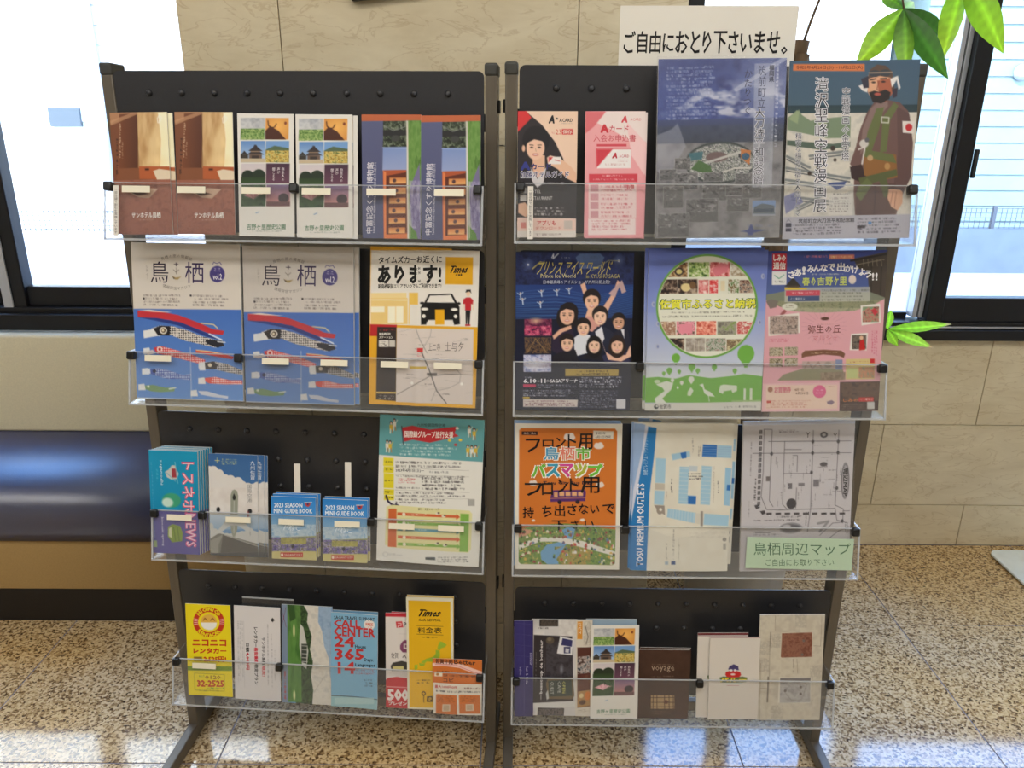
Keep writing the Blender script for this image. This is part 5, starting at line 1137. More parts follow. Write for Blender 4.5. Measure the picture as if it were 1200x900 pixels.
p.P([(224, 500), (262, 480), (330, 470), (346, 520), (230, 526)], (28, 26, 36)); head(p, 292, 440, 34, (226, 184, 158))
p.P([(350, 510), (390, 484), (440, 480), (460, 520)], (30, 28, 36)); head(p, 416, 450, 33, (228, 190, 164), (24, 20, 24), 0, True)
p.P([(450, 500), (490, 480), (560, 480), (582, 530), (470, 540)], (50, 50, 80)).P([(446, 420), (466, 480), (500, 500), (560, 494), (580, 450), (584, 500), (540, 524), (480, 516)], (226, 180, 156)); head(p, 520, 450, 34, (228, 184, 158), (44, 32, 30), 0, True)
p.N(98, 332, 222, 406, 10, [(70, 20, 60), (180, 60, 100), (220, 130, 150)], 81).R(98, 332, 222, 362, (60, 20, 50), a=.6).E(150, 340, 20, 10, (230, 200, 160), .8, 6).N(98, 414, 220, 486, 9, [(14, 16, 40), (120, 90, 60), (30, 30, 50)], 82).L([(110, 484), (150, 420), (200, 484)], 3, (150, 120, 80)).N(94, 492, 220, 570, 16, [(110, 120, 170), (206, 206, 226), (150, 140, 170)], 83).E(150, 540, 40, 22, (226, 226, 236), .8, 10)
p.P([(284, 556), (528, 560), (526, 590), (284, 590)], (170, 146, 74)).Mi(330, 562, 508, 588, 2, (60, 48, 24), .9, 84)
p.T('6.10', 94, 602, 152, 620, (232, 230, 236), .03).T('(土)－', 156, 606, 172, 618, (220, 220, 226)).T('11', 174, 602, 194, 620, (232, 230, 236), .03).T('(日)', 198, 606, 212, 618, (220, 220, 226)).T('SAGAアリーナ', 216, 602, 340, 620, (232, 230, 236), .02).Mi(94, 590, 130, 600, 1, (210, 210, 220), .8)
p.R(92, 626, 150, 640, (190, 50, 90)).Mi(156, 626, 340, 644, 2, (200, 200, 210), .8, 85).Mi(92, 650, 340, 684, 3, (214, 214, 222), .8, 86).Mi(350, 592, 560, 644, 5, (226, 226, 232), .85, 87).Mi(350, 654, 540, 736, 8, (180, 180, 190), .7, 88).P([(92, 694), (342, 698), (340, 732), (92, 730)], (206, 196, 190)).Mi(98, 700, 334, 728, 3, (90, 40, 60), .8, 89).R(90, 684, 122, 692, (200, 170, 70)).R(518, 696, 560, 740, (206, 206, 212))
put('flyer', 1, 1, (-.231, .1445), (.2115, .287), .15, p, 'dark blue ice show flyer with a group of skaters', cat='flyer', n=0, thick=.0008)

# --- hometown tax brochure
p = Paint((660, 22), (1190, 25), (1170, 755), (640, 745), .2125, .291, 780)
p.R(500, 0, 1300, 900, (104, 118, 190), (206, 206, 206)).R(500, 0, 1300, 300, (92, 108, 184), (134, 150, 206)).R(500, 300, 1300, 600, (140, 154, 206), (206, 210, 214))
p.E(920, 275, 228, 233, (104, 160, 66)).E(920, 275, 219, 224, (222, 222, 206))
p.cl = p.mE(920, 275, 217, 222)
FO = [(70, 50, 40), (150, 110, 70), (210, 190, 150)]; GR = [(60, 90, 44), (150, 180, 96), (220, 220, 190)]; RE = [(170, 60, 60), (226, 140, 140), (240, 214, 206)]; DK = [(30, 26, 28), (80, 60, 50), (180, 160, 140)]; WH = [(226, 222, 214), (200, 190, 170), (150, 130, 100)]
tiles = [(740, 78, 832, 142, FO, 12), (838, 78, 928, 142, GR, 9), (932, 78, 1020, 142, RE, 16), (1024, 78, 1110, 142, WH, 12), (700, 152, 788, 216, DK, 12), (790, 152, 878, 216, DK, 18), (882, 156, 926, 216, RE, 14), (930, 156, 968, 216, [(200, 40, 50), (226, 90, 90), (236, 200, 200)], 7), (1014, 154, 1062, 216, [(120, 100, 60), (220, 220, 210), (90, 120, 60)], 10), (1064, 158, 1124, 216, [(90, 50, 40), (200, 180, 160), (60, 60, 70)], 10),
         (700, 340, 780, 402, [(200, 170, 140), (150, 110, 90), (226, 210, 190)], 12), (784, 340, 868, 402, [(196, 90, 110), (236, 170, 180), (90, 80, 60)], 14), (874, 340, 962, 402, [(180, 70, 60), (226, 130, 110), (240, 190, 170)], 10), (968, 342, 1052, 402, [(110, 106, 96), (160, 156, 140), (120, 150, 70)], 14), (1056, 344, 1130, 400, [(226, 220, 206), (190, 60, 60), (230, 224, 210)], 12), (750, 416, 820, 476, DK, 16), (826, 416, 912, 476, [(140, 130, 120), (170, 160, 150), (190, 186, 176)], 16), (916, 418, 1006, 476, [(90, 110, 80), (190, 190, 180), (150, 120, 110)], 8), (1010, 424, 1080, 476, [(180, 160, 120), (110, 90, 70), (200, 190, 150)], 12)]
for j, (a, b, c, d, cols, sc) in enumerate(tiles): p.N(a, b, c, d, sc, cols, 90 + j)
p.E(825, 188, 22, 18, (226, 206, 150)).E(856, 178, 14, 16, (120, 90, 60)).E(795, 118, 20, 18, (60, 50, 50)).E(795, 118, 13, 11, (206, 190, 120)).P([(940, 110), (980, 80), (1016, 90), (1010, 120), (960, 140)], (214, 120, 130)).R(794, 352, 856, 394, (226, 140, 156)).R(980, 160, 1000, 206, (226, 214, 180)).L([(864, 440), (864, 476)], 3, (206, 200, 180)).L([(884, 430), (884, 476)], 3, (206, 200, 180))
p.cl = None
p.T('佐賀市ふるさと納税', 708, 240, 1140, 284, (90, 120, 70), .07).T('佐賀市ふるさと納税', 711, 242, 1137, 282, (226, 222, 70), .03).Mi(758, 294, 1088, 306, 1, (110, 110, 96), .9, 112).Mi(720, 312, 1124, 324, 1, (110, 110, 96), .9, 113)
G2 = (112, 170, 72)
def balloon(x, y, r, c=G2):
    p.E(x, y, r, r * 1.05, c).P([(x - r * .8, y + r * .55), (x + r * .8, y + r * .55), (x + r * .25, y + r * 1.4), (x - r * .25, y + r * 1.4)], c).R(x - r * .2, y + r * 1.45, x + r * .2, y + r * 1.7, c)
p.P([(600, 596), (700, 590), (780, 600), (840, 584), (940, 600), (1050, 590), (1090, 582), (1200, 600), (1200, 715), (950, 714), (600, 706)], G2)
for x, y, r in ((1098, 490, 38), (782, 504, 19), (854, 546, 16), (752, 562, 13), (727, 574, 8), (797, 567, 8), (881, 564, 10), (956, 549, 12), (1049, 567, 10)): balloon(x, y, r)
for x, y, r in ((766, 606, 8), (808, 618, 8), (852, 604, 13), (790, 640, 5)): balloon(x, y, r, (214, 216, 206))
p.P([(690, 625), (740, 610), (770, 620), (760, 650), (740, 670), (720, 690), (740, 712), (690, 712), (684, 690), (730, 655), (720, 640)], (214, 218, 206)).E(697, 612, 14, 9, (190, 206, 170)).P([(888, 630), (906, 624), (912, 650), (940, 664), (960, 686), (930, 682), (912, 670), (902, 640)], (214, 218, 206)).L([(930, 680), (934, 706)], 3, (214, 218, 206)).P([(976, 664), (984, 634), (1000, 630), (1060, 636), (1060, 660), (1040, 670), (1034, 656), (1000, 662), (996, 674)], (206, 214, 196)).R(1090, 650, 1100, 712, (206, 214, 196)).R(1118, 650, 1130, 712, (206, 214, 196)).R(1036, 704, 1170, 712, (150, 180, 120)).P([(836, 660), (850, 640), (862, 656), (850, 680), (834, 678)], (206, 214, 196))
p.R(500, 712, 1300, 800, (206, 204, 196)).E(692, 728, 10, 10, (40, 50, 60)).E(695, 725, 5, 5, (206, 204, 196)).T('佐賀市', 706, 718, 760, 738, (60, 60, 66), .01).Mi(1002, 728, 1150, 742, 1, (120, 120, 120), .8, 114)
for x, y in ((1168, 142), (1156, 348), (700, 350), (698, 452), (680, 262)): p.E(x, y, 8, 12, (170, 176, 200)).E(x + 2, y, 4, 7, (120, 130, 180))
V1 = put('brochure', 1, 1, (.007, .148), (.2125, .291), .5, p, 'hometown tax brochure with green circle of food photos, front copy', cat='brochure', group='hometown tax brochures', n=.003, thick=.002)
copy_sheet(V1, -.0045, .0035, -.004, 'hometown tax brochure edge showing behind the front copy', .2)

# --- spring event flyer
p = Paint((75, 60), (658, 60), (622, 850), (55, 845), .213, .291, 780)
p.R(0, 0, 700, 320, (56, 66, 140), (90, 110, 160)).P([(490, 100), (650, 70), (660, 60), (660, 300), (575, 300), (560, 160), (520, 150)], (74, 66, 60)).L([(480, 110), (650, 80)], 9, (50, 46, 46)).L([(500, 130), (640, 106)], 4, (150, 140, 120)).L([(580, 120), (580, 300)], 7, (60, 54, 50)).L([(630, 110), (624, 300)], 7, (60, 54, 50))
for j in range(5): p.L([(540 + j * 22, 104), (542 + j * 22, 136)], 3, (140, 130, 110))
p.P([(160, 230), (200, 186), (240, 232)], (60, 56, 54)).R(172, 226, 230, 250, (80, 70, 64)).P([(66, 270), (170, 250), (580, 262), (650, 290), (650, 340), (66, 330)], (120, 126, 110)).N(66, 300, 650, 360, 14, [(110, 116, 90), (150, 150, 116), (130, 130, 104)], 120, .8)
p.P([(60, 290), (120, 320), (200, 350), (340, 360), (500, 352), (600, 320), (645, 295), (640, 900), (50, 900)], (214, 160, 168))
for j in range(24):
    a = j / 24 * 6.283; p.L([(355 + math.cos(a) * 60, 425 + math.sin(a) * 45), (355 + math.cos(a) * 110, 425 + math.sin(a) * 85)], 1.5, (190, 140, 150), .8)
p.R(98, 72, 168, 152, (196, 44, 56)).T('しみの', 104, 78, 162, 108, (236, 226, 220), .04).T('通信', 104, 114, 162, 146, (236, 226, 220), .04).R(98, 156, 168, 222, (222, 222, 220)).L([(110, 176), (132, 192), (156, 174)], 4, (90, 160, 130)).Mi(106, 200, 160, 212, 1, (110, 110, 110), .8)
p.Mi(252, 80, 368, 96, 1, (226, 120, 130), .9, 121).R(374, 80, 496, 102, (206, 120, 110)).Mi(380, 84, 490, 98, 1, (240, 220, 150), .9, 122)
for t, x0, y0, x1, y1 in (('さ', 176, 156, 208, 190), ('あ', 208, 146, 240, 182), ('!', 246, 136, 258, 172), ('み', 268, 130, 300, 164), ('ん', 300, 126, 332, 160), ('な', 334, 126, 366, 160), ('で', 368, 124, 402, 158), ('出', 414, 120, 450, 160), ('か', 452, 130, 486, 162), ('け', 486, 136, 516, 170), ('よ', 520, 148, 548, 180), ('う', 550, 158, 580, 192), ('!!', 584, 170, 608, 204)): p.T(t, x0, y0, x1, y1, (232, 230, 232), .04)
p.Mi(290, 168, 446, 180, 1, (220, 220, 180), .9, 123)
for t, x0, x1 in (('春', 246, 280), ('の', 288, 308), ('吉', 318, 352), ('野', 358, 392), ('ヶ', 400, 420), ('里', 426, 460)): p.T(t, x0, 188, x1, 226, (196, 206, 110), .03)
p.E(488, 200, 18, 22, (220, 206, 196)).R(160, 236, 575, 306, (180, 180, 170), a=.8).P([(160, 234), (270, 238), (268, 246), (160, 246)], (206, 180, 70)).R(166, 250, 332, 276, (196, 80, 96)).R(176, 276, 330, 302, (70, 84, 120)).Mi(184, 282, 260, 296, 1, (220, 220, 220), .9).Mi(340, 244, 570, 304, 4, (100, 100, 96), .7, 124).Mi(190, 254, 320, 270, 1, (230, 200, 200), .8)
p.E(186, 328, 38, 18, (206, 206, 190)).Mi(164, 318, 208, 336, 2, (120, 110, 90), .8).P([(70, 300), (96, 290), (130, 300), (120, 330), (90, 336)], (120, 110, 104)).P([(138, 364), (160, 340), (172, 350), (152, 372)], (150, 90, 90))
p.P([(82, 374), (232, 358), (238, 456), (84, 470)], (222, 214, 206)).N(90, 372, 228, 460, 12, [(90, 80, 76), (180, 160, 150), (130, 110, 100)], 125, .9).P([(530, 326), (624, 318), (630, 410), (536, 424)], (222, 218, 210)).N(540, 332, 620, 408, 12, [(60, 70, 50), (190, 110, 100), (100, 150, 110)], 126, .9).P([(486, 464), (568, 460), (562, 548), (480, 544)], (222, 218, 210)).N(490, 470, 560, 540, 14, [(44, 40, 40), (110, 100, 90), (90, 76, 70)], 127, .95).P([(528, 500), (548, 490), (556, 544), (526, 546)], (190, 40, 40)).E(536, 484, 9, 10, (220, 180, 150)).P([(580, 350), (600, 340), (614, 360), (600, 376)], (190, 60, 70))
p.E(358, 388, 20, 8, (90, 60, 50)).T('弥生の丘', 276, 418, 434, 458, (120, 72, 66), .0).T('マルシェ', 300, 470, 420, 496, (206, 130, 140), .0).Mi(320, 412, 400, 420, 1, (150, 110, 100), .7).Mi(360, 508, 396, 516, 1, (160, 110, 110), .7)
p.P([(246, 560), (262, 544), (356, 540), (440, 546), (458, 562), (452, 582), (430, 572), (352, 564), (264, 574), (248, 580)], (120, 84, 66)).Mi(290, 550, 420, 560, 1, (220, 190, 160), .8)
for a in ((90, 526), (164, 524), (90, 580), (164, 578)): p.N(a[0], a[1], a[0] + 64, a[1] + 42, 10, [(90, 80, 60), (190, 180, 160), (130, 120, 90)], int(sum(a)), 1)
p.Mi(88, 480, 200, 500, 2, (190, 90, 110), .6, 128).Mi(584, 450, 616, 580, 3, (190, 80, 110), .7, 129, True)
p.P([(130, 690), (160, 660), (260, 630), (340, 622), (450, 640), (452, 692)], (136, 132, 104)).R(250, 596, 440, 636, (176, 160, 150), a=.8).L([(262, 630), (280, 600), (300, 634), (330, 600), (345, 632)], 5, (150, 130, 120)).E(376, 616, 18, 16, (150, 140, 130)).R(412, 590, 446, 640, (130, 140, 170)).R(462, 588, 602, 690, (206, 186, 130)).Mi(480, 598, 570, 606, 1, (150, 60, 50), .7).R(580, 588, 602, 610, (196, 50, 56)).N(526, 630, 600, 684, 10, [(160, 140, 100), (200, 130, 100), (120, 150, 120)], 131).R(468, 634, 520, 684, (190, 196, 130)).N(340, 652, 460, 692, 14, [(120, 100, 80), (160, 140, 120)], 132, .9)
p.R(50, 704, 434, 850, (222, 178, 182)).P([(76, 712), (422, 716), (424, 836), (76, 832)], (224, 196, 178)).T('お買物券', 116, 720, 196, 752, (214, 130, 140), .03).E(96, 734, 12, 14, (160, 110, 90)).T('4月1日', 214, 730, 256, 744, (110, 70, 60), .0).T('6月30日', 220, 748, 280, 762, (110, 70, 60), .0).E(336, 748, 32, 32, (214, 96, 140)).Mi(316, 736, 356, 760, 2, (236, 200, 214), .8).Mi(80, 786, 300, 830, 4, (190, 120, 110), .7, 133).R(80, 790, 100, 802, (196, 70, 60)).P([(372, 800), (396, 792), (410, 802), (396, 816), (376, 812)], (130, 110, 130)).Mi(364, 718, 408, 724, 1, (150, 60, 60), .8)
p.R(434, 702, 640, 850, (74, 54, 48)).N(440, 706, 626, 800, 20, [(60, 44, 40), (110, 84, 66), (84, 62, 54)], 134, .9).T('しみの', 452, 784, 524, 802, (206, 120, 60), .02).R(526, 780, 600, 802, (190, 60, 56)).Mi(530, 784, 596, 798, 1, (226, 190, 180), .9).Mi(440, 812, 560, 840, 3, (170, 150, 130), .7, 135).R(568, 804, 604, 840, (190, 186, 180))
put('flyer', 1, 1, (.2205, .1485), (.213, .291), 1.0, p, 'pink and blue spring festival flyer with old gate, right end of second tray', cat='flyer', n=.001, thick=.0015)

# --- bus map
p = Paint((68, 38), (625, 42), (612, 815), (60, 812), .2055, .293, 780)
OR = (206, 116, 44)
p.R(0, 0, 700, 900, (226, 220, 206)).P([(98, 62), (586, 66), (598, 80), (590, 780), (576, 790), (92, 784), (80, 772), (88, 74)], OR)
p.cl = p.mP([(98, 62), (586, 66), (598, 80), (590, 780), (576, 790), (92, 784), (80, 772), (88, 74)])
gr = [(70, 110, 50), (130, 160, 70), (90, 120, 60), (190, 180, 90)]
p.P([(70, 600), (150, 580), (240, 570), (330, 566), (430, 572), (520, 590), (600, 600), (600, 800), (70, 800)], (96, 136, 64)); p.cl = p.cl * p.mP([(70, 600), (150, 580), (240, 570), (330, 566), (430, 572), (520, 590), (600, 600), (600, 800), (70, 800)])
p.N(60, 550, 620, 800, 14, gr, 140)
p.P([(200, 760), (196, 720), (230, 680), (300, 664), (330, 640), (310, 600), (340, 584), (380, 590), (372, 630), (352, 664), (310, 700), (290, 740), (310, 786), (240, 790)], (110, 160, 200)).E(360, 740, 100, 60, (120, 140, 60)).N(270, 690, 460, 790, 12, [(90, 120, 50), (190, 150, 80), (120, 150, 70)], 141, .9).P([(290, 700), (330, 680), (280, 760), (300, 786), (230, 786), (214, 740)], (110, 160, 200))
p.P([(80, 680), (180, 640), (300, 640), (420, 660), (600, 720), (600, 745), (500, 716), (400, 690), (280, 662), (190, 664), (84, 706)], (226, 222, 212)).P([(60, 600), (100, 590), (160, 606), (120, 630), (80, 640)], (206, 150, 120))
rs = random.Random(5)
for j in range(150):
    x, y = rs.uniform(84, 586), rs.uniform(590, 785); c = rs.choice([(196, 70, 60), (226, 214, 190), (150, 60, 60), (214, 170, 70), (60, 84, 50), (120, 90, 70), (230, 226, 220), (90, 110, 150)])
    if p.mE(250, 735, 40, 55).max() and (200 < x < 300 and 680 < y < 790): continue
    w_, h_ = rs.uniform(7, 16), rs.uniform(6, 12); p.P([(x, y), (x + w_ / 2, y - h_ * .7), (x + w_, y), (x + w_, y + h_), (x, y + h_)], c, .95)
for j in range(40): x, y = rs.uniform(84, 586), rs.uniform(584, 785); p.E(x, y, 6, 6, rs.choice([(40, 76, 40), (70, 100, 44), (110, 140, 60)]))
p.cl = None
for x, y, r in ((350, 112, 30), (503, 158, 26), (510, 362, 22), (418, 548, 12), (160, 352, 22), (160, 550, 9)): p.E(x, y, r, r * .55, (226, 214, 206)).E(x - r * .4, y - r * .3, r * .5, r * .4, (226, 214, 206)).E(x + r * .3, y - r * .35, r * .5, r * .45, (226, 214, 206))
p.P([(102, 80), (184, 80), (184, 99), (102, 98)], (50, 30, 34)).T('鳥栖・基山', 112, 84, 174, 95, (230, 200, 180), .0).P([(474, 76), (580, 80), (578, 122), (472, 118)], (222, 214, 200)).T('令和5年', 484, 84, 538, 98, (60, 50, 50), .0).T('4月1日改定', 484, 102, 566, 116, (60, 50, 50), .0)
for t, x0, x1, c in (('鳥', 218, 292, (70, 150, 190)), ('栖', 300, 376, (226, 130, 110)), ('市', 384, 458, (110, 180, 60))): p.T(t, x0 - 2, 160, x1 + 2, 228, (238, 234, 224), .07); p.T(t, x0, 162, x1, 226, c, .02)
for t, x0, x1, c in (('バ', 156, 224, (110, 180, 60)), ('ス', 230, 296, (60, 150, 180)), ('マ', 302, 366, (206, 70, 150)), ('ッ', 376, 440, (170, 180, 60)), ('プ', 448, 522, (110, 190, 60))): p.T(t, x0 - 3, 248, x1 + 3, 318, (240, 236, 226), .09); p.T(t, x0, 251, x1, 315, c, .04)
p.T('Tosu City Bus Map', 212, 340, 470, 362, (50, 36, 50), .03)
p.P([(258, 388), (430, 386), (436, 396), (432, 446), (250, 450), (248, 432), (256, 404)], (86, 42, 110)).R(268, 398, 288, 426, (214, 160, 110))
for j in range(4): p.R(296 + j * 33, 396, 322 + j * 33, 418, (222, 170, 120))
p.E(298, 452, 11, 11, (40, 30, 44)).E(392, 450, 11, 11, (40, 30, 44)).L([(250, 432), (434, 428)], 3, (222, 150, 90))
IK = (24, 20, 22)
def ink(pts, w=7): p.L(pts, w, IK)
def hand(t, x0, y0, x1, y1): p.T(t, x0, y0, x1, y1, IK, .012)
for (t, x0, y0, x1, y1) in (('フ', 122, 118, 196, 188), ('ロ', 210, 124, 266, 158), ('ン', 280, 112, 330, 162), ('ト', 342, 96, 384, 164), ('用', 396, 92, 470, 172), ('フ', 116, 350, 206, 416), ('ロ', 206, 350, 262, 412), ('ン', 290, 330, 340, 400), ('ト', 352, 326, 396, 392), ('用', 410, 318, 506, 402),
                            ('持', 104, 476, 162, 534), ('ち', 206, 470, 256, 530), ('出', 272, 466, 326, 526), ('さ', 340, 462, 386, 520), ('な', 398, 460, 448, 514), ('い', 460, 468, 506, 510), ('で', 524, 462, 586, 512), ('下', 256, 548, 334, 600), ('さ', 356, 548, 396, 592), ('い', 430, 552, 480, 590)): hand(t, x0, y0, x1, y1)
p.L([(120, 130), (200, 116), (140, 190)], 4, (226, 90, 50), .5)
X1 = put('map_booklet', 1, 2, (-.2325, .149), (.2055, .293), .3, p, 'orange bus map with black handwriting over the title, at left of third tray', cat='map', group='orange bus maps', n=.003, thick=.002)
p2 = Paint((0, 0), (10, 0), (10, 10), (0, 10), .2055, .293, 200, base=(150, 176, 210))
put('map_booklet', 1, 2, (-.235, .154), (.2055, .293), .2, p2, 'pale blue topped sheet behind the handwritten orange bus map', cat='map', n=-.003)

# --- outlet mall map
p = Paint((50, 70), (530, 70), (508, 805), (38, 797), .192, .297, 780, base=(218, 212, 196))
p.N(0, 0, 700, 900, 90, [(216, 210, 194), (224, 220, 206)], 150, .8).P([(50, 70), (122, 88), (40, 560), (36, 560)], (206, 210, 226)).P([(118, 88), (158, 94), (150, 200), (128, 420), (118, 800), (36, 797), (40, 560), (80, 330)], (38, 120, 184)).P([(36, 620), (50, 400), (90, 200), (104, 80), (84, 75), (50, 74)], (150, 176, 214))
p.T('TOSU PREMIUM OUTLETS', 70, 366, 102, 776, (230, 230, 236), .03, 90).T('鳥栖プレミアム・アウトレット', 96, 140, 118, 324, (190, 214, 232), 0, 90)
LBL = (160, 196, 216); DBL = (50, 110, 180)
def blk(pts, c=LBL, n=0):
    p.P(pts, c)
blk([(156, 240), (204, 242), (200, 362), (154, 360)]); blk([(154, 362), (200, 364), (200, 396), (154, 394)], (190, 182, 168)); blk([(152, 398), (200, 400), (196, 470), (150, 466)]); blk([(150, 470), (170, 500), (204, 520), (200, 472)], (150, 140, 130)); p.E(178, 494, 16, 22, (150, 140, 130)).E(182, 492, 7, 8, (220, 216, 204))
blk([(216, 486), (350, 508), (346, 560), (212, 530)]); blk([(352, 510), (386, 512), (384, 570), (350, 560)], (206, 202, 190)); blk([(392, 512), (512, 524), (508, 576), (388, 568)])
blk([(230, 220), (316, 204), (320, 230), (236, 250)]); blk([(272, 214), (300, 208), (302, 238), (280, 242)], DBL); blk([(380, 172), (448, 176), (446, 236), (376, 232)], DBL); blk([(450, 176), (520, 180), (518, 240), (448, 236)]); blk([(270, 280), (316, 282), (310, 420), (352, 424), (348, 468), (266, 462)]); blk([(312, 424), (352, 426), (350, 466), (312, 464)], DBL); blk([(376, 276), (424, 280), (418, 470), (372, 466)]); blk([(316, 276), (356, 278), (354, 304), (314, 302)], (190, 200, 206)); blk([(490, 286), (520, 290), (514, 476), (486, 472)], (150, 190, 216)); blk([(500, 370), (518, 372), (516, 400), (498, 398)], DBL)
for j in range(9): p.L([(268, 290 + j * 20), (312, 292 + j * 20)], 1.5, (206, 216, 220)); p.L([(374, 290 + j * 20), (420, 293 + j * 20)], 1.5, (206, 216, 220)); p.L([(230 + j * 14, 490 + j * 2), (228 + j * 14, 534 + j * 3)], 1.5, (206, 216, 220))
for j in range(5): p.L([(378, 184 + j * 11), (518, 188 + j * 11)], 1.4, (150, 170, 206))
p.Mi(312, 310, 384, 346, 3, (60, 56, 60), .8, 151).Mi(326, 140, 336, 215, 1, (120, 116, 110), .8, 152, True).Mi(228, 340, 238, 410, 1, (60, 60, 60), .8, 153, True).Mi(452, 350, 462, 412, 1, (60, 60, 60), .8, 154, True).Mi(356, 180, 372, 232, 2, (110, 100, 100), .7, 155, True).Mi(206, 390, 214, 440, 1, (130, 120, 116), .7, 156, True).R(374, 500, 386, 576, (90, 80, 80), a=.5).Mi(430, 280, 440, 460, 1, (160, 150, 140), .7, 158, True)
p.R(236, 750, 256, 768, (60, 84, 130)).R(206, 752, 222, 768, (160, 176, 190)).Mi(208, 660, 218, 745, 1, (130, 126, 116), .8, 157, True).Mi(240, 590, 252, 745, 1, (130, 126, 116), .8, 159, True).Mi(268, 640, 276, 750, 1, (140, 136, 120), .7, 160, True).E(492, 644, 10, 10, (150, 146, 140)).R(486, 664, 500, 694, (170, 166, 156)).Mi(320, 600, 500, 640, 2, (206, 200, 186), .8, 161)
Y1 = put('map_sheet', 1, 2, (-.012, .150), (.190, .296), .1, p, 'shopping outlet map with blue title band down its left side, front sheet', cat='map', group='outlet maps', n=.002, thick=.0015, bend=lambda a, b: .003 * np.sin(a * 3.14))
copy_sheet(Y1, -.004, .002, -.0045, 'outlet map just behind the front sheet, with blue left edge')
copy_sheet(Y1, .008, .012, -.008, 'outlet map standing tallest behind the other outlet maps', -.3)

# --- town map in clear sleeve
p = Paint((575, 52), (1118, 52), (1100, 800), (580, 792), .213, .301, 780, base=(206, 202, 204))
p.R(560, 40, 1120, 70, (214, 220, 236))
BKL = (110, 106, 110)
for a in ([(676, 90), (678, 300), (672, 420), (700, 484), (760, 488), (1030, 486)], [(716, 96), (712, 440), (730, 470)], [(778, 150), (776, 460), (800, 486)], [(916, 100), (912, 486), (900, 600)], [(1040, 100), (1030, 470), (1070, 490), (1068, 560)], [(676, 90), (716, 92)], [(700, 150), (1100, 154)], [(625, 206), (1100, 212)], [(778, 308), (912, 310)], [(842, 380), (840, 480)], [(1070, 500), (1100, 500)], [(760, 486), (780, 486)], [(960, 620), (1020, 560), (1070, 556)], [(1000, 640), (1050, 600), (1100, 580)], [(820, 220), (842, 220), (842, 300)], [(778, 190), (860, 192)], [(650, 600), (720, 600)], [(1030, 486), (1040, 545), (1090, 560)]): p.L(a, 3.2, BKL)
for j in range(14): p.P([(655, 94 + j * 27), (668, 94 + j * 27), (667, 112 + j * 27), (654, 112 + j * 27)], (54, 50, 54)).R(660, 96 + j * 27, 663, 110 + j * 27, (206, 202, 204))
for j in range(9): p.R(700 + j * 44, 500 + j, 726 + j * 44, 510 + j, (54, 50, 54))
p.P([(640, 462), (660, 458), (668, 474), (650, 482)], (70, 66, 70)).P([(668, 492), (690, 488), (696, 504), (680, 510)], (60, 56, 60))
for a in ((915, 155), (915, 210), (716, 210), (1038, 156), (1038, 210), (912, 305), (1036, 385), (1066, 550)): p.E(*a, 7, 9, (80, 76, 80))
p.E(819, 458, 24, 26, (64, 60, 64)).E(1076, 350, 20, 88, (96, 92, 96)).E(1076, 350, 16, 82, (170, 166, 168)).T('周辺MAP', 1066, 284, 1088, 426, (40, 36, 40), .03, -90).E(968, 122, 18, 15, (90, 88, 96)).E(968, 122, 9, 7, (190, 190, 190)).E(970, 266, 18, 11, (96, 92, 96)).R(922, 340, 950, 376, (130, 126, 130)).R(800, 356, 820, 384, (110, 106, 110)).R(693, 320, 712, 344, (110, 100, 100)).E(820, 580, 56, 28, (150, 148, 150)).E(820, 580, 48, 20, (110, 108, 112)).E(800, 570, 20, 8, (190, 188, 190)).L([(950, 560), (1000, 550), (960, 600)], 12, (150, 148, 150)).R(850, 356, 880, 372, (130, 126, 130))
for j in range(26): x, y = 735 + (j * 67) % 320, 225 + (j * 41) % 240; p.Mi(x, y, x + 8, y + 40, 1, (100, 96, 100), .7, 170 + j, True)
for j in range(10): x, y = 920 + (j * 37) % 100, 170 + (j * 61) % 260; p.Mi(x, y, x + 46, y + 7, 1, (110, 106, 110), .7, 200 + j)
p.Mi(636, 330, 648, 440, 1, (50, 46, 50), .9, 171, True).Mi(748, 92, 846, 108, 2, (110, 100, 104), .8, 172).Mi(612, 150, 622, 320, 1, (90, 86, 90), .8, 173, True).Mi(636, 532, 860, 544, 1, (60, 56, 60), .9, 174).Mi(750, 516, 870, 528, 1, (70, 66, 70), .8, 175).Mi(610, 440, 620, 520, 1, (110, 106, 110), .7, 176, True).Mi(886, 520, 898, 570, 1, (50, 46, 50), .9, 177, True).Mi(1078, 560, 1096, 620, 2, (60, 56, 60), .8, 178, True).Mi(640, 590, 780, 616, 2, (130, 126, 130), .7, 179)
p.T('Y', 880, 108, 900, 134, (70, 66, 70), .0).T('Y', 1012, 116, 1032, 140, (70, 66, 70), .0).T('H', 890, 500, 904, 518, (60, 56, 60), .03)
Z1 = put('map_sheet', 1, 2, (.212, .153), (.213, .301), 1.5, p, 'black and white town map in a clear sleeve, right end of third tray', cat='map', n=.0, thick=.006)
link('plastic_sleeve', block_mesh('plastic_sleeve', .220, .306, .0002, None, 'film', gap=-.0012), Z1, label='clear plastic sleeve')
p = Paint((605, 627), (1120, 633), (1110, 790), (590, 775), .2085, .064, 780, base=(190, 214, 182))
p.T('鳥栖周辺マップ', 634, 652, 1104, 714, (60, 106, 70), .0).T('ご自由にお取り下さい', 690, 732, 1024, 766, (60, 106, 70), .0)
put('sign', 1, 2, (.2235, .040), (.2085, .064), -.7, p, 'pale green lettered sign in front of the town map', cat='sign', n=.0035, thick=.0008)

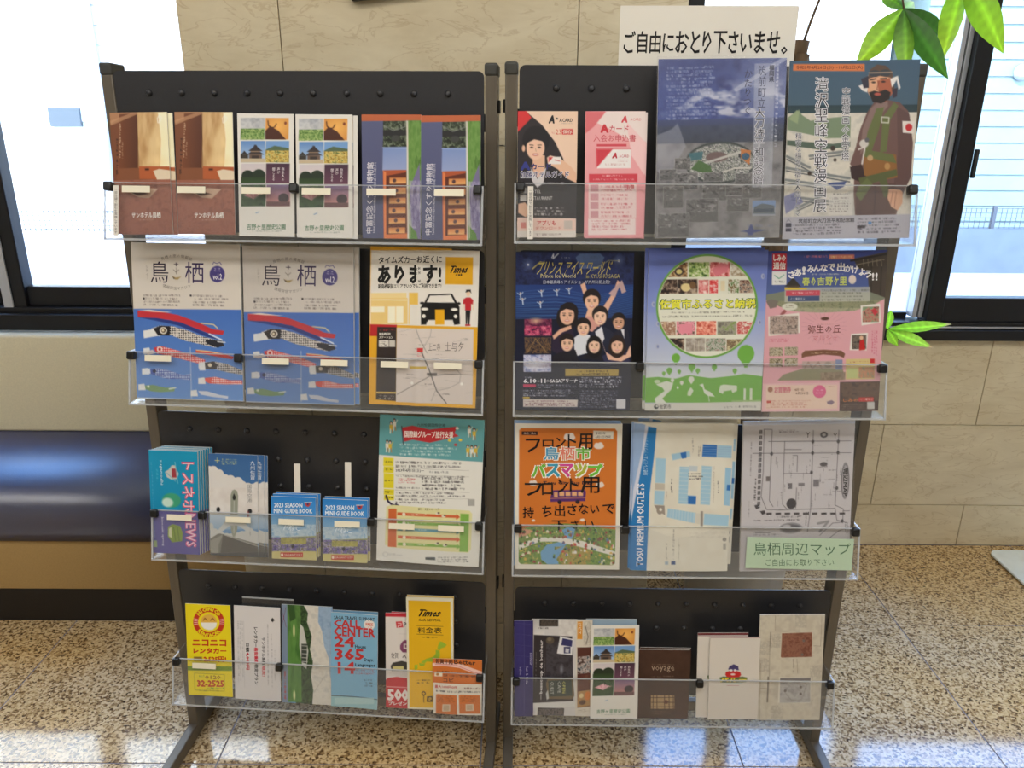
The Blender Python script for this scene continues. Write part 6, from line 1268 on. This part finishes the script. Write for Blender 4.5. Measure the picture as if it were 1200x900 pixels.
# --- bottom tray, right stand
p = Paint((55, 185), (165, 190), (165, 748), (60, 745), .0400, .2155)
p.R(0, 0, 300, 900, (52, 46, 108), (44, 38, 96)).L([(112, 190), (116, 748)], 2, (90, 84, 140))
for j in range(9): p.L([(64, 200 + j * 62), (160, 214 + j * 62)], 1.4, (80, 74, 130)).E(90, 230 + j * 62, 20, 24, (60, 54, 118), .6, 8)
p.T('bonheur', 146, 376, 160, 446, (190, 186, 214), .0, -90).T('hair ＆ bridal', 124, 456, 138, 556, (190, 186, 214), .0, -90).T('salon ＆', 88, 455, 102, 530, (160, 156, 196), .0, -90)
put('leaflet', 1, 3, (-.3145, .112), (.0400, .2155), .6, p, 'narrow deep blue folded leaflet at the left pole of the bottom tray', n=.002)
p = Paint((165, 190), (430, 192), (420, 760), (165, 745), .0950, .2165)
p.R(0, 0, 500, 900, (206, 202, 200)).R(165, 180, 240, 280, (176, 172, 170), (220, 216, 212)).N(320, 190, 430, 290, 30, [(200, 194, 190), (226, 222, 216)], 210, .8)
p.P([(178, 280), (400, 290), (408, 670), (176, 674)], (48, 42, 46)).N(250, 320, 405, 530, 30, [(44, 40, 46), (76, 72, 80), (56, 52, 58)], 211, .8).R(210, 186, 318, 232, (50, 44, 46)).N(212, 188, 316, 230, 12, [(40, 36, 38), (90, 80, 70), (60, 54, 54)], 212, .9).E(272, 312, 24, 20, (90, 80, 66)).E(268, 306, 12, 10, (120, 108, 90))
p.T('beaucoup de bonheur', 214, 310, 234, 620, (214, 208, 206), .03, 90).Mi(188, 380, 196, 560, 1, (176, 170, 166), .9, 213, True).Mi(240, 410, 248, 520, 1, (150, 144, 140), .8, 214, True).L([(222, 626), (222, 654)], 3, (206, 200, 196)).Mi(206, 234, 260, 250, 1, (60, 54, 54), .9, 215)
p.P([(330, 288), (408, 306), (400, 400), (312, 388)], (222, 220, 220)).P([(344, 300), (402, 312), (398, 350), (336, 340)], (50, 50, 100)).R(352, 350, 390, 388, (60, 60, 100)).P([(362, 358), (384, 362), (380, 386), (360, 382)], (200, 200, 206))
p.P([(250, 560), (262, 532), (404, 530), (414, 640), (400, 660), (264, 652)], (110, 92, 66)).P([(264, 546), (396, 544), (402, 640), (268, 640)], (56, 66, 60)).T('GUEST', 276, 552, 294, 626, (196, 196, 186), .0, -90).T('CAFE', 318, 552, 336, 620, (196, 196, 186), .0, -90).T('OPEN', 344, 552, 362, 622, (206, 200, 110), .0, -90).P([(250, 620), (262, 600), (268, 650), (256, 660)], (190, 190, 186))
p.R(176, 676, 430, 706, (214, 212, 208)).P([(204, 702), (356, 712), (354, 755), (204, 750)], (50, 44, 46)).N(210, 710, 350, 750, 10, [(50, 44, 46), (130, 120, 116), (70, 64, 66)], 216, .8).L([(206, 704), (204, 750)], 3, (90, 80, 60)).E(340, 480, 8, 20, (150, 156, 166), .7, 4)
put('leaflet', 1, 3, (-.251, .1135), (.0950, .2165), .0, p, 'dark salon leaflet with sideways lettering and a chalkboard photo', n=-.001)
p = Paint((430, 195), (512, 205), (512, 770), (420, 755), .034, .2165)
p.R(300, 0, 600, 900, (214, 206, 192)).P([(436, 206), (462, 208), (460, 310), (434, 306)], (216, 146, 50)).T('ジビエ', 440, 214, 456, 280, (236, 220, 190), .02, -90).N(466, 210, 506, 350, 12, [(206, 200, 186), (170, 160, 146), (220, 214, 200)], 220, .6).L([(476, 240), (490, 300), (480, 340)], 3, (90, 80, 74)).P([(434, 354), (512, 362), (512, 710), (432, 708)], (84, 44, 36)).N(434, 410, 512, 510, 14, [(60, 40, 36), (206, 196, 190), (40, 60, 70)], 221, .9).N(434, 520, 512, 606, 20, [(96, 50, 44), (120, 80, 60)], 222, .8).P([(436, 612), (512, 612), (512, 706), (432, 706)], (170, 130, 80)).E(490, 645, 18, 26, (206, 120, 50)).E(462, 680, 18, 14, (90, 60, 40)).E(455, 640, 12, 14, (220, 200, 150)).Mi(434, 720, 500, 740, 2, (150, 140, 130), .7, 223)
put('leaflet', 1, 3, (-.188, .1135), (.034, .2165), .5, p, 'narrow leaflet with orange label squeezed between salon leaflet and white photo leaflet', n=.000)
D0 = sheet('leaflet', 1, 3, (-.124, .109), .0985, .213, .7, None, 'white leaflet with eight small photos standing in the bottom tray', group='white history park leaflets', n=.003, cover_me=[c for c in B1.children if c.name.startswith('cover')][0].data, block_me=[c for c in B1.children if c.name.startswith('pages')][0].data)
p2 = Paint((0, 0), (10, 0), (10, 10), (0, 10), .106, .2195, 200, base=(150, 170, 186))
put('leaflet', 1, 3, (-.132, .1125), (.106, .2195), .2, p2, 'pale blue sheet edge rising behind the white photo leaflet', n=-.004)
# coffee shop card
p = Paint((795, 362), (1078, 362), (1050, 765), (790, 760), .1065, .155, base=(66, 42, 32))
p.N(700, 300, 1100, 800, 60, [(60, 38, 28), (76, 50, 38)], 230, .7).T('voyage', 864, 456, 988, 494, (170, 150, 130), .0).Mi(866, 444, 988, 452, 1, (120, 100, 84), .9, 231).Mi(864, 512, 986, 522, 1, (130, 110, 94), .9, 232).Mi(864, 552, 984, 560, 1, (110, 90, 76), .8, 233).R(862, 626, 986, 706, (170, 140, 100)).Mi(862, 716, 984, 740, 2, (120, 100, 84), .8, 234)
for x in (874, 894, 934, 958, 980): p.L([(x, 624), (x, 708)], 3.5, (60, 40, 30))
for y in (640, 668, 694): p.L([(860, y), (988, y)], 3.5, (60, 40, 30))
p.E(942, 666, 12, 11, (90, 50, 34)).L([(1010, 370), (1004, 760)], 1.5, (84, 60, 48))
c1_ = put('shop_card', 1, 3, (-.020, .080), (.1065, .155), .0, p, 'dark brown shop card leaflet with grid emblem in the bottom tray', cat='card', group='brown shop cards', n=.0)
copy_sheet(c1_, .002, .003, -.003, 'second brown shop card rising behind the front one', -.3)
# white logo card
p = Paint((262, 275), (548, 272), (545, 765), (247, 757), .1045, .184, base=(214, 206, 196))
p.L([(264, 276), (548, 274)], 3, (150, 90, 90))
p.P([(352, 478), (394, 466), (436, 478), (442, 496), (430, 510), (360, 510), (350, 494)], (196, 40, 40)).E(394, 492, 14, 6, (226, 206, 200)).P([(366, 462), (374, 444), (398, 432), (424, 444), (428, 466), (396, 470)], (70, 60, 110)).E(384, 468, 8, 7, (220, 220, 220)).E(406, 468, 8, 7, (220, 220, 220)).P([(316, 510), (340, 504), (396, 512), (450, 506), (480, 512), (472, 538), (396, 540), (322, 538)], (90, 110, 60)).T('パルー', 322, 512, 472, 536, (226, 200, 50), .06).L([(352, 548), (444, 548)], 3, (130, 180, 190)).L([(360, 558), (430, 560)], 2.5, (190, 130, 130))
w1_ = put('card', 1, 3, (.127, .096), (.1045, .184), 1.0, p, 'plain cream card with a small colourful emblem, front copy', cat='card', group='cream emblem cards', n=.002)
copy_sheet(w1_, -.0245, .002, -.004, 'cream emblem card sticking out left behind the front copy')
p2 = Paint((0, 0), (10, 0), (10, 10), (0, 10), .1055, .190, 200, base=(120, 60, 60))
put('card', 1, 3, (.1035, .0985), (.1055, .190), 1.0, p2, 'dark red edged card rearmost behind the cream emblem cards', cat='card', n=-.006)
# beige leaflet
p = Paint((550, 145), (932, 160), (905, 770), (540, 767), .134, .236, base=(196, 186, 168))
p.N(500, 100, 1000, 800, 60, [(190, 180, 162), (204, 196, 178), (184, 174, 158)], 240, .8)
for x, y in ((640, 300), (575, 440), (880, 490), (790, 190), (660, 720), (580, 340)): p.N(x - 34, y - 40, x + 34, y + 40, 14, [(200, 190, 172), (150, 142, 132), (196, 188, 172)], int(x), .45)
for a in ([(638, 155), (640, 240)], [(560, 430), (560, 765)], [(912, 170), (906, 340), (866, 336)], [(770, 410), (776, 495)], [(750, 410), (750, 440)], [(556, 578), (600, 580)]): p.L(a, 1.8, (140, 126, 110))
p.L([(612, 252), (608, 660)], 2, (130, 120, 108)).L([(604, 510), (602, 660)], 5, (90, 80, 74)).L([(613, 250), (611, 330)], 4, (120, 110, 100))
p.P([(676, 254), (862, 260), (856, 404), (670, 400)], (212, 204, 186)).P([(680, 258), (858, 263), (852, 400), (675, 396)], (122, 76, 60)).N(680, 258, 858, 400, 22, [(110, 62, 48), (150, 104, 86), (120, 76, 60)], 241, .8)
p.P([(668, 514), (856, 520), (850, 670), (664, 666)], (216, 210, 196)).N(674, 520, 850, 666, 34, [(150, 146, 144), (180, 176, 172), (160, 156, 152)], 242, 1)
p.P([(674, 518), (852, 522), (850, 544), (674, 540)], (130, 124, 122))
for x, y in ((705, 595), (795, 575), (795, 615), (808, 305), (800, 385)): p.E(x, y, 8, 8, (110, 100, 96))
p.L([(700, 600), (740, 650), (800, 650), (830, 560)], 2, (130, 124, 120)).Mi(742, 410, 758, 500, 1, (130, 120, 110), .7, 243, True)
put('leaflet', 1, 3, (.244, .1205), (.134, .236), .9, p, 'beige floor plan leaflet with brown and grey pictures at the right pole', n=.0, thick=.003)

# --- vertical label strips inside the left ends of the top trays
for k, u in ((0, -.310), (1, -.313)):
    l_ = RK[k]['lean']; xf = rack_xf(k); h = RK[k]['hs'][0]; ang = math.atan2(LB, LIP[0])
    p = Paint((0, 0), (10, 0), (10, 80), (0, 80), .0095, .088, base=(222, 216, 206)); p.T('一部店舗で割引を実施しています', 2, 4, 8, 77, (60, 56, 60), .0, 0, True)
    o = link('label_strip', p.mesh('label_strip'), [c for c in RACKS[k].children if c.name.startswith('tray') and True][0], label='white vertical lettered strip')
    v = .005; P = xf(u, DD[0] - v * math.sin(ang) + .0012, h + v * math.cos(ang))
    o.location = P; o.rotation_euler = (math.pi / 2 - ang - l_, 0, 0)

# --- paper sign behind the top of the right stand
O, u, v, w = rack_axes(1)
p = Paint((0, 0), (297, 0), (297, 210), (0, 210), .297, .210, 400, base=(228, 224, 214))
x = 12
for t, a, b, c, d in (('ご', 9, 38, 38, 76), ('自', 47, 35, 69, 76), ('由', 76, 35, 101, 75), ('に', 106, 36, 129, 75), ('お', 133, 36, 158, 74), ('と', 163, 38, 182, 76), ('り', 189, 38, 205, 76), ('下', 207, 38, 230, 75), ('さ', 233, 40, 250, 74), ('い', 253, 44, 271, 70), ('ま', 0, 0, 0, 0)):
    pass
chars = 'ご自由におとり下さいませ。'
xs_ = [(8, 27), (31, 47), (52, 70), (74, 92), (95, 117), (121, 136), (141, 155), (159, 181), (184, 200), (204, 224), (228, 245), (249, 270), (274, 284)]
for t, (a, b) in zip(chars, xs_):
    y0, y1 = (39, 73) if t not in 'いに' else (43, 71)
    if t == '。': y0, y1 = 63, 74
    p.T(t, a, y0, b, y1, (20, 18, 20), .014)
sg = empty('paper_sign', label='white paper sign with black brush lettering rising behind the right stand', cat='sign')
M = Matrix((u, v, w)).transposed().to_4x4(); M.translation = O + u * (-.0165) + v * (1.5448 - .210) - w * .0052
sg.matrix_world = M @ Matrix.Rotation(math.radians(.2), 4, 'Z')
link('cover', p.mesh('sign_print'), sg); link('sheet_back', block_mesh('sheet_back', .297, .210, .0006, None), sg)

# ---------------------------------------------------------------- plant
pl = empty('potted_tree', (.66, 1.98, 0), label='potted money tree with long green leaflets between right stand and window', cat='plant')
b = MB(); pot_prof = [(.10, 0), (.135, .02), (.155, .25), (.165, .26), (.165, .285), (.150, .285), (.146, .26)]
n_ = 28; rings = []
for r, z in pot_prof: rings.append([b.bm.verts.new((r * math.cos(2 * math.pi * k / n_), r * math.sin(2 * math.pi * k / n_), z)) for k in range(n_)])
mi = b._mi('pot')
for r0, r1 in zip(rings, rings[1:]):
    for k in range(n_): b.bm.faces.new((r0[k], r0[(k + 1) % n_], r1[(k + 1) % n_], r1[k])).smooth = True
b.bm.faces.new(rings[0][::-1])
b.build('pot', pl)
MB().prism([(.149 * math.cos(2 * math.pi * k / 24), .149 * math.sin(2 * math.pi * k / 24)) for k in range(24)], .20, .262, 'soil').build('soil', pl)
for st in range(3):
    pts = []; rr = []
    for j in range(26):
        t = j / 25; a = st * 2.094 + t * 7.0; R_ = .020 - .004 * t
        pts.append((R_ * math.cos(a) - .005 + .012 * t, R_ * math.sin(a) - .03, .22 + t * 1.29)); rr.append(.024 - .009 * t)
    MB().tube(pts, rr, 'bark', 10).build('trunk', pl)
MB().tube([(.004, -.03, 1.49), (.008, -.03, 1.54)], [.017, .019], 'bark', 12).build('trunk_stub', pl)
def branch(pts, r0, r1):
    P = [Vector(p) for p in pts]; out = []
    for i in range(len(P) - 1):
        for t in (0, .25, .5, .75):
            a = P[max(i - 1, 0)]; b_ = P[i]; c = P[i + 1]; d = P[min(i + 2, len(P) - 1)]
            out.append(.5 * ((2 * b_) + (c - a) * t + (2 * a - 5 * b_ + 4 * c - d) * t * t + (3 * b_ - a - 3 * c + d) * t ** 3))
    out.append(P[-1]); n = len(out)
    MB().tube(out, [r0 + (r1 - r0) * i / (n - 1) for i in range(n)], 'bark', 8).build('branch', pl)
def leaf_mesh(L, wd, droop, c0, c1, tip=None):
    n, m = 18, 6; V = []; Cc = []
    for i in range(n + 1):
        t = i / n; prof = math.sin(math.pi * min(1, t ** .80)) ** .85 * (0.62 + .38 * math.sin(math.pi * min(t * .8, 1)))
        hw = max(.0006, wd * .5 * (prof if t > .02 else .06)); y = t * L; z = -droop * t * t * L
        for j in range(m + 1):
            s_ = j / m * 2 - 1; zz = z - abs(s_) ** 1.3 * hw * .28 + .04 * hw * math.sin(t * 42) * abs(s_)
            V.append((s_ * hw, y, zz)); k = abs(s_); rib = 1.0 if j != m // 2 else 1.22
            vein = 1 + .06 * math.sin(t * 62 - k * 4)
            c = [(c0[q] * (1 - t) + c1[q] * t) * rib * vein for q in range(3)]
            if tip and t > .9: c = tip
            Cc.append(c)
    F = []
    for i in range(n):
        for j in range(m): a = i * (m + 1) + j; F.append((a, a + 1, a + m + 2, a + m + 1))
    me = bpy.data.meshes.new('leaf'); me.from_pydata(V, [], F); me.materials.append(MATS['leaf'])
    for q in me.polygons: q.use_smooth = True
    at = me.color_attributes.new('Col', 'FLOAT_COLOR', 'POINT'); C = np.concatenate([lin(np.clip(Cc, 0, 255)), np.ones((len(V), 1))], 1)
    at.data.foreach_set('color', C.astype(np.float32).ravel()); return me
def leaf(c, tip, wd, droop, col0, col1, roll=0.0, tipc=None):
    """c, tip in world coordinates"""
    c = Vector(c); tip = Vector(tip); d = tip - c; L = d.length / math.sqrt(1 + droop * droop)
    y = d.normalized()
    toward = Vector((0, -1, 0)); zc = (toward - y * toward.dot(y)).normalized(); x = y.cross(zc)
    zc = Matrix.Rotation(roll, 3, y) @ zc; x = y.cross(zc)
    th = math.atan(droop); R_ = Matrix.Rotation(th, 3, x)
    o = link('leaf', leaf_mesh(L, wd, droop, col0, col1, tipc), pl)
    Mx = Matrix((R_ @ x, R_ @ y, R_ @ zc)).transposed().to_4x4(); Mx.translation = c - pl.location; o.matrix_local = Mx
GA = (70, 118, 40); GB = (118, 168, 40); GC = (56, 100, 38); YB = (176, 202, 60)
C0 = (.848, 1.85, 1.596)
leaf(C0, (.752, 1.83, 1.478), .058, .12, GB, (150, 178, 44), .1)
leaf(C0, (.852, 1.80, 1.455), .050, .10, GA, (140, 176, 44), -.1)
leaf(C0, (.945, 1.80, 1.452), .050, .10, GC, GA, .5)
leaf(C0, (.958, 1.86, 1.540), .050, .15, (60, 96, 44), (66, 104, 44), .9)
leaf(C0, (.800, 1.88, 1.640), .040, .05, GA, GB, .4)
leaf(C0, (.905, 1.93, 1.62), .05, .1, GB, YB, -.4)
C2_ = (.955, 1.83, 1.665)
leaf(C2_, (1.066, 1.82, 1.505), .064, .22, GB, (150, 190, 50), .2)
leaf(C2_, (.942, 1.84, 1.484), .060, .12, (110, 170, 40), YB, -.2)
leaf(C2_, (1.07, 1.92, 1.68), .05, .1, GA, GB, .3)
leaf(C2_, (.88, 1.85, 1.76), .05, .1, GA, GB, .3)
C3_ = (.977, 1.94, .852)  # window backlight put into this cluster's bright yellow-green
leaf(C3_, (.972, 1.93, .905), .030, .05, (140, 206, 60), (150, 214, 70), .1)
leaf(C3_, (1.128, 1.92, .872), .034, .10, (130, 196, 56), (160, 214, 80), .25, (206, 196, 150))
leaf(C3_, (1.097, 1.93, .806), .032, .08, (140, 200, 60), (170, 214, 90), .2, (196, 160, 130))
leaf(C3_, (1.006, 1.93, .810), .030, .06, (130, 190, 56), (150, 200, 60), -.2)
C4_ = (.70, 1.93, 1.02)
leaf(C4_, (.765, 1.90, 1.062), .03, .05, (130, 190, 50), (160, 206, 60), .1)
leaf(C4_, (.80, 1.95, .96), .03, .1, (110, 170, 50), (130, 180, 60), .1)
branch([(.012, -.03, 1.53), (.03, -.03, 1.60), (.06, -.05, 1.70), (.10, -.10, 1.76), (.15, -.13, 1.70), (.188, -.13, 1.596)], .0035, .002)
branch([(.06, -.05, 1.70), (.14, -.10, 1.82), (.24, -.14, 1.80), (.295, -.15, 1.665)], .003, .002)
branch([(.02, -.03, .70), (.12, -.04, .78), (.24, -.05, .84), (.317, -.04, .852)], .004, .002)
branch([(.0, -.03, .95), (.02, -.04, 1.0), (.04, -.05, 1.02)], .004, .002)

print('OBJECTS', len(bpy.data.objects), 'TRIS', sum(sum(len(q.vertices) - 2 for q in []) for _ in [0]) or sum(len(m.polygons) for m in bpy.data.meshes))
